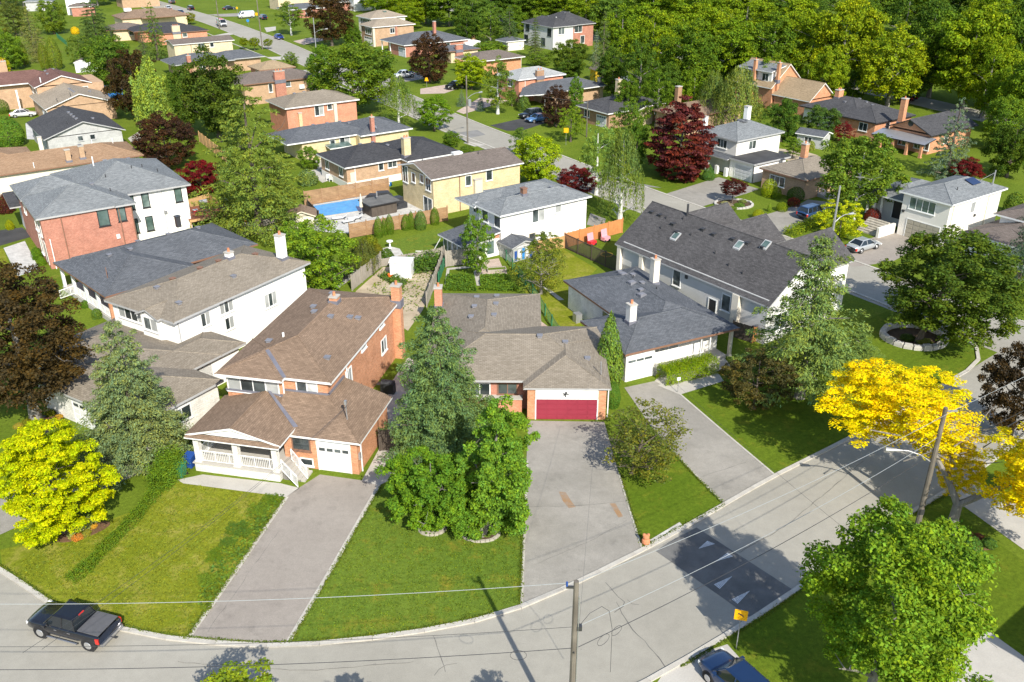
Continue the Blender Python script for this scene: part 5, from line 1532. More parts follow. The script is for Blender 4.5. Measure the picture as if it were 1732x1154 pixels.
def crown_tufts(key, seed, whorls=14, boughs=11, per=52, droop=0.16, size=0.022, taper=0.75, irregular=0.16, tuft=0.085, flat=0.3, zsq=0.4):
    """spruce with bushy tufts: every bough carries a row of needle tufts, tiers stay apart"""
    rng = np.random.default_rng(seed)
    C, Rr = [], []
    for w in range(whorls):
        z0 = ((w + 0.4) / whorls) ** 0.95
        L0 = (1 - z0) ** taper + 0.035
        n = max(3, int(boughs * (0.3 + 0.9 * L0)))
        off = rng.uniform(0, 6.28)
        for k in range(n):
            a = off + 6.28 * k / n + rng.normal() * 0.13
            L = L0 * (1 + rng.normal() * irregular) * (0.86 if k % 3 == 0 else 1.0)
            m = max(1, int(round(L / 0.17)))
            for j in range(m):
                t = (j + 1) / m
                rr = L * (0.25 + 0.75 * t) if m > 1 else L * 0.8
                side = rng.normal() * 0.05 * (1.2 - t)
                z = z0 - droop * rr ** 1.6 * 0.55 + 0.012 * rng.normal() + (0.012 if t > 0.9 else 0)
                C.append((rr * math.cos(a) - side * math.sin(a), rr * math.sin(a) + side * math.cos(a), max(0.0, z)))
                Rr.append(tuft * (0.55 + 0.6 * L0) * rng.uniform(0.75, 1.25) * (1.0 if t < 0.95 else 0.8))
    C = np.array(C); Rr = np.array(Rr)
    # a leader at the top
    pos, nrm = fill_clumps(rng, C, Rr, per, flat / 0.68, 0.6, 0.55)
    rad = np.stack([pos[:, 0], pos[:, 1], np.full(len(pos), -0.15)], 1)
    tang = unit(rad) + rng.normal(size=pos.shape) * 0.6
    CROWN[key] = leaf_mesh('crown', pos, nrm, rng.uniform(0.6, 1.3, len(pos)) * size, 'needle', 0.34, rng, tang, 0.4, zsq)

def crown_surface(key, seed, prof, n=5200, size=0.045, mat='leaf', rough=0.06, asp=0.5, outward=1.0, jit=0.45, lobes=0.0):
    """clipped or dense shrubs: leaves over a surface of revolution prof(z)->r, plus a shell below"""
    rng = np.random.default_rng(seed)
    z = rng.uniform(0, 1, n * 2)
    r = np.array([prof(q) for q in z])
    keep = rng.random(n * 2) < np.clip(r + 0.15, 0.1, 1)
    z, r = z[keep][:n], r[keep][:n]
    a = rng.uniform(0, 6.28, len(z))
    r2 = np.array([prof(min(1, q + 0.02)) for q in z]); slope = -(r2 - r) / 0.02
    rr = r * (1 + lobes * np.sin(a * 5 + z * 9)) - np.abs(rng.normal(size=len(z))) * rough
    pos = np.stack([rr * np.cos(a), rr * np.sin(a), z], 1)
    nr = np.stack([np.cos(a), np.sin(a), np.clip(slope, -1, 3) * 0.7 + 0.2], 1) * outward + rng.normal(size=(len(z), 3)) * jit
    CROWN[key] = leaf_mesh('crown', pos, nr, rng.uniform(0.7, 1.3, len(z)) * size, mat, asp, rng)

def crown_weep(key, seed, n=170, per=46, size=0.035):
    rng = np.random.default_rng(seed)
    P, N, T = [], [], []
    for k in range(n):
        a = rng.uniform(0, 6.28); r = rng.uniform(0.1, 1) ** 0.7
        top = 1.0 - 0.55 * r ** 1.6 + rng.normal() * 0.04
        ln = rng.uniform(0.25, 0.6) * (0.5 + 0.5 * r)
        t = rng.uniform(0, 1, per)
        x = r * 0.92 * math.cos(a) + rng.normal(size=per) * 0.035 + t * 0.05 * math.cos(a)
        y = r * 0.92 * math.sin(a) + rng.normal(size=per) * 0.035 + t * 0.05 * math.sin(a)
        z = np.clip(top - t * ln, 0.0, 1.05)
        P.append(np.stack([x, y, z], 1))
        N.append(np.stack([np.full(per, math.cos(a)), np.full(per, math.sin(a)), np.full(per, 0.5)], 1) + rng.normal(size=(per, 3)) * 0.5)
        T.append(np.array([[0, 0, -1.0]]) + rng.normal(size=(per, 3)) * 0.4)
    pos = np.concatenate(P)
    CROWN[key] = leaf_mesh('crown', pos, np.concatenate(N), rng.uniform(0.7, 1.3, len(pos)) * size, 'leaf', 0.4, rng, np.concatenate(T))

# prototypes (shared mesh data)
for i in range(4):
    crown_round('broad%d' % i, 11 + i, 95, 250, 0.19, (0.12, 0.21), 0.0225, 0.22, jit=0.6)
for i in range(2):
    crown_round('dense%d' % i, 31 + i, 150, 165, 0.145, (0.1, 0.165), 0.021, 0.12, hollow=0.55, jit=0.6)
for i in range(2):
    crown_round('airy%d' % i, 41 + i, 120, 100, 0.16, (0.09, 0.17), 0.0225, 0.34, flat=0.6, hollow=0.35, jit=0.6)
for i in range(3):
    crown_round('forest%d' % i, 51 + i, 110, 210, 0.17, (0.12, 0.22), 0.026, 0.26, flat=0.55, hollow=0.35, jit=0.6)
crown_round('oval0', 61, 100, 180, 0.18, (0.13, 0.2), 0.025, 0.12, prof=lambda z: max(0.05, math.sin(min(1, (z * 0.92 + 0.08)) ** 0.75 * math.pi) ** 0.7), hollow=0.5)
crown_round('layered0', 62, 190, 140, 0.13, (0.11, 0.2), 0.025, 0.16, flat=0.26, prof=lambda z: max(0.06, (1.0 - z ** 2.6) ** 0.6 * (0.6 + 0.4 * min(1, z * 4))), hollow=0.5, up=0.8)
crown_round('poplar0', 63, 110, 170, 0.15, (0.1, 0.17), 0.024, 0.3, flat=2.1, prof=lambda z: 0.95 if z < 0.6 else 0.95 - (z - 0.6) * 1.5, hollow=0.3, up=0.2)
crown_round('sparse0', 64, 150, 40, 0.12, (0.09, 0.16), 0.021, 0.34, flat=0.8, hollow=0.2, jit=0.7)
crown_round('sparse1', 65, 150, 40, 0.12, (0.09, 0.16), 0.021, 0.34, flat=0.8, hollow=0.2, jit=0.7)
crown_tufts('spruce0', 71, 13, 10, 44, 0.16, 0.03)
crown_tufts('spruce1', 72, 13, 10, 70, 0.22, 0.027, 0.72, 0.22, 0.125, 0.22)
crown_cone('fir0', 73, 15, 9, 0.42, 0.034, taper=0.8, irregular=0.3, gap=0.3, dens=95)
crown_cone('larch0', 74, 15, 10, 0.16, 0.027, taper=0.6, irregular=0.3, gap=0.3, dens=300, lift=0.03)
crown_surface('thuja0', 81, lambda z: max(0.03, (1 - z ** 2.6) ** 0.6 * (0.75 + 0.25 * min(1, z * 3))), 4200, 0.05, 'needle')
crown_surface('cone0', 82, lambda z: max(0.02, (1 - z) ** 0.62 * (0.7 + 0.3 * min(1, z * 4))), 4200, 0.05, 'needle', 0.1)
crown_surface('ball0', 83, lambda z: max(0.03, math.sqrt(max(0, 1 - (2 * z - 0.72) ** 2 / 1.64))), 4200, 0.05, 'leaf', 0.05, jit=0.35)
crown_surface('bush0', 84, lambda z: max(0.05, math.sqrt(max(0, 1 - (1.5 * z - 0.45) ** 2 / 1.1))), 2600, 0.085, 'leaf', 0.2, jit=0.6, lobes=0.12)
crown_weep('weep0', 91)
crown_weep('weep1', 92, 260, 40, 0.03)

def trunk_mesh(key, seed, h, r, crown_base, top, limbs=8, spread=0.75, bark='bark', twigs=0, lean=(0, 0)):
    rng = random.Random(seed)
    mb = MB()
    pts, rad = [], []
    n = 6
    for k in range(n + 1):
        f = k / n
        pts.append((lean[0] * f + rng.uniform(-0.05, 0.05) * h * 0.12 * f, lean[1] * f + rng.uniform(-0.05, 0.05) * h * 0.12 * f, top * f))
        rad.append(r * (1.0 - 0.82 * f) * (1.35 if k == 0 else 1.0))
    mb.path(pts, rad, 8)
    for k in range(limbs):
        f = crown_base / max(top, 0.1) * 0.85 + (1 - crown_base / max(top, 0.1)) * rng.random() * 0.75
        f = min(f, 0.92)
        i = int(f * n); a = Vector(pts[i]).lerp(Vector(pts[min(i + 1, n)]), f * n - i)
        ang = 2.4 * k + rng.uniform(-0.4, 0.4)
        L = spread * rng.uniform(0.6, 1.0) * (1.1 - f * 0.5)
        d = Vector((math.cos(ang), math.sin(ang), rng.uniform(0.35, 0.9)))
        b = a + d * L * 0.5
        c = b + Vector((d.x, d.y, d.z * 0.7)) * L * 0.5
        r0 = max(0.02, r * (1 - 0.82 * f) * 0.55)
        mb.path([a, b, c], [r0, r0 * 0.6, r0 * 0.18], 5)
        for q in range(2 + twigs):
            s = b.lerp(c, rng.random())
            e = s + Vector((rng.uniform(-1, 1), rng.uniform(-1, 1), rng.uniform(-0.1, 0.8))) * L * 0.38
            mb.tube(s, e, r0 * 0.3, r0 * 0.08, 4, caps=False)
    return mb.mesh('trunk', bark)

def tree(name, label, kind, x, y, h, r, color, base=0.25, bark='bark', group=None, rot=None, cat='tree', tr=None, limbs=8, dx=0.0, dy=0.0, twigs=0, ry=None):
    """root empty at the foot; trunk and crown hang under it; dx, dy shift the crown off the foot"""
    random.seed(int(abs(x * 13.7 + y * 7.3) * 10))
    o = tag(empty(name, x, y), label, cat, group)
    hb = h * base
    if bark:
        tr = tr or max(0.05, 0.026 * h)
        tm = trunk_mesh(name, int(abs(x * 10 + y)), h, tr, hb, h * 0.86, limbs, r * 0.85, bark, twigs, (dx, dy))
        link('trunk', tm, o)
    c = link('crown', CROWN[kind], o, (dx, dy, hb))
    c.scale = (r, ry or r, h - hb)
    c.rotation_euler = (0, 0, random.uniform(0, 6.28) if rot is None else rot)
    k = 1.42
    c.color = (color[0] * k, color[1] * k, color[2] * k * 0.75, 1)
    return o

GREEN = (0.075, 0.135, 0.022); MID = (0.055, 0.105, 0.02); DEEP = (0.035, 0.075, 0.016); LIME = (0.26, 0.29, 0.012); FRESH = (0.10, 0.17, 0.025)
CRIMSON = (0.045, 0.028, 0.02); WINE = (0.115, 0.016, 0.022); PURPLE = (0.04, 0.018, 0.02); BLUE = (0.075, 0.12, 0.085); SPRUCE = (0.045, 0.085, 0.04); GOLD = (0.74, 0.60, 0.002)
OLIVE = (0.085, 0.10, 0.025); PALE = (0.14, 0.20, 0.055); SAGE = (0.11, 0.145, 0.06)

def shrub(name, label, kind, x, y, h, r, color, group=None, cat='shrub', ry=None, rot=None):
    return tree(name, label, kind, x, y, h, r, color, 0.0, None, group, rot, cat, ry=ry)

# hero trees with their own foliage
crown_round('hero_maple', 101, 170, 330, 0.15, (0.1, 0.175), 0.0155, 0.24, hollow=0.5, jit=0.6)
crown_round('hero_crimson', 102, 210, 240, 0.125, (0.09, 0.15), 0.0155, 0.14, hollow=0.5, jit=0.65)
crown_round('hero_dark', 103, 190, 260, 0.135, (0.09, 0.165), 0.0165, 0.2, hollow=0.45, jit=0.6)
crown_round('hero_lime', 104, 220, 300, 0.125, (0.085, 0.15), 0.0145, 0.24, flat=0.42, hollow=0.4, up=0.8, jit=0.55)
crown_round('hero_gold', 105, 250, 210, 0.12, (0.085, 0.16), 0.013, 0.3, flat=0.32, hollow=0.25, up=0.9, prof=lambda z: 0.55 + 0.45 * math.sin(min(1, z + 0.05) * math.pi) if z < 0.95 else 0.4)
crown_round('hero_fresh', 106, 150, 240, 0.135, (0.09, 0.17), 0.021, 0.3, hollow=0.3, jit=0.6)
crown_tufts('hero_spruce', 107, 14, 12, 120, 0.2, 0.024, 0.66, 0.16, 0.135, 0.3)
crown_tufts('hero_blue', 108, 13, 12, 120, 0.18, 0.025, 0.68, 0.15, 0.135, 0.3)
crown_round('hero_tall', 109, 170, 230, 0.125, (0.1, 0.18), 0.024, 0.3, flat=0.42, hollow=0.3, jit=0.6, zsq=0.3)

def fat(t):           # widen a spec
    return t
tree('crimson_maple', 'large dark crimson maple on the lawn at the left edge', 'hero_crimson', -38.97, 64.22, 13.12, 6.08, (0.050, 0.034, 0.02), 0.2, 'bark_grey', tr=0.42)
tree('golden_elm', 'bright lime yellow tree beside the hedge at lower left', 'hero_lime', -30.15, 49.68, 8.30, 4.29, (0.30, 0.335, 0.002), 0.08)
tree('blue_spruce', 'blue-green spruce between lime tree and taupe roofed garage', 'hero_blue', -28.51, 58.95, 11.44, 4.02, (0.115, 0.15, 0.085), 0.04, rot=0.3)
tree('tall_spruce', 'tall green spruce in front of the taupe bungalow roof', 'hero_spruce', -5.38, 59.28, 12.36, 4.35, (0.085, 0.135, 0.065), 0.09, rot=1.0)
tree('young_maple', 'bushy green young tree in a stone ring beside the brick drive', 'hero_fresh', -5.41, 50.33, 5.94, 3.25, (0.085, 0.165, 0.02), 0.04, 'bark_grey')
tree('young_linden', 'leafy green tree in a half ring of stones before the garage', 'hero_tall', -1.99, 49.36, 10.53, 2.90, (0.10, 0.185, 0.03), 0.03, 'bark_grey', dx=1.2, rot=2.2)
tree('young_maple', 'low bushy tree between the two stone rings', 'hero_fresh', -3.14, 50.20, 4.87, 2.57, (0.09, 0.17, 0.022), 0.02, 'bark_grey', rot=4.0)
tree('crabapple', 'twiggy half-bare crabapple between the two driveways', 'sparse0', 8.89, 56.56, 5.61, 3.84, (0.10, 0.11, 0.03), 0.1, 'bark', limbs=22, twigs=6, tr=0.14, dx=1.0)
tree('purple_crabapple', 'brownish purple-leaved tree on the lawn beside clipped hedge', 'airy0', 20.28, 66.13, 5.31, 3.22, (0.062, 0.055, 0.028), 0.15, 'bark')
tree('larch', 'tall feathery larch with uneven boughs before the dark roofed house', 'larch0', 24.67, 68.14, 14.55, 5.43, (0.105, 0.15, 0.052), 0.1, 'bark_grey')
tree('young_larch', 'small feathery conifer behind the larch at the stone ring', 'larch0', 31.23, 73.60, 4.17, 2.26, (0.10, 0.15, 0.05), 0.05, 'bark_grey')
tree('dark_maple', 'large dark green maple inside the white stone ring', 'hero_dark', 39.07, 78.75, 10.91, 7.23, (0.06, 0.095, 0.016), 0.14, 'bark', dx=2.2)
tree('purple_maple', 'dark purple maple behind the yellow tree at the right', 'dense0', 39.38, 61.50, 8.34, 3.07, (0.042, 0.028, 0.022), 0.15, 'bark')
tree('street_maple', 'big fresh green maple at the bottom right corner by the road', 'hero_maple', 18.03, 33.88, 12.67, 4.89, (0.115, 0.19, 0.02), 0.3, 'bark_grey', tr=0.3, rot=0.7, dx=0.8)
shrub('boxwood', 'round clipped boxwood behind the big green maple', 'ball0', 27.94, 44.66, 3.68, 1.20, (0.045, 0.105, 0.03))

# yellow honey locust: forked trunk with two crowns
gl = tag(empty('honey_locust', 29.57, 49.55), 'bright yellow honey locust with forked trunk beside the utility pole', 'tree')
def golden_trunk():
    mb = MB()
    mb.path([(0, 0, 0), (0.05, 0.1, 1.2), (0.1, 0.15, 2.2)], [0.42, 0.33, 0.3], 9)
    mb.path([(0.1, 0.15, 2.2), (-0.5, 0.7, 3.6), (-1.6, 1.8, 5.6), (-3.0, 3.2, 7.4)], [0.26, 0.2, 0.14, 0.05], 7)
    mb.path([(0.1, 0.15, 2.2), (1.2, -0.3, 3.3), (2.3, -1.2, 4.9), (3.1, -3.0, 7.6)], [0.26, 0.22, 0.16, 0.06], 7)
    mb.path([(-0.5, 0.7, 3.6), (-0.3, 2.0, 5.2), (0.2, 3.6, 7.0)], [0.16, 0.12, 0.04], 6)
    mb.path([(-1.6, 1.8, 5.6), (-3.6, 2.0, 6.4), (-5.8, 2.2, 6.8)], [0.12, 0.08, 0.03], 5)
    rr = random.Random(5)
    for k in range(30):
        a = Vector((rr.uniform(-4, 4.5), rr.uniform(0.5, 3.2), rr.uniform(5, 7)))
        mb.tube(a, a + Vector((rr.uniform(-1.6, 1.6), rr.uniform(-1, 1.6), rr.uniform(0.2, 1.4))), 0.05, 0.015, 4, caps=False)
    return mb.build('trunk', 'bark_grey', gl)
golden_trunk()
for (cx_, cy_, cz_), (sx_, sy_, sz_), rot_ in (((-2.6, 5.4, 4.4), (6.0, 4.8, 5.2), 0.4), ((4.3, -2.8, 4.0), (5.3, 5.0, 6.0), 2.0), ((0.5, 1.5, 2.2), (1.5, 1.6, 4.0), 1.1)):
    c = link('crown', CROWN['hero_gold'], gl, (cx_, cy_, cz_))
    c.scale = (sx_, sy_, sz_); c.rotation_euler = (0, 0, rot_)
    c.color = (*GOLD, 1) if sz_ > 3.5 else (0.5, 0.40, 0.005, 1)

# trees standing below the lower edge of the photo: their tops and shadows show
tree('verge_tree', 'yellow-green tree top rising at the bottom edge of the photo', 'airy1', -12.8, 30.3, 5.7, 3.7, (0.14, 0.19, 0.02), 0.25)
tree('verge_tree', 'tree below the bottom edge that shades the road beside the first', 'airy0', -7.0, 30.2, 5.6, 2.2, (0.12, 0.18, 0.02), 0.25)
tree('verge_tree', 'dense tree below the bottom edge that shades the road by the pole', 'dense1', 0.6, 31.6, 4.6, 1.5, GREEN, 0.2)

# gardens in the middle
shrub('pyramid_cedar', 'tall conical cedar beside the white garage', 'cone0', 8.44, 70.46, 6.97, 1.68, (0.085, 0.14, 0.028), cat='tree')
shrub('round_cedar', 'small dark round cedar at the corner of the red garage', 'thuja0', 8.47, 66.53, 2.44, 0.69, (0.05, 0.11, 0.018))
shrub('clipped_yew', 'rounded clipped yew before the bungalow window', 'ball0', -1.84, 64.22, 2.44, 0.77, (0.045, 0.10, 0.025))
shrub('clipped_yew', 'small yew half hidden by the tall spruce', 'ball0', -3.38, 65.16, 1.69, 0.63, (0.05, 0.10, 0.03))
tree('big_spruce', 'big yellow-green spruce left of the pool', 'spruce1', -32.20, 110.70, 18.90, 7.42, (0.105, 0.14, 0.03), 0.06)
tree('garden_maple', 'light green maple behind the white chimney', 'airy1', -20.45, 90.33, 8.54, 4.68, (0.115, 0.185, 0.022), 0.1)
tree('leaning_maple', 'green maple branch mass beside the tan garden shed', 'airy1', -23.60, 95.42, 6.76, 2.62, (0.10, 0.175, 0.022), 0.25)
tree('weeping_shrub', 'dull green weeping shrub beside the round patio', 'weep0', -16.88, 96.85, 4.14, 2.21, (0.085, 0.10, 0.035), 0.02, cat='shrub')
for k, (bx, lab) in enumerate((((-16.77, 108.90, 2.80, 0.63), 'leftmost'), ((-16.14, 109.79, 2.36, 0.37), 'second'), ((-15.52, 110.25, 2.67, 0.60), 'third'), ((-13.65, 111.85, 2.14, 0.65), 'fourth'), ((-12.99, 112.08, 2.47, 0.46), 'fifth'), ((-11.77, 112.08, 2.61, 0.84), 'sixth, widest'), ((-10.08, 113.97, 2.41, 0.66), 'seventh, rightmost'))):
    shrub('arborvitae', 'clipped oval cedar by the plank fence, %s of seven' % lab, 'thuja0', *bx, (0.065, 0.115, 0.012) if k != 5 else (0.06, 0.115, 0.03), 'clipped cedars along the plank fence', 'tree')
shrub('patio_bush', 'round bush on the pale round patio', 'bush0', -14.73, 100.80, 1.55, 0.83, (0.06, 0.11, 0.022))
shrub('yellow_bush', 'olive yellow bush behind the weeping shrub', 'bush0', -17.28, 104.00, 2.04, 1.21, (0.12, 0.14, 0.015))
shrub('yellow_bush', 'low olive bush at the end of the weeping shrub', 'bush0', -16.01, 102.58, 1.50, 0.56, (0.13, 0.13, 0.02))
tree('pear_tree', 'slender green tree before the sunroom', 'airy0', -3.89, 96.13, 7.52, 2.37, (0.09, 0.16, 0.025), 0.12, 'bark_grey')
tree('redbud', 'half-bare tree with pale twigs behind the taupe bungalow', 'sparse1', 3.14, 90.82, 5.83, 3.09, (0.13, 0.15, 0.03), 0.12, 'bark_grey', limbs=20, twigs=5)
tree('lilac', 'loose green shrub tree behind the half-bare tree', 'airy1', 4.09, 100.03, 3.75, 2.06, (0.085, 0.12, 0.03), 0.1)
tree('weeping_birch', 'weeping birch hanging over the drive of the white painted house', 'weep1', 14.16, 114.45, 12.74, 3.18, (0.10, 0.14, 0.045), 0.05, 'bark_birch')
tree('young_birch', 'pale green tree left of the weeping birch', 'airy0', 12.10, 127.14, 10.31, 2.59, (0.13, 0.20, 0.06), 0.15, 'bark_birch')
tree('red_japanese_maple', 'dark red maple behind the grey roof of the white painted house', 'dense1', 8.94, 125.71, 4.64, 2.76, (0.10, 0.012, 0.02), 0.1)
tree('lime_maple', 'bright lime green tree by the yellow brick house', 'broad2', 3.71, 132.55, 7.22, 4.01, (0.20, 0.27, 0.014), 0.12)
shrub('cedar_pair', 'left of two small cedars under the lime tree', 'thuja0', 2.72, 131.31, 2.15, 0.61, (0.07, 0.11, 0.012), cat='tree')
shrub('cedar_pair', 'right of two small cedars under the lime tree', 'thuja0', 4.48, 131.62, 2.06, 0.70, (0.07, 0.11, 0.012), cat='tree')
tree('copper_beech', 'great wine red beech on the avenue corner lawn', 'layered0', 25.44, 135.73, 12.17, 5.65, (0.085, 0.018, 0.026), 0.03)
shrub('corner_cedar', 'small green cedar at the foot of the white brick house', 'cone0', 29.82, 135.08, 2.37, 1.25, (0.05, 0.11, 0.03), cat='tree')
tree('plum_globe', 'small dark plum tree in the round stone bed', 'dense0', 30.84, 123.20, 3.50, 1.98, (0.06, 0.014, 0.02), 0.35, cat='tree')
tree('avenue_birch', 'spreading green birch beside the leaning lamp pole', 'broad3', 45.30, 115.92, 11.31, 5.76, (0.095, 0.15, 0.025), 0.22, 'bark_birch')
tree('golden_dogwood', 'bright yellow-green bushy tree behind the lamp pole', 'airy1', 41.01, 108.46, 4.92, 3.09, (0.30, 0.34, 0.015), 0.12)
shrub('red_barberry', 'red bush beside the stone front steps', 'ball0', 47.29, 114.45, 2.10, 1.08, (0.12, 0.018, 0.02))
tree('avenue_spruce', 'blue spruce in front of the gabled porch house', 'spruce0', 66.49, 136.38, 12.21, 3.54, (0.10, 0.14, 0.115), 0.03)
tree('red_thicket', 'red maple at the foot of the blue spruce', 'broad0', 68.66, 134.76, 3.43, 2.76, (0.11, 0.012, 0.02), 0.1)
tree('yard_crimson', 'round dark crimson tree behind the sandy orange roof', 'dense0', -54.35, 141.45, 8.51, 5.16, (0.045, 0.022, 0.02), 0.1)
tree('yard_crimson', 'tall dark crimson tree beside the trampoline', 'dense1', -71.56, 175.79, 13.14, 5.57, (0.043, 0.027, 0.016), 0.1)
tree('poplar', 'pale green tree of upright plumes behind the crimson tree', 'poplar0', -64.94, 166.94, 11.46, 4.15, (0.20, 0.27, 0.075), 0.05)
tree('yard_maple', 'big deep green maple behind the plume tree', 'broad0', -51.23, 158.87, 15.26, 6.68, (0.05, 0.078, 0.014), 0.12)
tree('yard_maple', 'dark green tree left of the big spruce', 'broad3', -58.75, 165.55, 12.02, 3.17, (0.05, 0.09, 0.014), 0.12)
tree('red_japanese_maple', 'bright wine red maple between fence and tall grey house', 'broad2', -44.64, 127.14, 4.92, 3.12, (0.11, 0.008, 0.018), 0.1)
tree('avenue_maple', 'big spreading green maple at the near side of the avenue', 'broad1', -31.20, 182.17, 13.46, 8.64, (0.085, 0.135, 0.018), 0.15)
tree('avenue_ash', 'green tree attached to the left of the spreading maple', 'broad2', -39.46, 193.78, 11.44, 3.42, (0.07, 0.135, 0.018), 0.15)
tree('silver_birch', 'drooping birch with white stem before the grey roofed yellow bungalow', 'weep1', -21.08, 170.28, 9.49, 3.70, (0.10, 0.15, 0.035), 0.1, 'bark_birch')
tree('avenue_linden', 'compact fresh green tree at the avenue kerb', 'broad3', -14.20, 166.94, 6.32, 3.44, (0.10, 0.18, 0.016), 0.15)
tree('avenue_crimson', 'round dark crimson tree before the grey roofed garage house', 'dense0', -19.00, 215.44, 10.66, 5.27, (0.045, 0.025, 0.02), 0.05)
tree('avenue_lime', 'lime green tree between crimson tree and birch', 'broad0', -8.96, 206.82, 7.46, 4.44, (0.19, 0.25, 0.012), 0.12)
tree('white_birch', 'birch with bright white stem on the front lawn', 'airy0', -2.81, 181.62, 10.94, 3.34, (0.10, 0.15, 0.03), 0.15, 'bark_birch')
tree('dwarf_blue_spruce', 'left of two small blue spruces near the utility pole', 'spruce0', -10.31, 188.98, 3.33, 1.09, (0.09, 0.14, 0.13), 0.02)
tree('dwarf_blue_spruce', 'right of two small blue spruces near the utility pole', 'spruce1', -6.29, 184.39, 3.49, 0.94, (0.05, 0.09, 0.09), 0.02)
tree('dwarf_blue_spruce', 'small blue spruce beside the grey garage door', 'spruce0', -32.12, 242.01, 3.52, 1.06, (0.09, 0.15, 0.14), 0.02)
tree('drive_crimson', 'dark crimson tree at the tarmac drive', 'dense1', 8.19, 170.77, 7.45, 3.17, (0.042, 0.022, 0.022), 0.05)
tree('narrow_maple', 'narrow upright green tree before the charcoal roof', 'oval0', 12.69, 184.39, 7.28, 1.76, (0.08, 0.15, 0.025), 0.1)
tree('yard_locust', 'yellow-green tree by the charcoal roofed garage', 'airy1', 10.27, 158.87, 6.20, 2.47, (0.12, 0.18, 0.02), 0.15)
tree('yard_locust', 'green tree hiding the buff gable', 'airy0', 19.30, 149.90, 9.22, 3.40, (0.085, 0.14, 0.022), 0.1)
tree('yard_locust', 'dense green tree left of the wine red beech', 'broad2', 19.55, 141.45, 7.53, 1.94, (0.07, 0.13, 0.02), 0.1)
tree('willow', 'big weeping willow behind the white brick house', 'weep1', 40.16, 164.17, 12.21, 4.72, (0.13, 0.165, 0.055), 0.05)
tree('willow', 'second willow mass left of the big one', 'weep0', 36.86, 170.28, 10.36, 3.26, (0.10, 0.14, 0.045), 0.05)
tree('back_maple', 'dark green tree between willow and ranch house', 'broad1', 47.08, 158.87, 7.42, 3.08, (0.05, 0.10, 0.02), 0.05)
tree('back_maple', 'green tree hiding the white siding of the ranch house', 'broad3', 54.35, 160.60, 5.78, 3.63, (0.055, 0.10, 0.028), 0.05)
tree('fruit_tree', 'small green fruit tree in the bare yard', 'airy1', 46.04, 147.61, 3.47, 2.22, (0.10, 0.165, 0.02), 0.2)
tree('red_plum', 'small red plum before the ranch house', 'airy0', 57.69, 158.01, 3.70, 1.85, (0.12, 0.012, 0.022), 0.1)
shrub('pale_bush', 'pale round bush beside the garden shed', 'bush0', 50.66, 153.06, 1.61, 0.70, (0.18, 0.21, 0.07))
tree('right_maple', 'deep green tree at the right edge above the solar roof', 'broad0', 75.73, 136.38, 8.58, 4.24, (0.05, 0.085, 0.012), 0.1)
tree('right_maple', 'fresh green tree beside the gabled porch house', 'broad2', 82.47, 152.66, 8.94, 3.95, (0.10, 0.165, 0.022), 0.15)
tree('right_spruce', 'dark blue-green spruce at the right edge above the maple', 'fir0', 57.07, 95.42, 9.63, 2.93, (0.04, 0.07, 0.06), 0.05)
shrub('corner_shrub', 'green shrub behind the beige house side gate', 'bush0', 67.77, 118.43, 3.05, 1.35, (0.09, 0.14, 0.03))
# ---- top left cluster
for spec in (
    ('broad0', (-124.38, 233.08, 9.02, 4.51), (0.10, 0.165, 0.02), 'green tree at the left edge above the maroon roof'),
    ('fir0', (-130.08, 257.70, 12.48, 5.10), (0.12, 0.13, 0.05), 'brownish green pine in the top left corner'),
    ('airy0', (-153.73, 295.49, 10.62, 6.36), (0.085, 0.105, 0.035), 'dull brown-green tree in the very top left corner'),
    ('fir0', (-122.79, 244.82, 6.91, 3.97), (0.13, 0.135, 0.055), 'lower brownish pine above the maroon roof'),
    ('broad3', (-143.21, 298.20, 10.01, 4.95), (0.10, 0.15, 0.025), 'broad green tree near the blue-green fence'),
    ('thuja0', (-123.54, 238.37, 6.04, 1.19), (0.085, 0.11, 0.012), 'left olive cedar column above the maroon roof'),
    ('thuja0', (-115.85, 233.08, 6.49, 1.31), (0.085, 0.11, 0.012), 'middle olive cedar column above the maroon roof'),
    ('thuja0', (-113.21, 233.08, 7.88, 1.89), (0.085, 0.115, 0.015), 'wide olive cedar column above the maroon roof'),
    ('spruce1', (-122.33, 280.17, 13.42, 5.34), (0.05, 0.085, 0.03), 'tall dark spruce near the top at left'),
    ('spruce0', (-93.01, 247.68, 14.64, 3.37), (0.075, 0.115, 0.03), 'narrow tall spruce before the black roofed house'),
    ('fir0', (-100.22, 257.70, 7.22, 2.40), (0.06, 0.085, 0.05), 'short dark fir left of the narrow spruce'),
    ('broad1', (-89.03, 206.82, 11.54, 6.23), (0.075, 0.13, 0.022), 'broad green tree above the trampoline'),
    ('airy1', (-108.98, 238.37, 7.61, 3.42), (0.085, 0.13, 0.03), 'soft green tree above the white shed'),
    ('broad2', (-123.19, 227.19, 3.80, 1.72), (0.28, 0.27, 0.012), 'yellow bush at the left edge by the maroon roof'),
    ('thuja0', (-86.28, 155.50, 5.25, 2.82), (0.06, 0.12, 0.016), 'large green cedar mass at the left edge by the sandy roof'),
    ('ball0', (-101.00, 182.17, 2.77, 1.40), (0.06, 0.11, 0.018), 'round bush at the left edge by the parked white car'),
):
    tree('garden_tree', spec[3], spec[0], *spec[1], spec[2], 0.06, group='trees of the gardens at the top left')
tree('yellow_forsythia', 'small bright yellow tree near the top left fence', 'ball0', -136.55, 298.20, 2.29, 1.29, (0.55, 0.38, 0.01), 0.05)
tree('far_crimson', 'large dark crimson tree beside the far avenue', 'dense1', -51.79, 273.05, 15.11, 7.22, (0.045, 0.028, 0.016), 0.12)
tree('far_birch', 'birch with forked white trunk beside the far avenue', 'airy0', -68.43, 295.49, 9.93, 4.73, (0.10, 0.155, 0.03), 0.25, 'bark_birch')
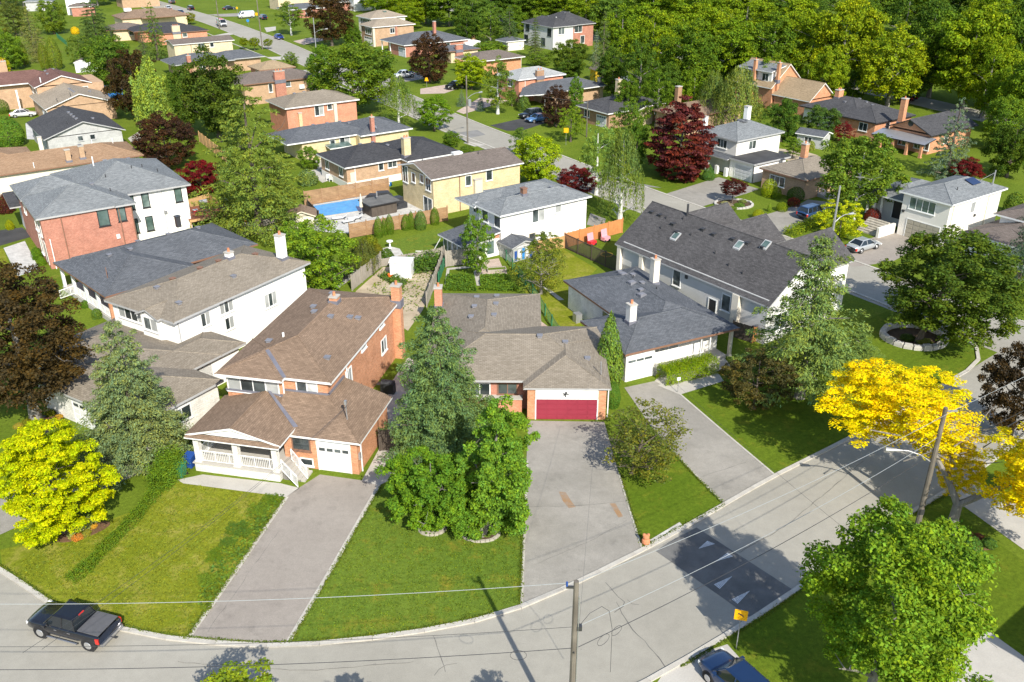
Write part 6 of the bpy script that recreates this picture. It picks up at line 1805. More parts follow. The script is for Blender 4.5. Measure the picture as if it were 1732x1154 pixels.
tree('round_linden', 'green ball-headed tree before the brown brick house', 'oval0', -45.65, 273.05, 6.95, 3.05, (0.07, 0.125, 0.018), 0.05)
for k, (sp, lab) in enumerate((((-75.37, 266.27, 3.25, 1.49), 'left'), ((-71.82, 264.07, 3.54, 1.65), 'middle'), ((-68.55, 266.27, 2.92, 1.41), 'right'))):
    tree('avenue_sapling', '%s of three yellow-green saplings at the far kerb' % lab, 'broad%d' % k, *sp, (0.15, 0.19, 0.015), 0.35, group='young trees along the far avenue')
tree('avenue_sapling', 'yellow-green sapling beside the blue parked cars', 'broad2', -108.11, 321.67, 3.85, 2.38, (0.17, 0.19, 0.014), 0.3, group='young trees along the far avenue')
tree('kerb_shrub', 'green shrub behind the tan roofed house', 'airy1', -54.69, 233.08, 4.30, 2.63, (0.09, 0.14, 0.025), 0.05)
tree('kerb_shrub', 'small round tree beside the black hip roof', 'broad1', -10.28, 153.86, 3.01, 1.71, (0.08, 0.14, 0.02), 0.2)
shrub('kerb_bush', 'low bush at the kerb right of the black hip roof', 'bush0', -7.55, 151.47, 1.20, 1.29, (0.08, 0.13, 0.02))
tree('kerb_shrub', 'green tree beside the patio furniture of the brown bungalow', 'broad2', -31.90, 141.45, 3.47, 1.77, (0.10, 0.17, 0.025), 0.1)
shrub('grey_bush', 'pale grey-green bush below the big spruce', 'bush0', -30.39, 132.55, 2.34, 1.50, (0.12, 0.17, 0.08))
tree('kerb_tree', 'green tree left of the lime tree at the avenue', 'airy0', 1.65, 147.61, 5.06, 2.12, (0.075, 0.13, 0.03), 0.08)
shrub('front_bush', 'round bush before the pale roofed house', 'bush0', 2.37, 184.39, 3.03, 1.30, (0.08, 0.13, 0.04))
tree('street_tree', 'green tree below the white birch', 'broad3', 0.00, 188.98, 3.37, 1.21, (0.07, 0.13, 0.02), 0.2)

# ---- wood behind the houses
rw = random.Random(21)
WOOD = [(0.135, 0.19, 0.010), (0.105, 0.165, 0.012), (0.075, 0.128, 0.014), (0.054, 0.098, 0.016), (0.085, 0.142, 0.028), (0.165, 0.21, 0.010)]
WOODPOS = [(25.2, 183.3, 14.7, 4.6, 3), (31.0, 208.2, 16.3, 7.1, 0), (36.2, 192.0, 15.8, 7.2, 2), (44.4, 231.4, 15.8, 7.9, 0), (48.2, 208.2, 15.1, 7.1, 1), (58.8, 240.2, 16.3, 8.2, 0), (57.5, 208.2, 15.7, 6.5, 2), (67.8, 231.4, 16.5, 8.6, 0), (53.4, 192.0, 9.5, 3.6, 1), (66.1, 208.2, 16.3, 8.4, 0), (70.6, 201.4, 19.9, 7.5, 5), (63.3, 186.1, 12.1, 4.1, 0), (76.9, 189.0, 15.9, 7.7, 5), (78.7, 208.2, 17.5, 5.8, 2), (89.2, 198.2, 17.4, 6.8, 2), (90.8, 186.1, 19.2, 8.7, 0), (91.1, 177.9, 15.4, 5.6, 0), (98.4, 183.3, 19.5, 6.3, 2), (91.8, 163.3, 15.3, 5.7, 1), (102.1, 231.4, 17.8, 6.4, 3), (98.9, 240.2, 17.7, 7.4, 3), (116.8, 215.4, 19.2, 7.3, 3), (115.9, 231.4, 19.1, 7.1, 0), (77.1, 259.8, 16.7, 8.8, 3), (66.6, 270.8, 16.6, 9.1, 0), (53.1, 270.8, 16.6, 9.1, 1), (38.8, 265.2, 17.0, 9.0, 1), (30.6, 282.6, 15.6, 8.7, 4), (27.8, 240.2, 14.3, 5.9, 1), (22.7, 295.5, 13.7, 8.1, 0), (14.8, 324.9, 13.1, 8.9, 1), (2.8, 324.9, 12.2, 7.9, 3), (-7.1, 317.0, 11.9, 8.7, 3), (-12.1, 295.5, 11.2, 7.3, 4), (-20.8, 317.0, 11.9, 8.7, 2), (-29.3, 324.9, 12.2, 8.9, 0), (-33.7, 309.5, 8.1, 6.7, 0), (-44.4, 341.7, 11.8, 7.3, 1), (-6.2, 276.6, 10.6, 5.1, 4), (0.7, 282.6, 10.0, 4.4, 2), (-13.1, 276.6, 9.0, 4.3, 3), (26.9, 170.3, 10.2, 3.3, 2), (30.5, 183.3, 9.1, 3.5, 3), (34.4, 175.3, 9.4, 3.4, 1), (21.1, 195.0, 10.8, 3.7, 3), (22.0, 175.3, 8.3, 2.8, 2), (112.6, 295.5, 15.4, 9.9, 4), (130.9, 282.6, 16.4, 10.4, 3), (146.7, 282.6, 17.2, 10.4, 4), (97.5, 282.6, 16.4, 9.5, 3), (127.3, 295.5, 16.2, 9.0, 0), (61.7, 195.0, 7.3, 3.1, 1), (83.6, 193.8, 7.5, 3.7, 4), (70.6, 192.0, 6.6, 2.8, 3), (90.9, 170.3, 10.2, 4.3, 1), (104.2, 189.0, 13.9, 4.8, 0), (13.8, 403.4, 15.0, 6.5, 0), (-48.2, 355.5, 14.4, 9.0, 0), (8.3, 356.7, 14.4, 6.5, 0), (17.7, 321.4, 13.1, 7.9, 2), (187.0, 392.8, 14.5, 7.9, 5), (199.8, 329.0, 14.9, 8.5, 2), (135.6, 359.7, 13.9, 7.4, 0), (197.0, 331.6, 17.7, 8.5, 0), (199.3, 353.3, 17.4, 8.5, 4), (0.8, 367.9, 14.4, 7.4, 1), (29.6, 332.0, 13.2, 6.1, 5), (227.0, 358.4, 16.2, 8.1, 1), (247.4, 392.5, 15.1, 6.6, 5), (76.8, 393.9, 15.2, 7.8, 5), (94.0, 324.5, 13.5, 6.2, 1), (23.7, 352.4, 17.3, 6.4, 1), (31.9, 413.0, 14.8, 6.2, 2), (137.4, 320.1, 13.1, 6.9, 1), (169.0, 369.2, 17.7, 7.9, 0), (31.1, 393.0, 15.2, 6.4, 3), (126.2, 396.8, 15.9, 7.1, 3), (-6.0, 334.4, 14.8, 6.9, 0), (75.7, 391.2, 17.6, 6.3, 0), (-42.4, 395.6, 16.4, 6.4, 0), (98.2, 352.4, 14.6, 6.1, 4), (25.3, 317.2, 16.3, 6.6, 1), (14.4, 369.2, 13.2, 7.3, 1), (131.4, 367.4, 14.1, 6.6, 0), (18.9, 387.2, 14.0, 6.7, 2), (-16.2, 409.8, 17.6, 7.7, 4), (54.1, 324.8, 16.3, 8.4, 5), (-44.2, 371.6, 15.2, 8.8, 4), (180.6, 322.9, 14.7, 8.0, 5), (35.5, 368.2, 14.1, 8.4, 2), (-215.8, 399.4, 11.0, 6.7, 3), (-151.7, 386.7, 9.2, 6.8, 2), (-177.5, 405.3, 12.4, 6.7, 4), (-186.3, 383.2, 12.7, 5.4, 1), (-234.1, 410.9, 11.4, 5.5, 4), (-163.6, 381.6, 12.5, 6.1, 2), (-227.0, 389.4, 12.3, 6.1, 4), (-160.0, 397.1, 9.3, 6.4, 1), (-191.2, 378.1, 11.4, 5.3, 3), (-227.8, 377.5, 12.6, 5.6, 3), (-175.3, 414.5, 11.2, 5.8, 3), (-202.6, 382.7, 12.4, 5.8, 1), (-231.1, 388.8, 12.5, 6.0, 4), (-201.1, 384.7, 10.8, 6.3, 2), (-74.9, 400.7, 10.4, 5.1, 2), (-93.3, 419.9, 11.1, 5.3, 3), (-95.0, 399.6, 9.0, 5.2, 3), (-107.7, 421.2, 11.4, 5.6, 1), (-83.6, 413.5, 9.9, 5.2, 2), (-57.1, 408.1, 11.0, 5.6, 3), (-80.0, 401.2, 11.3, 5.6, 4), (-78.4, 412.7, 9.4, 5.8, 3), (-58.0, 415.3, 10.3, 5.6, 2), (-93.8, 400.5, 9.6, 5.8, 1)]
HUES = ['yellow-green', 'fresh green', 'mid green', 'dark green', 'soft green', 'bright yellow-green']
_o = 'first second third fourth fifth sixth seventh eighth ninth'.split()
ORD = _o + 'tenth eleventh twelfth thirteenth fourteenth fifteenth sixteenth seventeenth eighteenth nineteenth twentieth'.split() + ['twenty-' + q for q in _o] + ['thirtieth'] + ['thirty-' + q for q in _o] + ['fortieth'] + ['forty-' + q for q in _o] + ['fiftieth'] + ['fifty-' + q for q in _o]
rows = [[], [], [], []]
for t in sorted(WOODPOS, key=lambda q: q[1]):
    rows[0 if t[1] < 215 else 1 if t[1] < 270 else 2 if t[1] < 340 else 3].append(t)
for ri, row in enumerate(rows):
    for k, (wx, wy, wh, wr, ci) in enumerate(sorted(row, key=lambda q: q[0] / q[1])):
        lab = '%s tree of the wood, %s from the left in its %s row' % (HUES[ci], ORD[k], ('nearest', 'second', 'third', 'farthest')[ri])
        tree('wood_tree', lab, rw.choice(('forest0', 'forest1', 'forest2', 'broad0', 'broad2', 'airy0', 'oval0')), wx, wy, wh, wr, WOOD[ci], 0.16, 'bark_grey', 'trees of the wood behind the houses', limbs=5)
for spec in (
    ('fir0', (20.14, 208.21, 16.53, 3.37), (0.07, 0.10, 0.035), 'tall thin-branched conifer beside the modern house'),
    ('fir0', (20.73, 233.08, 9.53, 1.89), (0.13, 0.17, 0.14), 'pale blue spruce hanging over the yellow playhouse'),
    ('fir0', (6.11, 249.62, 10.69, 3.41), (0.06, 0.085, 0.03), 'bare-stemmed pine before the modern house'),
    ('spruce1', (-0.67, 268.49, 11.70, 3.31), (0.055, 0.09, 0.04), 'dark conifer left of the modern house'),
    ('broad1', (13.65, 224.74, 8.31, 4.65), (0.075, 0.115, 0.018), 'olive green tree beside the modern house'),
    ('broad2', (14.31, 221.56, 4.65, 3.21), (0.07, 0.12, 0.022), 'green tree behind the pale roof'),
    ('airy1', (7.36, 238.37, 3.76, 3.74), (0.11, 0.17, 0.025), 'fresh green shrubs before the modern house'),
    ('bush0', (-6.23, 261.92, 2.83, 4.90), (0.09, 0.15, 0.02), 'green hedge mass behind the yellow annex'),
):
    tree('back_tree', spec[3], spec[0], *spec[1], spec[2], 0.1, group='trees round the modern house')

# ------------------------------------------------------------------ vehicles
def paint(name, c, metal=0.3):
    if name not in MATS:
        m, nt, b = new_mat(name, 0.28, 0.5)
        b.inputs['Base Color'].default_value = rgba(c)
        b.inputs['Metallic'].default_value = metal
        b.inputs['Coat Weight'].default_value = 0.8
        b.inputs['Coat Roughness'].default_value = 0.06
    return name
plain('tyre', (0.025, 0.025, 0.026), 0.85, 0.2, 0.2)
plain('rim', (0.55, 0.55, 0.55), 0.3, 0.6, 0.05, 2, 0.7)
plain('car_plastic', (0.03, 0.03, 0.032), 0.6, 0.3, 0.1)
plain('tail_lamp', (0.55, 0.03, 0.02), 0.25, 0.5, 0.05)
plain('head_lamp', (0.75, 0.76, 0.75), 0.15, 0.6, 0.05)
plain('chrome', (0.6, 0.6, 0.62), 0.2, 0.6, 0.05, 2, 0.9)
plain('tonneau', (0.10, 0.10, 0.105), 0.7, 0.25, 0.1, 3)

CARS = {
    # stations: x, bottom, top, half width ; cabin: base front, roof front, roof back, base back, belt z, roof z, base w, roof w ; wheels x, radius
    'sedan': dict(st=[(2.38, .38, .62, .62), (2.28, .28, .72, .80), (1.9, .24, .80, .88), (0.95, .22, .92, .91), (0.0, .22, .95, .92), (-1.3, .22, .97, .91), (-1.95, .26, .96, .88), (-2.3, .32, .90, .80), (-2.38, .45, .78, .66)],
                  cab=(1.05, 0.30, -0.95, -1.75, .93, 1.43, .84, .60), wx=(1.42, -1.38), wr=.33, mid=[-0.35]),
    'suv': dict(st=[(2.35, .42, .80, .66), (2.26, .30, .92, .84), (1.85, .26, 1.02, .92), (0.95, .26, 1.10, .94), (0.0, .26, 1.12, .95), (-1.4, .26, 1.12, .94), (-2.1, .30, 1.12, .92), (-2.28, .36, 1.08, .86), (-2.34, .5, .95, .78)],
                cab=(1.15, 0.45, -1.95, -2.2, 1.08, 1.70, .86, .66), wx=(1.40, -1.36), wr=.36, mid=[-0.3, -1.25]),
    'pickup': dict(st=[(2.62, .50, .86, .72), (2.52, .40, 1.00, .86), (2.1, .36, 1.06, .93), (1.15, .36, 1.12, .95), (0.4, .36, 1.14, .95), (-0.85, .36, 1.14, .95), (-1.0, .40, 1.16, .95), (-2.45, .42, 1.16, .95), (-2.58, .50, 1.14, .92)],
                   cab=(1.25, 0.62, -0.72, -0.92, 1.12, 1.74, .86, .68), wx=(1.62, -1.72), wr=.40, mid=[0.0]),
    'van': dict(st=[(2.85, .45, .95, .80), (2.75, .35, 1.15, .94), (2.3, .32, 1.35, .98), (1.9, .30, 1.45, 1.0), (0.0, .30, 1.5, 1.0), (-2.6, .30, 1.5, 1.0), (-2.8, .36, 1.5, .98)],
                cab=(2.35, 1.55, -2.72, -2.8, 1.48, 2.35, .96, .84), wx=(1.95, -1.75), wr=.36, mid=[0.9]),
}

def car(name, label, kind, x, y, ang, color, cname, group=None, cat=None, panel=None, sunroof=False):
    d = CARS[kind]
    o = tag(empty(name, x, y, ang), label, cat or {'suv': 'car', 'sedan': 'car', 'pickup': 'truck', 'van': 'van'}[kind], group)
    pm = paint('paint_' + cname, color)
    mb = MB()
    rings = []
    for sx, zb, zt, w in d['st']:
        h = zt - zb
        half = [(w * .86, zb), (w * .97, zb + h * .22), (w, zb + h * .5), (w * .985, zb + h * .78), (w * .93, zb + h * .93), (w * .72, zt), (w * .35, zt + .03), (0, zt + .04)]
        rings.append([(sx, yy, zz) for yy, zz in half] + [(sx, -yy, zz) for yy, zz in reversed(half[:-1])])
    n = len(rings[0])
    base = 0
    for r_ in rings:
        mb.v += r_
    for i in range(len(rings) - 1):
        for k in range(n - 1):
            a = i * n + k
            mb.f.append((a, a + 1, a + n + 1, a + n)); mb.m.append(0)
        a = i * n
        mb.f.append((a + n - 1, a, a + n, a + n + n - 1)); mb.m.append(0)
    mb.f.append(tuple(range(n))); mb.m.append(0)
    mb.f.append(tuple(reversed(range((len(rings) - 1) * n, len(rings) * n)))); mb.m.append(0)
    body = mb.build('body', pm, o, smooth=True)
    # greenhouse
    xf, tf, tb, xb, zb, zt, wb, wt = d['cab']
    A = [(xf, wb, zb), (xf, -wb, zb), (xb, -wb, zb), (xb, wb, zb)]
    T = [(tf, wt, zt), (tf, -wt, zt), (tb, -wt, zt), (tb, wt, zt)]
    names = ('windscreen', 'side_glass', 'rear_glass', 'side_glass')
    van = kind == 'van'
    for k, nm in enumerate(names):
        q = (k + 1) % 4
        f = [A[k], A[q], T[q], T[k]]
        mat = 'glass_car'
        if van and k in (1, 2, 3):
            mat = pm
        MB().face(f).build(nm if mat == 'glass_car' else 'side_panel', mat, o)
        if van and k in (1, 3):
            def on(s_, t_):
                return tuple(Vector(A[k]).lerp(Vector(A[q]), s_).lerp(Vector(T[k]).lerp(Vector(T[q]), s_), t_) + Vector((0, 0.012 if k == 3 else -0.012, 0)))
            s0, s1 = (0.03, 0.26) if k == 1 else (0.74, 0.97)
            MB().face([on(s0, .1), on(s1, .1), on(s1, .75), on(s0, .75)]).build('side_glass', 'glass_car', o)
    e = 0.06
    roof = MB()
    mid_w = wt + .02
    for i in range(4):
        pass
    rp = [(tf + .06, mid_w, zt - .01), (tf + .06, -mid_w, zt - .01), (tb - .06, -mid_w, zt - .01), (tb - .06, mid_w, zt - .01)]
    rt = [(tf - .06, wt * .82, zt + .055), (tf - .06, -wt * .82, zt + .055), (tb + .06, -wt * .82, zt + .055), (tb + .06, wt * .82, zt + .055)]
    roof.face(rt)
    for k in range(4):
        q = (k + 1) % 4
        roof.face([rp[k], rp[q], rt[q], rt[k]])
    roof.build('roof', pm, o)
    for k in range(4):
        MB().tube(A[k], T[k], .05, .045, 5).build('pillar', pm, o)
    for m_ in d['mid']:
        for sgn in (-1, 1):
            MB().tube((m_, sgn * (wb + .005), zb), (m_, sgn * (wt + .01), zt), .045, .04, 5).build('pillar', pm, o)
    # wheels
    W = d['st'][3][3]
    for wx in d['wx']:
        for sgn in (-1, 1):
            r = d['wr']
            arch = MB().tube((wx, sgn * (W - .16), r * .98), (wx, sgn * (W + .006), r * .98), r * 1.2, r * 1.2, 18)
            arch.build('wheel_arch', 'car_plastic', o)
            t = MB().tube((wx, sgn * (W - .2), r), (wx, sgn * (W + .03), r), r, r, 18).build('wheel', 'tyre', o)
            MB().tube((wx, sgn * (W + .03), r), (wx, sgn * (W + .045), r), r * .62, r * .58, 14).build('rim', 'rim', t)
    f0, f1 = d['st'][0], d['st'][1]
    b0, b1 = d['st'][-1], d['st'][-2]
    for sgn in (-1, 1):
        MB().box(f1[0] - .12, sgn * f1[3] * .95 - .15, f1[2] - .26, f1[0] + .06, sgn * f1[3] * .95 + .04, f1[2] - .09).build('headlight', 'head_lamp', o)
        tz = b1[2] - .12
        MB().box(b1[0] - .1, sgn * b1[3] * .96 - .08, tz - .34, b1[0] + .12, sgn * b1[3] * .96 + .06, tz).build('tail_light', 'tail_lamp', o)
        MB().box(xf - .32, sgn * (wb + .06), zb - .02, xf - .16, sgn * (wb + .3), zb + .16).build('mirror', pm, o)
    MB().box(f0[0] - .06, -f0[3] * .8, f0[1] + .02, f0[0] + .05, f0[3] * .8, f0[1] + .2).build('bumper', 'chrome' if kind == 'pickup' else 'car_plastic', o)
    MB().box(b0[0] - .12, -b0[3] * .95, b0[1] - .02, b0[0] + .06, b0[3] * .95, b0[1] + .16).build('bumper', 'chrome' if kind == 'pickup' else 'car_plastic', o)
    MB().box(f0[0] - .03, -f0[3] * .55, f0[1] + .24, f0[0] + .03, f0[3] * .55, f0[2] - .06).build('grille', 'car_plastic', o)
    if kind == 'pickup':
        MB().box(-2.5, -.84, 1.19, -1.08, .84, 1.235).build('tonneau_cover', 'tonneau', o)
        for sgn in (-1, 1):
            MB().tube((1.1, sgn * 1.0, .34), (-1.0, sgn * 1.0, .34), .05, n=6).build('side_step', 'chrome', o)
            MB().box(.3, sgn * .955 - .01, .92, .5, sgn * .955 + .012, .97).build('door_handle', 'chrome', o)
            MB().box(-.62, sgn * .955 - .01, .92, -.42, sgn * .955 + .012, .97).build('door_handle', 'chrome', o)
        MB().box(-.8, -.2, 1.69, -.74, .2, 1.75).build('brake_light', 'tail_lamp', o)
        MB().tube((-2.6, 0, .45), (-2.9, 0, .45), .05, n=6).build('tow_hitch', 'car_plastic', o)
    if panel:
        MB().box(tb + .4, -wt * .6, zt + .056, tf - .35, wt * .6, zt + .085).build('roof_stripe', panel, o)
    return o

car('pickup_truck', 'black crew-cab pickup with covered bed parked at the lawn kerb', 'pickup', -25.43, 40.30, 162.4, (0.012, 0.013, 0.018), 'black')
car('parked_suv', 'dark blue car parked nose to the road at the bottom edge', 'suv', 12.19, 35.84, 122, (0.012, 0.035, 0.10), 'navy')
car('parked_sedan', 'silver sedan parked below the stone front steps', 'sedan', 42.72, 104.62, 33, (0.42, 0.44, 0.46), 'silver')
car('parked_suv', 'blue car parked in the brown bungalow drive', 'suv', 40.32, 117.16, 35, (0.03, 0.07, 0.17), 'blue')
car('parked_suv', 'black car on the dark tarmac drive by the crimson tree', 'suv', 3.66, 178.21, 215, (0.015, 0.018, 0.022), 'coal')
car('parked_sedan', 'pale blue car beside the black one under the crimson tree', 'sedan', 4.86, 174.98, 215, (0.10, 0.22, 0.42), 'skyblue')
car('parked_truck', 'white pickup half under the crimson tree before the grey garage', 'pickup', -25.67, 221.78, 215, (0.66, 0.67, 0.68), 'white')
car('parked_sedan', 'bright blue car parked on the far avenue', 'sedan', -70.37, 287.29, -58, (0.015, 0.04, 0.30), 'royal')
amb = car('ambulance', 'white van with red roof stripe on the far avenue', 'van', -96.12, 316.92, -58, (0.70, 0.70, 0.70), 'whitevan', panel='plastic_red')
car('cargo_van', 'long white van parked on a lawn drive at the top', 'van', -94.19, 340.32, 212, (0.72, 0.72, 0.72), 'whitevan')
car('parked_suv', 'black car parked near the top of the avenue', 'suv', -121.86, 365.55, 122, (0.018, 0.018, 0.02), 'coal')
car('parked_sedan', 'dark blue car behind the yellow-green sapling', 'sedan', -121.61, 352.90, 122, (0.02, 0.05, 0.12), 'blue')
car('parked_sedan', 'white car beside the warm brown roof at the top', 'sedan', -130.88, 366.95, 122, (0.68, 0.68, 0.68), 'white')
car('parked_suv', 'grey car at the very top of the avenue', 'suv', -136.95, 389.19, 122, (0.2, 0.2, 0.21), 'grey')
car('parked_sedan', 'dark car in tree shade on the top drive', 'sedan', -107.63, 366.95, 35, (0.02, 0.02, 0.025), 'coal')
car('parked_sedan', 'white sedan beside the beige roofed house', 'sedan', -95.45, 179.22, 20, (0.7, 0.7, 0.7), 'white')
car('parked_suv', 'dark car half hidden behind the lime tree drive', 'suv', -12.63, 207.91, 215, (0.02, 0.025, 0.03), 'coal')
car('parked_suv', 'dark red car in deep shade on the park road', 'suv', 82.87, 195.02, 122, (0.07, 0.01, 0.015), 'maroon')
car('parked_sedan', 'dark blue car behind the red brick duplex', 'sedan', -41.22, 206.46, 35, (0.02, 0.04, 0.10), 'blue')
car('parked_suv', 'dark blue car behind the yellow warning sign at the top', 'suv', -87.29, 336.47, 122, (0.02, 0.04, 0.09), 'blue')
drive('navy_car_drive', [(8.71, 37.69), (10.60, 38.66), (12.37, 39.38), (14.50, 34.72), (10.39, 30.10), (5.93, 33.58)], 'concrete', 0.014)

# ------------------------------------------------------------------ poles, wires, signs
def pole(name, label, x, y, h, r=0.15, lamp=None, mat='pole_wood', extras=True, group=None):
    o = tag(empty(name, x, y), label, 'utility pole', group)
    MB().path([(0, 0, 0), (0, 0, h * .5), (0, 0, h)], [r * 1.15, r, r * .8], 9).build('pole_shaft', mat, o)
    if lamp:
        lx, ly, lz, L = lamp
        d = Vector((math.cos(R(lx)), math.sin(R(lx))))
        pts = [(0, 0, lz), (d.x * L * .35, d.y * L * .35, lz + .55), (d.x * L * .7, d.y * L * .7, lz + .8), (d.x * L, d.y * L, lz + .8)]
        MB().path(pts, .045, 6).build('lamp_arm', 'metal_grey', o)
        c = Vector(pts[-1])
        mb = MB()
        q = c + Vector((d.x, d.y, 0)) * .7
        mb.tube(c, q, .11, .16, 8)
        mb.build('lamp_head', 'metal_grey', o)
    return o

PA = pole('utility_pole', 'tall wooden utility pole at the bottom edge of the photo', 2.89, 32.0, 11.0, 0.15)
MB().box(-.45, -.04, 10.6, .1, .04, 10.72).build('cross_arm', 'metal_dark', PA)
MB().tube((-.42, 0, 10.72), (-.42, 0, 10.95), .05, n=7).build('insulator', 'plastic_blue', PA)
MB().tube((.16, -.1, 2), (.16, -.1, 10.2), .025, n=5).build('ground_wire', 'metal_grey', PA)
MB().box(.1, -.12, 8.15, .34, .12, 8.4).build('cable_clamp', 'metal_dark', PA)
MB().tube((.0, -.22, 6.9), (.0, .22, 6.9), .035, n=6).build('cable_bracket', 'metal_dark', PA)
PB_ = pole('utility_pole', 'wooden utility pole with street lamp beside the yellow tree', 27.6, 50.2, 9.4, 0.17, lamp=(172, 0, 5.2, 2.4))
MB().box(-.05, -.04, 9.1, .8, .04, 9.2).build('cross_arm', 'metal_grey', PB_)
MB().box(-.12, -.24, 1.2, .12, -.16, 1.6).build('meter_box', 'metal_dark', PB_)
PC = pole('utility_pole', 'thin pole with grey transformer and lamp by the avenue', -7.72, 157.59, 11.5, 0.13, lamp=(40, 0, 7.6, 2.6))
MB().lathe([(.1, 6.4), (.32, 6.45), (.32, 7.5), (.1, 7.6)], .45, .1, 10).build('transformer', 'metal_grey', PC)
PD = pole('street_lamp_pole', 'grey street lamp pole in front of the golden dogwood', 37.04, 100.03, 9.3, 0.13, lamp=(25, 0, 4.9, 2.0), mat='metal_grey')
PE = pole('street_lamp_pole', 'lamp pole on the far avenue beside the crimson tree', -54.23, 261.92, 9.0, 0.13, lamp=(35, 0, 5.0, 3.2), mat='metal_grey')
PF = pole('utility_pole', 'far utility pole between the three saplings', -70.22, 266.27, 14.0, 0.14)
PG = pole('utility_pole', 'thin pole before the charcoal roofed bungalow', 13.32, 162.37, 6.4, 0.1)
PH = pole('utility_pole', 'far utility pole beside the white van with red roof', -94.67, 309.52, 12.5, 0.14)

def wire(label, a, b, sag, r=0.018, mat='metal_grey', name='overhead_cable', n=18, group='overhead cables of the crescent'):
    a, b = Vector(a), Vector(b)
    pts = []
    for k in range(n + 1):
        t = k / n
        p = a.lerp(b, t)
        p.z -= sag * 4 * t * (1 - t)
        pts.append(p)
    base = a.copy()
    o = MB().path([q - base for q in pts], r, 4).build(name, mat, None, loc=tuple(base))
    return tag(o, label, 'cable', group)
plain('cable_pale', (0.36, 0.38, 0.38), 0.4, 0.5, 0.05)
plain('cable_dark', (0.05, 0.05, 0.055), 0.5, 0.4, 0.05)
TA, TB = (2.5, 32.0, 10.9), (28.3, 50.2, 9.3)
wire('pale top cable running left from the bottom pole across the lawns', TA, (-36.5, 31.5, 10.5), 0.75, 0.013, 'cable_pale')
wire('pale top cable between the two utility poles', (2.95, 32, 10.95), TB, 0.5, 0.012, 'cable_pale')
wire('middle cable between the two utility poles', (3.05, 32.05, 8.3), (27.7, 50.3, 7.2), 0.6, 0.013, 'cable_pale')
wire('middle cable running left from the bottom pole', (2.75, 32, 8.3), (-36.5, 31.5, 7.9), 0.7, 0.01, 'cable_dark')
wire('thick low cable between the two utility poles', (3.0, 32.1, 6.9), (27.6, 50.35, 5.9), 0.6, 0.016, 'cable_dark')
wire('thick low cable running left from the bottom pole', (2.8, 32.1, 6.9), (-36.5, 31.5, 6.4), 0.7, 0.015, 'cable_dark')
wire('top cable leaving the right utility pole past the purple maple', TB, (62, 74, 9.6), 0.5, 0.012, 'cable_pale')
wire('low cable leaving the right utility pole', (27.7, 50.3, 5.9), (62, 74, 6.0), 0.6, 0.015, 'cable_dark')
wire('first service cable to the orange brick house over its drive', (-11.97, 58.4, 5.0), (-21, 30.5, 8.4), 0.6, 0.009, 'cable_dark')
wire('second service cable to the orange brick house over its drive', (-12.2, 58.4, 4.8), (-21.9, 30.5, 8.2), 0.7, 0.009, 'cable_dark')
wire('service cable from the red garage bungalow to the bottom pole', (7.25, 66.2, 4.4), (3.1, 32.0, 8.4), 0.6, 0.007, 'cable_dark')
wire('service cable from the white bungalow across the lawn strip', (10.3, 71.2, 4.0), (22.0, 31.0, 8.0), 0.7, 0.007, 'cable_dark')
wire('thin cable across the far avenue at the transformer pole', (-7.72, 157.6, 10.8), (13.3, 162.4, 6.2), 0.5, 0.02, 'cable_dark')
wire('cable from the lamp pole along the near avenue', (37.04, 100.03, 9.0), (13.3, 162.4, 6.2), 0.8, 0.02, 'cable_dark')
# slack loops of cable hung under the low cables
def coil(label, x, y, z, r, ang):
    pts = []
    d = Vector((math.cos(R(ang)), math.sin(R(ang)), 0))
    for k in range(15):
        t = 2 * math.pi * k / 14
        pts.append(tuple(d * r * math.cos(t) * 1.3 + Vector((0, 0, r * math.sin(t) - r))))
    return tag(MB().path(pts, .011, 4).build('cable_loop', 'cable_dark', None, loc=(x, y, z)), label, 'cable', 'overhead cables of the crescent')
coil('slack cable loop on the left of the bottom pole', 0.3, 32.1, 6.75, .3, 0)
coil('slack cable loop just right of the bottom pole', 4.4, 33.1, 6.75, .3, 38)
coil('second slack cable loop right of the bottom pole', 5.1, 33.7, 6.72, .26, 38)
tag(MB().path([(0, 0, 0), (.5, .3, .5), (1.1, .7, .55), (1.5, 1.0, 0), (1.7, 1.1, -1.2), (1.75, 1.1, -4)], .012, 5).build('cable_drop', 'cable_dark', None, loc=(3.1, 32.1, 8.25)), 'looped cable drop beside the bottom pole', 'cable', 'overhead cables of the crescent')

def sign(name, label, x, y, h, ang, shape, size, mat, symbol=None, tilt=0):
    o = tag(empty(name, x, y, ang), label, 'sign')
    MB().tube((0, 0, 0), (0, 0, h), .03, n=6).build('sign_post', 'metal_grey', o)
    s = size / 2
    mb = MB()
    if shape == 'diamond':
        pts = [(0, -s), (s, 0), (0, s), (-s, 0)]
    elif shape == 'round':
        pts = [(s * math.cos(t * math.pi / 8), s * math.sin(t * math.pi / 8)) for t in range(16)]
    elif shape == 'tri':
        pts = [(-s, -s * .8), (s, -s * .8), (s * .5, s * .9), (-s * .5, s * .9)]
    else:
        pts = [(-s, -s), (s, -s), (s, s), (-s, s)]
    c, sn = math.cos(R(tilt)), math.sin(R(tilt))
    pts = [(a * c - b * sn, a * sn + b * c) for a, b in pts]
    z0 = h - s
    mb.face([(a, -.035, z0 + b) for a, b in pts]); mb.face([(a, -.02, z0 + b) for a, b in reversed(pts)])
    for k in range(len(pts)):
        p, q = pts[k], pts[(k + 1) % len(pts)]
        mb.face([(p[0], -.02, z0 + p[1]), (q[0], -.02, z0 + q[1]), (q[0], -.035, z0 + q[1]), (p[0], -.035, z0 + p[1])])
    pl = mb.build('sign_plate', mat, o)
    if symbol:
        MB().face([((a * c - b * sn) * s, -.04, z0 + (a * sn + b * c) * s) for a, b in symbol]).build('sign_symbol', 'trim_black', pl)
    return o
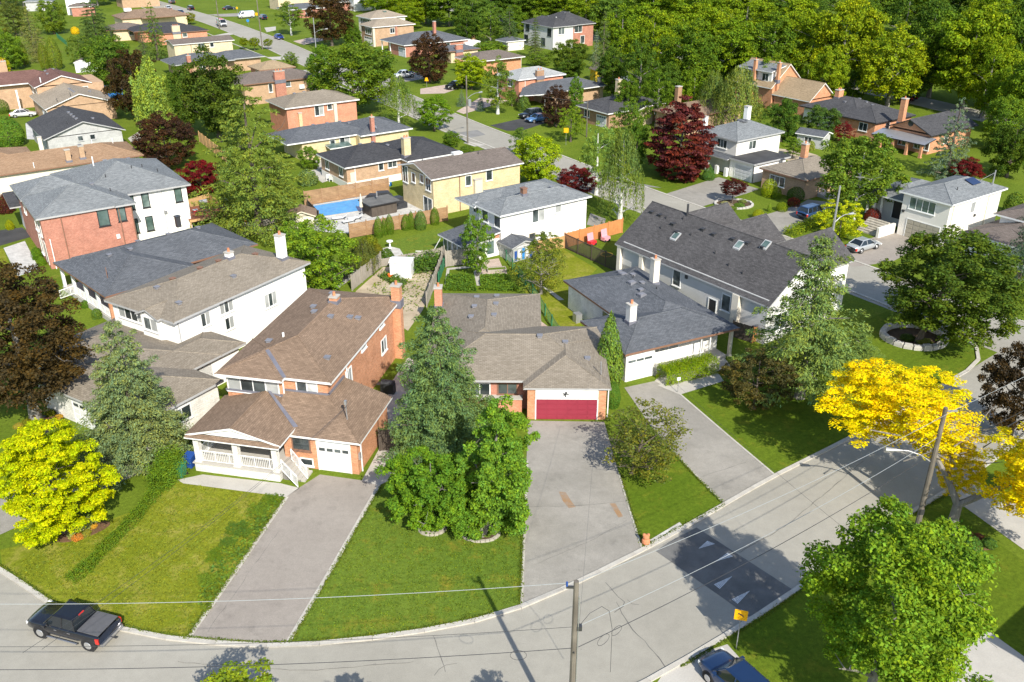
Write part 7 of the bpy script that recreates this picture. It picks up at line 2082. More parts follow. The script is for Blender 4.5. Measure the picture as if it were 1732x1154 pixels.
ARROW = [(-.45, -.28), (-.1, .12), (-.32, .16), (.42, .34), (.26, -.06), (.12, .02), (-.2, -.36)]
ARROW = [(.5, -.42), (.34, .0), (.1, .22), (-.2, .3), (-.36, .5), (-.48, .22), (-.2, .1), (.1, -.08)]
sign('road_sign', 'yellow warning sign with black symbol on the verge below the hump', 12.80, 39.02, 2.9, -15, 'square', .72, 'sign_yellow', ARROW, 0)
sign('road_sign', 'yellow warning sign on the lawn by the crimson tree', -19.20, 209.62, 2.2, -10, 'tri', .9, 'sign_yellow')
sign('road_sign', 'yellow warning sign beside the far utility pole', -88.94, 334.76, 2.4, -10, 'square', .9, 'sign_yellow')
sign('road_sign', 'yellow warning sign left of the white cargo van', -100.59, 352.61, 2.6, -10, 'diamond', 1.0, 'sign_yellow')
sign('road_sign', 'round blue sign on the lawn near the white van', -88.22, 320.10, 2.0, -10, 'round', 1.0, 'plastic_skyblue')
sign('road_sign', 'yellow and white sign by the avenue beside the green tree', 9.30, 156.33, 3.0, -10, 'square', .8, 'sign_yellow')
sign('real_estate_post', 'small white sign post beside the bungalow walk', 14.35, 68.97, 1.5, 10, 'square', .3, 'plastic_white')

# ------------------------------------------------------------------ fences
def fence(name, label, pts, h, mat, kind='board', post=2.4, group=None, rail='same', th=.04, z0=0.0):
    o = tag(empty(name, pts[0][0], pts[0][1]), label, 'fence', group)
    base = Vector(pts[0])
    P = [Vector(p) - base for p in pts]
    for i in range(len(P) - 1):
        a, b = P[i], P[i + 1]
        L = (b - a).length
        n = max(1, round(L / post))
        ang = math.atan2(b.y - a.y, b.x - a.x)
        w = L / n
        for k in range(n + 1):
            p = a.lerp(b, k / n)
            if k == n and i < len(P) - 2:
                continue
            mb = MB().box(-.06, -.06, z0, .06, .06, h + .12)
            mb.build('post', mat if kind != 'mesh' else 'plastic_green', o, loc=(p.x, p.y, 0), rz=ang)
        for k in range(n):
            p = a.lerp(b, k / n)
            mb = MB()
            if kind == 'plank':
                q = .1
                while q < h - .1:
                    mb.box(.06, -th / 2 + random.uniform(0, .012), q, w - .06, th / 2, q + .165)
                    q += .185
            elif kind == 'board':
                q = .06
                while q < w - .06:
                    mb.box(q, -th / 2 + random.uniform(0, .015), .05, min(q + .135, w - .05), th / 2, h + random.uniform(-.03, .03))
                    q += .15
                mb.box(.05, th / 2, .3, w - .05, th / 2 + .05, .4); mb.box(.05, th / 2, h - .4, w - .05, th / 2 + .05, h - .3)
            elif kind == 'picket':
                q = .06
                while q < w - .06:
                    mb.box(q, -.015, .05, q + .06, .015, h)
                    q += .13
                mb.box(.05, -.03, .15, w - .05, .03, .22); mb.box(.05, -.03, h - .12, w - .05, .03, h - .04)
            else:
                q = 0.0
                while q < w:
                    mb.tube((q, 0, .03), (min(q + h, q + h), 0, h), .006, n=3, caps=False) if q + h <= w else mb.tube((q, 0, .03), (w, 0, .03 + (w - q)), .006, n=3, caps=False)
                    mb.tube((q, 0, h), (q + h, 0, .03), .006, n=3, caps=False) if q + h <= w else mb.tube((q, 0, h), (w, 0, h - (w - q)), .006, n=3, caps=False)
                    q += .16
                mb.tube((0, 0, h), (w, 0, h), .025, n=5)
            mb.build('fence_panel', mat, o, loc=(p.x, p.y, 0), rz=ang)
    return o
random.seed(9)
fence('plank_fence', 'brown plank fence between the pool and the clipped cedars', [(-20.35, 108.46), (-8.54, 115.43)], 2.0, 'wood_brown_h', 'plank')
fence('plank_fence', 'brown plank fence behind the pool', [(-28.73, 121.84), (-17.90, 128.61)], 2.1, 'wood_brown_h', 'plank')
fence('dark_fence', 'short dark fence at the far end of the pool', [(-28.16, 121.04), (-25.64, 115.92)], 1.2, 'wood_dark', 'picket')
fence('board_fence', 'weathered grey board fence beside the sandy yard', [(-17.41, 91.64), (-15.16, 98.70)], 1.8, 'wood_grey')
fence('low_fence', 'low grey fence behind the white garden shed', [(-15.16, 98.70), (-8.36, 102.58)], 1.0, 'wood_grey')
fence('side_fence', 'dark fence with green mesh along the sandy yard', [(-7.97, 101.00), (-8.43, 94.01), (-8.91, 87.19)], 1.7, 'wood_grey')
fence('green_mesh_fence', 'short green mesh fence beside the vegetable bed', [(-7.76, 99.84), (-8.14, 93.67)], 1.3, 'plastic_green', 'board', th=.03)
fence('board_fence', 'pale grey board screen beside the pear tree', [(-7.68, 98.70), (-4.29, 99.84)], 2.0, 'wood_grey')
fence('chain_link_fence', 'green chain-link fence right of the taupe bungalow', [(-1.43, 103.39), (2.23, 90.33), (4.55, 79.80)], 1.2, 'plastic_green', 'mesh', 2.6)
fence('dark_picket_fence', 'dark brown open fence beside the meadow lawn', [(6.43, 105.03), (12.27, 96.67)], 1.9, 'wood_dark', 'picket')
fence('orange_fence', 'bright orange board fence behind the red toy cars', [(6.43, 105.03), (14.06, 110.70)], 1.9, 'wood_orange')
fence('honey_fence', 'honey coloured fence at the foot of the white painted house', [(-0.56, 101.59), (6.43, 105.03)], 1.6, 'wood_honey')
fence('orange_fence', 'short orange fence before the dark roofed long house', [(23.12, 78.75), (25.65, 80.60)], 1.6, 'wood_orange')
fence('dark_gate', 'dark wooden gate between the white bungalow and the long house', [(21.47, 80.06), (23.01, 78.75)], 1.7, 'wood_dark')
fence('side_gate', 'dark wooden gate beside the orange brick garage', [(-10.22, 59.70), (-8.66, 59.70)], 1.9, 'wood_dark', 'board', 1.6)
fence('honey_fence', 'honey coloured fence beside the dark crimson yard tree', [(-54.76, 158.87), (-45.99, 144.66)], 1.8, 'wood_honey')
fence('honey_fence', 'honey coloured fence behind the raised timber deck', [(-43.90, 118.43), (-41.79, 121.57), (-38.66, 116.91)], 1.9, 'wood_honey')
fence('grey_fence', 'weathered grey fence below the big spruce', [(-35.33, 108.90), (-32.20, 110.70), (-29.90, 112.55)], 1.6, 'wood_grey')
fence('red_fence', 'red-brown fence behind the slate gabled garden', [(-73.60, 168.84), (-70.95, 165.09)], 1.4, 'wood_red')
fence('teal_fence', 'small blue-green fence near the top left', [(-138.70, 290.21), (-128.10, 273.05)], 1.3, 'plastic_green', 'board')
fence('pool_screen', 'tan fence beside the far grey garage house', [(-15.37, 283.45), (-10.79, 285.19)], 1.6, 'wood_honey')

# ------------------------------------------------------------------ hedges, beds, planting
def hedge(name, label, line, w, h, color, n=2600, size=.09, mat='leaf', kind=None, loose=.1, cat='hedge', parent=None):
    rng = np.random.default_rng(int(abs(line[0][0] * 31 + line[0][1])))
    pts = [np.array(p) for p in line]
    seg = [np.linalg.norm(pts[i + 1] - pts[i]) for i in range(len(pts) - 1)]
    tot = sum(seg)
    base = pts[0]
    s = rng.uniform(0, tot, n)
    P = np.zeros((n, 3)); N = np.zeros((n, 3))
    acc = 0
    for i, L in enumerate(seg):
        k = (s >= acc) & (s < acc + L)
        d = (pts[i + 1] - pts[i]) / L
        nn = np.array([-d[1], d[0]])
        m = k.sum()
        u = rng.random(m)
        side = rng.random(m)
        lat = np.where(side < .45, rng.uniform(-1, 1, m), np.sign(rng.normal(size=m)))
        z = np.where(side < .45, 1.0, rng.uniform(.05, 1, m))
        lat2 = lat * w / 2 * (1 + rng.normal(size=m) * loose) ; z2 = z * h * (1 + rng.normal(size=m) * loose)
        wob = 1 + .15 * np.sin(s[k] * 2.3) * (loose > .12)
        P[k, 0] = pts[i][0] - base[0] + d[0] * (s[k] - acc) + nn[0] * lat2 * wob
        P[k, 1] = pts[i][1] - base[1] + d[1] * (s[k] - acc) + nn[1] * lat2 * wob
        P[k, 2] = np.abs(z2) * wob
        N[k, 0] = nn[0] * lat * (side >= .45); N[k, 1] = nn[1] * lat * (side >= .45); N[k, 2] = np.where(side < .45, 1, .3)
        acc += L
    # closed ends
    N += rng.normal(size=(n, 3)) * .45
    me = leaf_mesh(name, P, N, rng.uniform(.6, 1.3, n) * size, mat, .6, rng)
    o = link(name, me, None, (base[0], base[1], 0))
    o.color = (color[0] * 1.32, color[1] * 1.32, color[2], 1)
    tag(o, label, cat, None, kind)
    return o
hedge('boundary_hedge', 'low ragged hedge running down the lawn from the blue bin', [(-25.13, 56.71), (-25.58, 53.73), (-25.99, 50.65), (-26.68, 47.82), (-27.20, 45.38), (-27.64, 44.49)], .7, .5, (0.10, 0.165, 0.02), 7000, .06, loose=.2)
hedge('tall_hedge', 'taller leafy hedge between blue bin and lime tree', [(-25.08, 57.10), (-25.30, 55.79), (-25.53, 54.31)], 1.4, 1.5, (0.11, 0.185, 0.025), 6000, .075, loose=.25)
hedge('box_hedge', 'bright green clipped box hedge before the white bungalow', [(13.16, 70.68), (18.23, 73.03)], 1.5, 1.4, (0.15, 0.22, 0.01), 15000, .06)
hedge('drive_hedge', 'bright yellow-green hedge beside the brown bungalow drive', [(34.59, 108.90), (39.31, 113.49), (41.84, 115.92)], 1.4, 1.0, (0.15, 0.2, 0.015), 2200, .12)
for k, (p, c, lab) in enumerate((((36.83, 126.57, 2.61, 1.14), (0.19, 0.24, 0.01), 'square golden bush at the bungalow corner'), ((37.62, 125.71, 1.65, 0.76), (0.11, 0.17, 0.02), 'green bush right of the golden one'), ((40.17, 124.86, 1.90, 1.25), (0.05, 0.10, 0.02), 'dark clipped bush before the brown bungalow'), ((39.15, 122.11, 1.19, 0.90), (0.09, 0.014, 0.02), 'low red bush before the brown bungalow'), ((36.87, 119.72, 1.26, 0.81), (0.13, 0.18, 0.012), 'low golden bush by the drive'), ((32.83, 116.41, 1.31, 0.79), (0.20, 0.22, 0.01), 'round golden bush at the kerb'), ((35.11, 119.46, 1.17, 0.32), (0.11, 0.17, 0.02), 'tiny upright bush at the kerb'))):
    shrub('garden_bush', lab, 'ball0' if k != 6 else 'thuja0', *p, c, 'clipped bushes of the brown bungalow')
for k, (p, lab) in enumerate((((-19.04, 44.38, 0.91, 0.62), 'lowest'), ((-19.23, 46.93, 0.62, 0.77), 'second lowest'), ((-18.35, 49.36, 1.00, 0.91), 'middle'), ((-17.60, 51.65, 0.93, 0.82), 'second highest'), ((-17.03, 53.03, 0.63, 0.75), 'highest'), ((-18.79, 48.12, 0.78, 0.58), 'small low'))):
    shrub('drive_shrub', '%s feathery shrub along the lawn side of the brick drive' % lab, 'sparse%d' % (k % 2), *p, [(0.12, 0.18, 0.03), (0.10, 0.16, 0.02), (0.075, 0.135, 0.03)][k % 3], 'shrubs along the orange brick house drive')
for k, (p, c, lab) in enumerate((((-64.79, 112.08, 1.28, 0.53), (0.20, 0.22, 0.01), 'golden shrub by the grey house steps'), ((-56.27, 101.39, 1.49, 0.63), (0.07, 0.14, 0.015), 'upper green shrub at the grey house door'), ((-54.81, 99.46, 1.03, 0.48), (0.09, 0.16, 0.015), 'lower green shrub at the grey house door'), ((-68.67, 118.94, 2.65, 1.04), (0.06, 0.016, 0.02), 'dark red shrub at the left edge'), ((-44.61, 87.19, 0.81, 0.43), (0.07, 0.14, 0.02), 'left porch shrub of the slate bungalow'), ((-42.28, 84.51, 1.06, 0.54), (0.09, 0.15, 0.04), 'right porch shrub of the slate bungalow'), ((-34.29, 65.36, 2.25, 1.07), (0.14, 0.19, 0.09), 'tall pale flowering plant beside the blue spruce'), ((-31.92, 61.50, 2.28, 0.84), (0.10, 0.16, 0.09), 'blue-grey plant under the blue spruce'), ((-27.81, 57.90, 1.22, 0.76), (0.07, 0.13, 0.06), 'low juniper at the foot of the blue spruce'))):
    shrub('garden_shrub', lab, 'bush0', *p, c, 'front garden shrubs at the left')

def bed(name, label, poly, edge_mat, soil, plants, stone=.32, h=.22, cat='flower bed', closed=True, z=.06):
    c = Vector((sum(p[0] for p in poly) / len(poly), sum(p[1] for p in poly) / len(poly)))
    o = tag(empty(name, c.x, c.y), label, cat)
    loc = [(p[0] - c.x, p[1] - c.y) for p in poly]
    MB().prism(loc, 0.0, z).build('soil', soil, o)
    if edge_mat:
        ring = loc + [loc[0]] if closed else loc
        pts = resample(ring, stone)
        for i in range(len(pts) - 1):
            a, b = pts[i], pts[i + 1]
            d = b - a
            if d.length < stone * .4:
                continue
            mb = MB()
            L = d.length * .95
            wv = stone * .34
            top = h * random.uniform(.8, 1.15)
            mb.prism([(0, -wv), (L, -wv * random.uniform(.8, 1.1)), (L, wv), (0, wv * random.uniform(.8, 1.1))], 0, top * .8)
            mb.prism([(L * .08, -wv * .8), (L * .92, -wv * .8), (L * .92, wv * .8), (L * .08, wv * .8)], top * .8, top)
            mb.build('edging_stone', edge_mat, o, loc=(a.x, a.y, 0), rz=math.atan2(d.y, d.x) + random.uniform(-.05, .05))
    for (px_, py_, ph, pr, pc) in plants:
        q = link('bed_plant', CROWN['bush0'], o, (px_ - c.x, py_ - c.y, z))
        q.scale = (pr, pr, ph); q.rotation_euler = (0, 0, random.uniform(0, 6)); q.color = (pc[0] * 1.3, pc[1] * 1.3, pc[2], 1)
    return o
def ellipse(cx_, cy_, rx, ry, n=22, a0=0, a1=360, rot=0):
    out = []
    for k in range(n):
        t = R(a0 + (a1 - a0) * k / n)
        x_, y_ = rx * math.cos(t), ry * math.sin(t)
        out.append((cx_ + x_ * math.cos(R(rot)) - y_ * math.sin(R(rot)), cy_ + x_ * math.sin(R(rot)) + y_ * math.cos(R(rot))))
    return out
bed('tree_ring', 'full ring of edging stones round the young tree', ellipse(-5.43, 50.07, 0.9, 0.8), 'stone_edge', 'gravel_path', [], .3, .16)
bed('tree_ring', 'half ring of edging stones round the second young tree', ellipse(-2.11, 49.49, 1.25, 0.9), 'stone_edge', 'soil', [(-2.31, 49.55, .3, .6, (0.09, 0.15, 0.03)), (-1.75, 49.49, .3, .5, (0.10, 0.16, 0.03))], .3, .16)
bed('stone_ring', 'large ring of white stones round the dark maple', ellipse(39.08, 79.80, 2.9, 2.6), 'stone_pale', 'soil', [(39.53, 78.49, .5, .8, (0.16, 0.18, 0.06)), (38.35, 79.40, .5, .7, (0.06, 0.10, 0.03))], .85, .5)
bed('maple_bed', 'mulched bed with small plants under the left crimson maple', [(-39.78, 63.29), (-39.55, 64.22), (-38.04, 65.16), (-37.04, 64.69), (-36.90, 63.29), (-37.60, 62.12), (-38.74, 62.03)], 'trim_black', 'mulch', [(-39.38, 63.57, .5, .45, (0.14, 0.15, 0.02)), (-38.37, 62.74, .35, .6, (0.22, 0.28, 0.10)), (-37.95, 63.47, .5, .4, (0.10, 0.12, 0.012)), (-38.19, 65.07, .5, .42, (0.10, 0.12, 0.015)), (-37.54, 63.84, .3, .4, (0.2, 0.26, 0.1)), (-39.88, 63.11, .35, .4, (0.3, 0.25, 0.06)), (-37.29, 64.59, .3, .35, (0.4, 0.26, 0.06))], .5, .1)
bed('round_bed', 'round stone-edged flower bed under the plum tree', ellipse(30.96, 122.65, 2.6, 2.2), 'stone_pale', 'soil', [(30.15, 121.57, .4, .6, (0.30, 0.26, 0.32)), (31.47, 121.57, .45, .8, (0.10, 0.18, 0.04)), (29.73, 122.65, .4, .6, (0.28, 0.28, 0.25)), (32.39, 123.47, .4, .6, (0.16, 0.2, 0.1)), (30.41, 120.51, .3, .6, (0.12, 0.18, 0.04))], .5, .25)
bed('lime_bed', 'flower bed of pale and orange blooms below the lime tree', ellipse(-28.95, 49.68, 1.7, .7, rot=35), None, 'mulch', [(-29.34, 49.30, .4, .5, (0.28, 0.30, 0.16)), (-29.19, 49.87, .5, .6, (0.34, 0.36, 0.22)), (-28.90, 50.33, .5, .6, (0.26, 0.30, 0.16)), (-29.02, 48.92, .35, .4, (0.42, 0.18, 0.06)), (-28.69, 49.36, .3, .4, (0.22, 0.22, 0.05)), (-28.49, 50.13, .3, .3, (0.45, 0.26, 0.05))])
bed('verge_bed', 'stone-edged bed with small shrubs beside the verge drive', [(30.21, 49.36), (31.31, 48.74), (31.66, 47.82), (30.44, 47.70), (29.97, 48.55)], None, 'mulch', [(30.52, 49.17, .4, .4, (0.10, 0.05, 0.03)), (30.58, 48.43, .4, .45, (0.08, 0.14, 0.03)), (31.52, 48.18, .5, .5, (0.07, 0.14, 0.04)), (31.20, 48.92, .3, .4, (0.14, 0.06, 0.05))])

# vegetable plants and yard weeds: too many to count
def patch(name, label, poly, n, size, h, color, mat='leaf', seed=1):
    rng = np.random.default_rng(seed)
    xs = [p[0] for p in poly]; ys = [p[1] for p in poly]
    def inside(x, y):
        c = False
        j = len(poly) - 1
        for i in range(len(poly)):
            if (poly[i][1] > y) != (poly[j][1] > y) and x < (poly[j][0] - poly[i][0]) * (y - poly[i][1]) / (poly[j][1] - poly[i][1]) + poly[i][0]:
                c = not c
            j = i
        return c
    P = []
    while len(P) < n:
        x, y = rng.uniform(min(xs), max(xs)), rng.uniform(min(ys), max(ys))
        if inside(x, y):
            f = .5 + .5 * math.sin(x * 3.1 + math.sin(y * 2)) * math.sin(y * 2.7)
            if rng.random() < .35 + .65 * f:
                P.append((x - xs[0], y - ys[0], rng.uniform(.02, 1) * h * (.4 + f)))
    P = np.array(P)
    N = np.array([[0, 0, 1.0]]) + rng.normal(size=(n, 3)) * .6
    o = link(name, leaf_mesh(name, P, N, rng.uniform(.6, 1.4, n) * size, mat, .6, rng), None, (xs[0], ys[0], 0.02))
    o.color = (color[0] * 1.25, color[1] * 1.25, color[2], 1)
    return tag(o, label, 'grass' if name == 'grass' else 'plants', None, 'stuff')
patch('vegetable_plants', 'leafy vegetable rows behind the taupe bungalow', [(-7.40, 91.53), (-7.31, 95.65), (-4.36, 95.98), (-3.82, 91.22)], 4200, .10, .5, (0.10, 0.18, 0.03), seed=2)
patch('vegetable_plants', 'second leafy vegetable plot beside the path', [(-3.47, 91.53), (-3.60, 95.65), (-0.52, 95.98), (0.92, 91.07)], 4600, .10, .5, (0.11, 0.19, 0.03), seed=3)
patch('yard_weeds', 'weeds scattered over the sandy yard', [(-15.91, 91.98), (-13.84, 96.31), (-8.84, 96.85), (-9.53, 87.19), (-10.73, 85.68)], 700, .12, .2, (0.14, 0.19, 0.04), seed=4)
patch('yard_weeds', 'tall green plants along the low grey fence', [(-11.81, 96.13), (-12.19, 99.84), (-8.52, 101.78), (-8.64, 96.85)], 2600, .13, 1.2, (0.08, 0.15, 0.03), seed=5)
patch('yard_weeds', 'green weeds before the white garden shed', [(-15.07, 95.42), (-14.58, 96.85), (-11.59, 94.01), (-11.99, 91.64)], 1100, .12, .5, (0.09, 0.15, 0.04), seed=6)
patch('border_plants', 'feathery plants along the lawn side of the brick drive', [(-18.94, 42.28), (-19.49, 44.66), (-18.49, 50.65), (-17.41, 53.73), (-16.23, 53.59), (-17.27, 47.52), (-18.25, 41.78)], 1700, .11, .35, (0.10, 0.16, 0.03), seed=8)
patch('yard_weeds', 'rough plants under the trees of the wood', [(22.27, 177.87), (48.77, 231.37), (89.53, 223.14), (64.46, 191.95), (41.28, 170.28)], 5000, .5, 1.2, (0.05, 0.09, 0.018), seed=7)

# grass: tufts over the near lawns and ragged fringes along kerbs and drives
def fringe(label, line, n, w, color, seed):
    rng = np.random.default_rng(seed)
    pts = resample(line, 0.25)
    idx = rng.integers(0, len(pts) - 1, n)
    t = rng.random(n)
    A = np.array([(p.x, p.y) for p in pts])
    d = A[idx + 1] - A[idx]
    nn = np.stack([-d[:, 1], d[:, 0]], 1) / np.maximum(np.linalg.norm(d, axis=1, keepdims=True), 1e-6)
    lump = 0.6 + 0.8 * np.abs(np.sin(idx * 0.37 + np.sin(idx * 0.11) * 3))
    P = np.zeros((n, 3))
    P[:, :2] = A[idx] + d * t[:, None] + nn * (rng.normal(size=n) * w * lump)[:, None] - A[0]
    P[:, 2] = rng.uniform(0.02, 0.11, n)
    N = np.array([[0, 0, 0.8]]) + rng.normal(size=(n, 3)) * 0.6
    o = link('grass', leaf_mesh('grass', P, N, rng.uniform(0.5, 1.3, n) * 0.065, 'leaf', 0.45, rng), None, (A[0][0], A[0][1], 0.02))
    o.color = (*color, 1)
    return tag(o, label, 'grass', None, 'stuff')
GC = (0.12, 0.165, 0.022)
fringe('ragged grass along the lawn side of the crescent kerb', [(q[0] - 0.0, q[1] + 0.24) for q in up1 if -34 < q[0] < 0.5 and q[1] < 50], 5200, 0.07, GC, 11)
fringe('ragged grass along the left edge of the rose drive', [(-16.26, 53.52), (-17.67, 45.72), (-18.89, 39.71)], 2400, 0.09, GC, 12)
fringe('ragged grass along the right edge of the rose drive', [(-9.52, 54.97), (-11.29, 46.29), (-12.78, 39.43)], 2000, 0.07, GC, 13)
fringe('ragged grass along the left edge of the grey drive', [(1.02, 57.50), (0.72, 49.68), (0.47, 42.54)], 1800, 0.06, GC, 14)
fringe('ragged grass along the strip between the two drives', [(8.09, 56.48), (8.35, 52.33), (8.70, 48.00), (11.74, 50.33), (15.02, 52.68), (13.64, 56.10), (12.18, 60.20)], 3000, 0.07, GC, 15)
fringe('ragged grass along the lower crescent kerb', [(q[0] + 0.15, q[1] - 0.2) for q in low1 if 8 < q[0] < 33 and q[1] < 57], 3600, 0.07, GC, 16)
patch('grass', 'loose grass tufts over the left front lawn', [(-23.59, 55.19), (-16.38, 53.52), (-18.77, 40.08), (-23.00, 40.80), (-31.90, 45.77), (-31.35, 47.82), (-26.08, 51.99)], 15000, .055, .07, (0.16, 0.19, 0.03), seed=21)
patch('grass', 'loose grass tufts over the striped front lawn', [(-9.45, 54.46), (-7.60, 55.19), (0.97, 56.71), (0.50, 42.80), (-5.77, 40.70), (-12.70, 39.66)], 15000, .05, .06, (0.115, 0.17, 0.025), seed=22)

# ------------------------------------------------------------------ sheds, pool, garden things
h = House('garden_shed', 'small white metal garden shed in the sandy yard', -13.70, 95.30, -5, 'plastic_white', 'plastic_white', 'plastic_white', cat='shed')
h.wall(0, 0, 2.4, 1.8, 0, 1.9); h.gable(-.1, -.1, 2.5, 1.9, 1.9, 10, 'u', inset=.1, th=.05); h.box('shed_door', .7, -.05, .05, 1.7, -.004, 1.75, 'garage_grey')
h = House('garden_shed', 'tan garden shed with brown roof below the big spruce', -27.43, 110.80, 12, 'trim_cream', 'shingle_tan', 'trim_cream', cat='shed')
h.roof_m = 'shingle_brown'
h.wall(-.8, 0, 2.2, 2.6, 0, 2.1); h.gable(-1.2, -.3, 2.6, 2.9, 2.1, 22, 'v', inset=.3); h.box('shed_door', .6, -.04, .05, 2.0, -.004, 1.9, 'stucco_cream')
h = House('garden_shed', 'white garden shed behind the maroon roofed house', -106.44, 228.61, 15, 'plastic_white', 'shingle_umber', 'plastic_white', cat='shed')
h.wall(0, 0, 3.0, 3.0, 0, 2.4); h.gable(-.2, -.2, 3.2, 3.2, 2.4, 20, 'v', inset=.2); h.box('shed_door', .6, -.04, .05, 2.2, -.004, 2.0, 'garage_grey'); h.wall(3.0, 1, 5.0, 2.4, 0, 2.1)
h = House('playhouse', 'yellow playhouse with dark roof in the wood', 19.36, 216.45, 20, 'plastic_yellow', 'shingle_umber', 'plastic_yellow', cat='playhouse')
h.wall(0, 0, 3.2, 3, 0, 2.6); h.gable(-.3, -.3, 3.5, 3.3, 2.6, 32, 'v', inset=.3); h.box('playhouse_door', .9, -.05, 0, 1.9, -.004, 2.0, 'trim_brown')
h = House('garden_shed', 'grey-blue garden shed with pale end wall in the bare yard', 49.11, 156.34, -40, 'siding_grey', 'shingle_slate', 'trim_white', cat='shed')
h.wall(0, 0, 4.6, 3.0, 0, 2.2); h.gable(-.3, -.4, 4.9, 3.4, 2.2, 18, 'u', inset=.3, gmat='siding_white'); h.win('f', 0, 2.0, 1.3, 1.2, .8, 2)
h = House('red_shed', 'dark red shed with pale metal roof behind the wine red beech', 22.80, 203.63, 20, 'wood_red', 'metal_grey', 'trim_white', cat='shed')
h.wall(0, 0, 4.4, 3, 0, 2.2); h.plane([(-.3, -.3, 2.2), (4.7, -.3, 2.2), (4.7, 3.2, 2.8), (-.3, 3.2, 2.8)], 'metal_grey')
h = House('tool_shed', 'grey roofed shed with blue and white tarpaulin beside the half-bare tree', 0.10, 100.09, 35, 'stucco_grey', 'shingle_slate', 'trim_grey', cat='shed')
h.wall(0, 0, 3.2, 2.6, 0, 1.9); h.gable(-.3, -.3, 3.5, 2.9, 1.9, 18, 'v', inset=.3)
MB().box(-.02, -.12, .1, 2.9, -.02, 1.7).build('tarpaulin', 'glass_curtain', h.o)
for k, mm in enumerate(('plastic_blue', 'plastic_white', 'plastic_skyblue', 'plastic_white', 'plastic_blue')):
    MB().box(.15 + k * .55, -.16, .2 + (k % 2) * .3, .5 + k * .55, -.125, 1.4 + (k % 3) * .1).build('tarpaulin_print', mm, h.o)
h = House('pool_cabana', 'low black-roofed cabana beside the pool', -18.79, 116.58, 35, 'wood_dark', 'flat_roof_black', 'trim_black', cat='cabana')
h.wall(.2, .2, 4.0, 3.0, 0, 1.6); h.flat(-.2, -.2, 4.4, 3.4, 1.6, .14, 'asphalt_dark'); h.pipes([], 1); MB().tube((2, 2, 2.1), (2, 2, 2.8), .1, n=8).build('vent_pipe', 'metal_grey', h.o)

pool = tag(empty('swimming_pool', -24.16, 121.04), 'blue rectangular swimming pool between two plank fences', 'pool')
pc = Vector((-24.16, 121.04))
pw = [Vector(q) - pc for q in ((-28.22, 121.31), (-21.51, 125.14), (-20.27, 122.93), (-20.17, 119.98), (-25.83, 116.91))]
MB().prism([tuple(q * 1.07) for q in pw], .0, .10).build('coping', 'concrete', pool)
MB().face([(q.x, q.y, .106) for q in pw]).build('water', 'pool_water', pool)
def thing_box(name, label, cat, x, y, ang, parts, group=None):
    o = tag(empty(name, x, y, ang), label, cat, group)
    for nm, m, *bx in parts:
        MB().box(*bx).build(nm, m, o)
    return o
um = tag(empty('folded_parasol', -20.35, 118.43), 'folded beige parasol beside the pool', 'parasol')
MB().tube((0, 0, 0), (0, 0, 2.9), .035, n=6).build('parasol_pole', 'metal_grey', um)
MB().lathe([(.06, .9), (.26, 1.0), (.2, 1.8), (.05, 2.8), (0, 2.9)], 0, 0, 9).build('parasol_canopy', 'trim_cream', um)
MB().lathe([(.4, 0), (.4, .08), (.05, .1)], 0, 0, 12).build('parasol_base', 'metal_dark', um)
def lounger(label, x, y, ang):
    o = tag(empty('sun_lounger', x, y, ang), label, 'lounger', 'loungers by the pool')
    MB().box(-.9, -.32, .28, .5, .32, .36).build('seat', 'cushion_white', o)
    MB().slab([(.5, -.32, .36), (1.1, -.32, .75), (1.1, .32, .75), (.5, .32, .36)], .08).build('backrest', 'cushion_white', o)
    for a in (-.8, .7):
        for b in (-.28, .28):
            MB().box(a - .03, b - .03, 0, a + .03, b + .03, .3).build('leg', 'metal_dark', o)
lounger('left pale lounger on the pool terrace', *(-23.04, 115.92,), 20); lounger('right pale lounger on the pool terrace', *(-20.92, 115.92,), 20); lounger('lounger nearest the folded parasol', *(-21.51, 114.69,), 35)
def chair(label, x, y, ang, mat, group):
    o = tag(empty('garden_chair', x, y, ang), label, 'chair', group)
    MB().box(-.28, -.28, .36, .28, .28, .42).build('seat', mat, o)
    MB().slab([(-.28, .24, .4), (.28, .24, .4), (.28, .46, 1.05), (-.28, .46, 1.05)], .05).build('backrest', mat, o)
    for a in (-.25, .25):
        for b in (-.24, .24):
            MB().box(a - .03, b - .03, 0, a + .03, b + .03, .37).build('leg', mat, o)
        MB().box(a - .05, -.3, .58, a + .05, .3, .62).build('armrest', mat, o)
    return o
for _c, (_u, _v, _m, _l) in enumerate(((1.6, -2.2, 'plastic_yellow', 'yellow chair on the white columned porch'), (2.7, -2.0, 'plastic_white', 'white chair beside the yellow one on the porch'))):
    _a = R(-12.5)
    _o = chair(_l, -22.8 + _u * math.cos(_a) - _v * math.sin(_a), 62.2 + _u * math.sin(_a) + _v * math.cos(_a), 10, _m, 'porch chairs')
    _o.location.z = 0.8
chair('left white garden chair at the brown brick bungalow', *(-27.88, 134.76,), 200, 'plastic_white', 'white garden chairs'); chair('right white garden chair at the brown brick bungalow', *(-27.23, 134.12,), 170, 'plastic_white', 'white garden chairs')
for k, (p, lab) in enumerate((((-19.31, 123.75), 'left'), ((-18.21, 124.30), 'middle'), ((-16.00, 121.04), 'right'))):
    o = tag(empty('covered_furniture', *p, 20 * k), '%s heap of black covered patio furniture by the pool' % lab, 'furniture', 'covered patio furniture')
    MB().prism([(-1.3, -.8), (1.3, -.9), (1.4, .8), (-1.1, .9)], 0, .8).prism([(-.9, -.5), (.9, -.6), (.9, .5), (-.7, .6)], .8, 1.15 + .2 * k).build('cover', 'tarp_black', o)
o = tag(empty('inflatable', -19.05, 128.90, 25), 'blue and white inflatable leaning on the pool fence', 'toy')
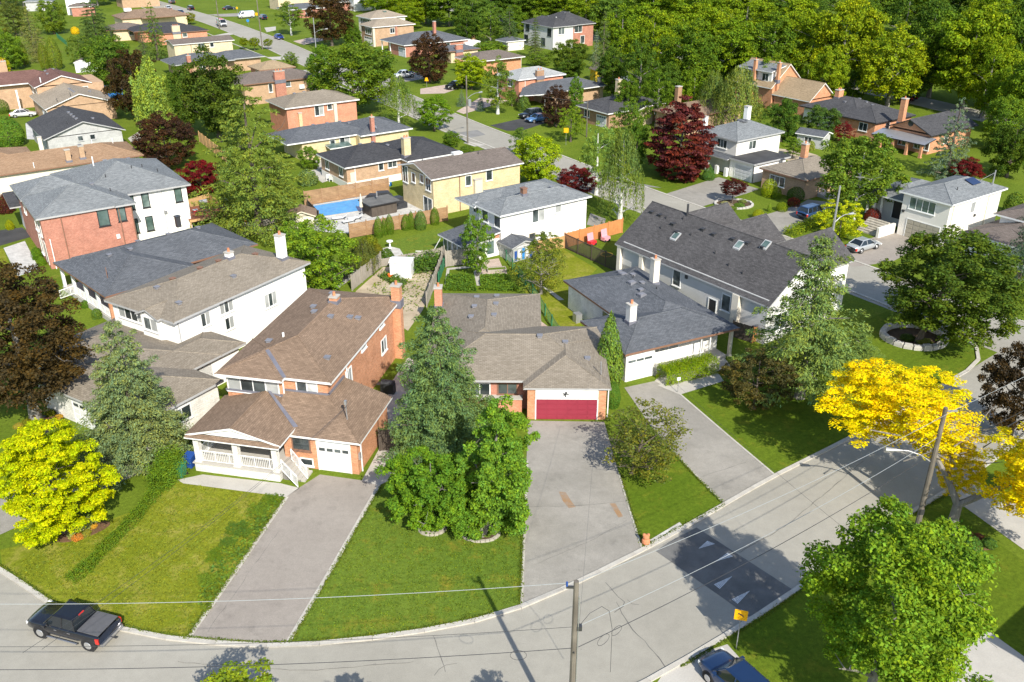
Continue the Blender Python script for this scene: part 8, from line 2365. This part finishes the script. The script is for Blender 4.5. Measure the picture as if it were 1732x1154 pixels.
MB().tube((-1.6, 0, .7), (1.6, 0, .9), .35, .28, 10).build('float', 'plastic_skyblue', o); MB().tube((-.6, -.3, 1.0), (1.2, -.3, 1.1), .22, .16, 8).build('float', 'plastic_white', o)
for k, (p, lab) in enumerate((((-26.54, 123.75), 'left'), ((-24.49, 124.86), 'middle'), ((-22.49, 126.57), 'right'))):
    o = tag(empty('planter_urn', *p), '%s of three grey urns along the pool fence' % lab, 'planter', 'grey urns by the pool')
    MB().lathe([(.22, 0), (.3, .5), (.26, .75), (.2, .72)], 0, 0, 10).build('urn', 'metal_grey', o)
for k, (p, lab) in enumerate((((-20.01, 92.48), 'nearest'), ((-19.35, 94.71), 'middle'), ((-18.80, 97.04), 'farthest'))):
    o = tag(empty('planter_box', *p, 52), '%s of three dark planter boxes along the garden path' % lab, 'planter', 'dark planter boxes')
    MB().box(-1.0, -.35, .1, 1.0, .35, .7).build('box', 'metal_dark', o); MB().box(-.92, -.28, .7, .92, .28, .72).build('soil', 'soil', o)
    for a in (-.85, .85):
        MB().box(a - .06, -.33, 0, a + .06, .33, .1).build('foot', 'metal_dark', o)
def bin_(label, x, y, ang, mat):
    o = tag(empty('wheelie_bin', x, y, ang), label, 'bin')
    mb = MB()
    a = [(-.26, -.3), (.26, -.3), (.26, .3), (-.26, .3)]; b = [(-.34, -.38), (.34, -.38), (.34, .38), (-.34, .38)]
    for k in range(4):
        q = (k + 1) % 4
        mb.face([(*a[k], .08), (*a[q], .08), (*b[q], 1.0), (*b[k], 1.0)])
    mb.face([(*p_, .08) for p_ in reversed(a)])
    mb.build('bin_body', mat, o)
    MB().slab([(-.38, -.42, 1.02), (.38, -.42, 1.02), (.38, .44, 1.12), (-.38, .44, 1.12)], .06).build('lid', mat, o)
    for s_ in (-.3, .3):
        MB().tube((s_ - .04, .3, .12), (s_ + .04, .3, .12), .12, n=10).build('wheel', 'tyre', o)
    MB().tube((-.3, .46, 1.0), (.3, .46, 1.0), .03, n=6).build('handle', mat, o)
bin_('blue recycling bin beside the white porch', *(-24.19, 57.50,), -12, 'plastic_blue'); bin_('green bin at the end of the tall hedge', *(-24.49, 56.25,), -12, 'plastic_green')
o = tag(empty('barbecue', -10.71, 68.97, -12), 'covered black barbecue beside the orange brick wall', 'barbecue')
MB().box(-.6, -.3, 0, .6, .3, .85).build('cart', 'tarp_black', o); MB().tube((-.55, 0, .9), (.55, 0, .9), .33, n=12).build('hood', 'tarp_black', o); MB().box(-.95, -.25, .78, -.6, .25, .84).build('side_shelf', 'metal_dark', o)
o = tag(empty('bear_planter', 8.87, 48.43), 'orange clay planter at the corner of the grey drive', 'planter')
o.scale = (0.8, 0.8, 0.7)
MB().lathe([(.28, 0), (.36, .25), (.34, .5), (.24, .66), (.28, .82), (.22, 1.0), (.08, 1.08)], 0, 0, 12).build('pot', 'terracotta', o)
MB().lathe([(.12, .95), (.12, 1.15), (.03, 1.2)], .18, 0, 8).build('ear', 'terracotta', o); MB().lathe([(.12, .95), (.12, 1.15), (.03, 1.2)], -.18, 0, 8).build('ear', 'terracotta', o)
# trampoline
o = tag(empty('trampoline', -84.96, 196.49, 20), 'blue netted trampoline beside the tall crimson tree', 'trampoline')
MB().lathe([(2.2, .78), (2.2, .86), (1.75, .87), (1.74, .8)], 0, 0, 20).build('safety_pad', 'plastic_skyblue', o); MB().lathe([(1.75, .8), (0, .79)], 0, 0, 20).build('mat', 'tarp_black', o)
for k in range(6):
    t = k * math.pi / 3
    MB().tube((2.25 * math.cos(t), 2.25 * math.sin(t), 0), (2.25 * math.cos(t), 2.25 * math.sin(t), 2.6), .04, n=6).build('net_post', 'plastic_blue', o)
mb = MB()
for k in range(20):
    t0, t1 = k * math.pi / 10, (k + 1) * math.pi / 10
    for z_ in (1.3, 1.9, 2.5):
        mb.tube((2.2 * math.cos(t0), 2.2 * math.sin(t0), z_), (2.2 * math.cos(t1), 2.2 * math.sin(t1), z_), .02, n=4, caps=False)
    mb.tube((2.2 * math.cos(t0), 2.2 * math.sin(t0), .86), (2.2 * math.cos(t0), 2.2 * math.sin(t0), 2.5), .014, n=4, caps=False)
mb.build('net', 'metal_dark', o)
# raised deck behind the tall grey house
o = tag(empty('timber_deck', -41.27, 111.16, 35), 'raised timber deck with dark railing behind the tall grey house', 'deck')
MB().box(0, -.5, 1.5, 6.0, 5.0, 1.65).build('deck_floor', 'wood_red', o); MB().box(0, -.56, 1.35, 6.0, -.5, 1.66).build('fascia_board', 'wood_honey', o)
for a in (.1, 3.0, 5.9):
    for b in (-.4, 4.8):
        MB().box(a - .07, b - .07, 0, a + .07, b + .07, 1.5).build('deck_post', 'wood_honey', o)
for p, q in (((0, -.45), (6, -.45)), ((6, -.45), (6, 5))):
    mb = MB().tube((*p, 2.55), (*q, 2.55), .03, n=5)
    for k in range(30):
        v_ = Vector(p).lerp(Vector(q), k / 29); mb.tube((v_.x, v_.y, 1.65), (v_.x, v_.y, 2.55), .012, n=4, caps=False)
    mb.build('railing', 'metal_dark', o)
o = tag(empty('grill', -40.74, 115.92, 35, 1.65), 'covered grill standing on the raised deck', 'barbecue')
MB().box(-.5, -.3, 0, .5, .3, .8).build('cart', 'metal_dark', o); MB().tube((-.5, 0, .85), (.5, 0, .85), .28, n=10).build('hood', 'metal_grey', o)
o = tag(empty('cool_box', -41.23, 113.97, 35, 1.65), 'red and white cool box on the raised deck', 'box')
MB().box(-.3, -.2, 0, .3, .2, .3).build('box', 'plastic_red', o); MB().box(-.3, -.2, .3, .3, .2, .42).build('lid', 'plastic_white', o)
o = tag(empty('toy_slide', -35.09, 113.02, 20), 'small blue and red toy slide below the big spruce', 'toy')
MB().slab([(-1.1, -.25, .08), (-.1, -.25, .9), (-.1, .25, .9), (-1.1, .25, .08)], .06).build('slide', 'plastic_skyblue', o); MB().box(-.1, -.3, .85, .6, .3, .92).build('platform', 'plastic_yellow', o)
for a in (0, .55):
    for b in (-.25, .25):
        MB().box(a - .04, b - .04, 0, a + .04, b + .04, .86).build('leg', 'plastic_red', o)
for k, (p, m, lab) in enumerate((((9.84, 106.08), 'plastic_red', 'left red and pink ride-on toy by the orange fence'), ((11.66, 107.58), 'plastic_pink', 'right pink ride-on toy by the orange fence'))):
    o = tag(empty('ride_on_toy', *p, 40), lab, 'toy', 'ride-on toys')
    MB().box(-.5, -.35, .15, .5, .35, .6).build('body', m, o); MB().slab([(-.5, .2, .6), (.5, .2, .6), (.5, .4, 1.5), (-.5, .4, 1.5)], .08).build('backrest', 'plastic_pink', o)
    for a in (-.35, .35):
        MB().tube((a, -.38, .16), (a, .38, .16), .16, n=10).build('wheel', 'tyre', o)
o = tag(empty('hose_ring', 11.34, 102.58), 'yellow ring toy on the shaded lawn by the long house', 'toy')
MB().path([(.7 * math.cos(t * math.pi / 8), .7 * math.sin(t * math.pi / 8), .1) for t in range(17)], .08, 6).build('ring', 'plastic_yellow', o)
o = tag(empty('orange_bucket', -13.70, 95.30), 'orange bucket beside the white garden shed', 'bucket')
MB().lathe([(.22, 0), (.3, .5), (.26, .48), (.2, .1)], 0, 0, 12).build('pail', 'plastic_orange', o)
o = tag(empty('bird_bath', -14.92, 105.12), 'white bird bath on the round patio', 'bird bath')
MB().lathe([(.25, 0), (.1, .15), (.1, .7), (.42, .85), (.4, .92), (.05, .85)], 0, 0, 12).build('basin', 'plastic_white', o)
o = tag(empty('timber_bed', -1.78, 97.49, 10), 'small timber raised bed beside the garden terrace', 'planter')
MB().box(-1.1, -.5, 0, 1.1, -.42, .35).box(-1.1, .42, 0, 1.1, .5, .35).box(-1.1, -.42, 0, -1.02, .42, .35).box(1.02, -.42, 0, 1.1, .42, .35).build('frame', 'wood_grey', o); MB().box(-1.02, -.42, 0, 1.02, .42, .25).build('soil', 'lawn', o)

# house beyond the right edge: only its shadow reaches the photo
h = House('neighbour_house', 'house beyond the right edge that shades the corner lawn', 36.5, 25.0, 38, 'brick_tan', 'shingle_umber', 'trim_white')
h.wall(0, 0, 11, 9, 0, 6.4); h.hip(-.4, -.4, 11.4, 9.4, 6.4, 18)
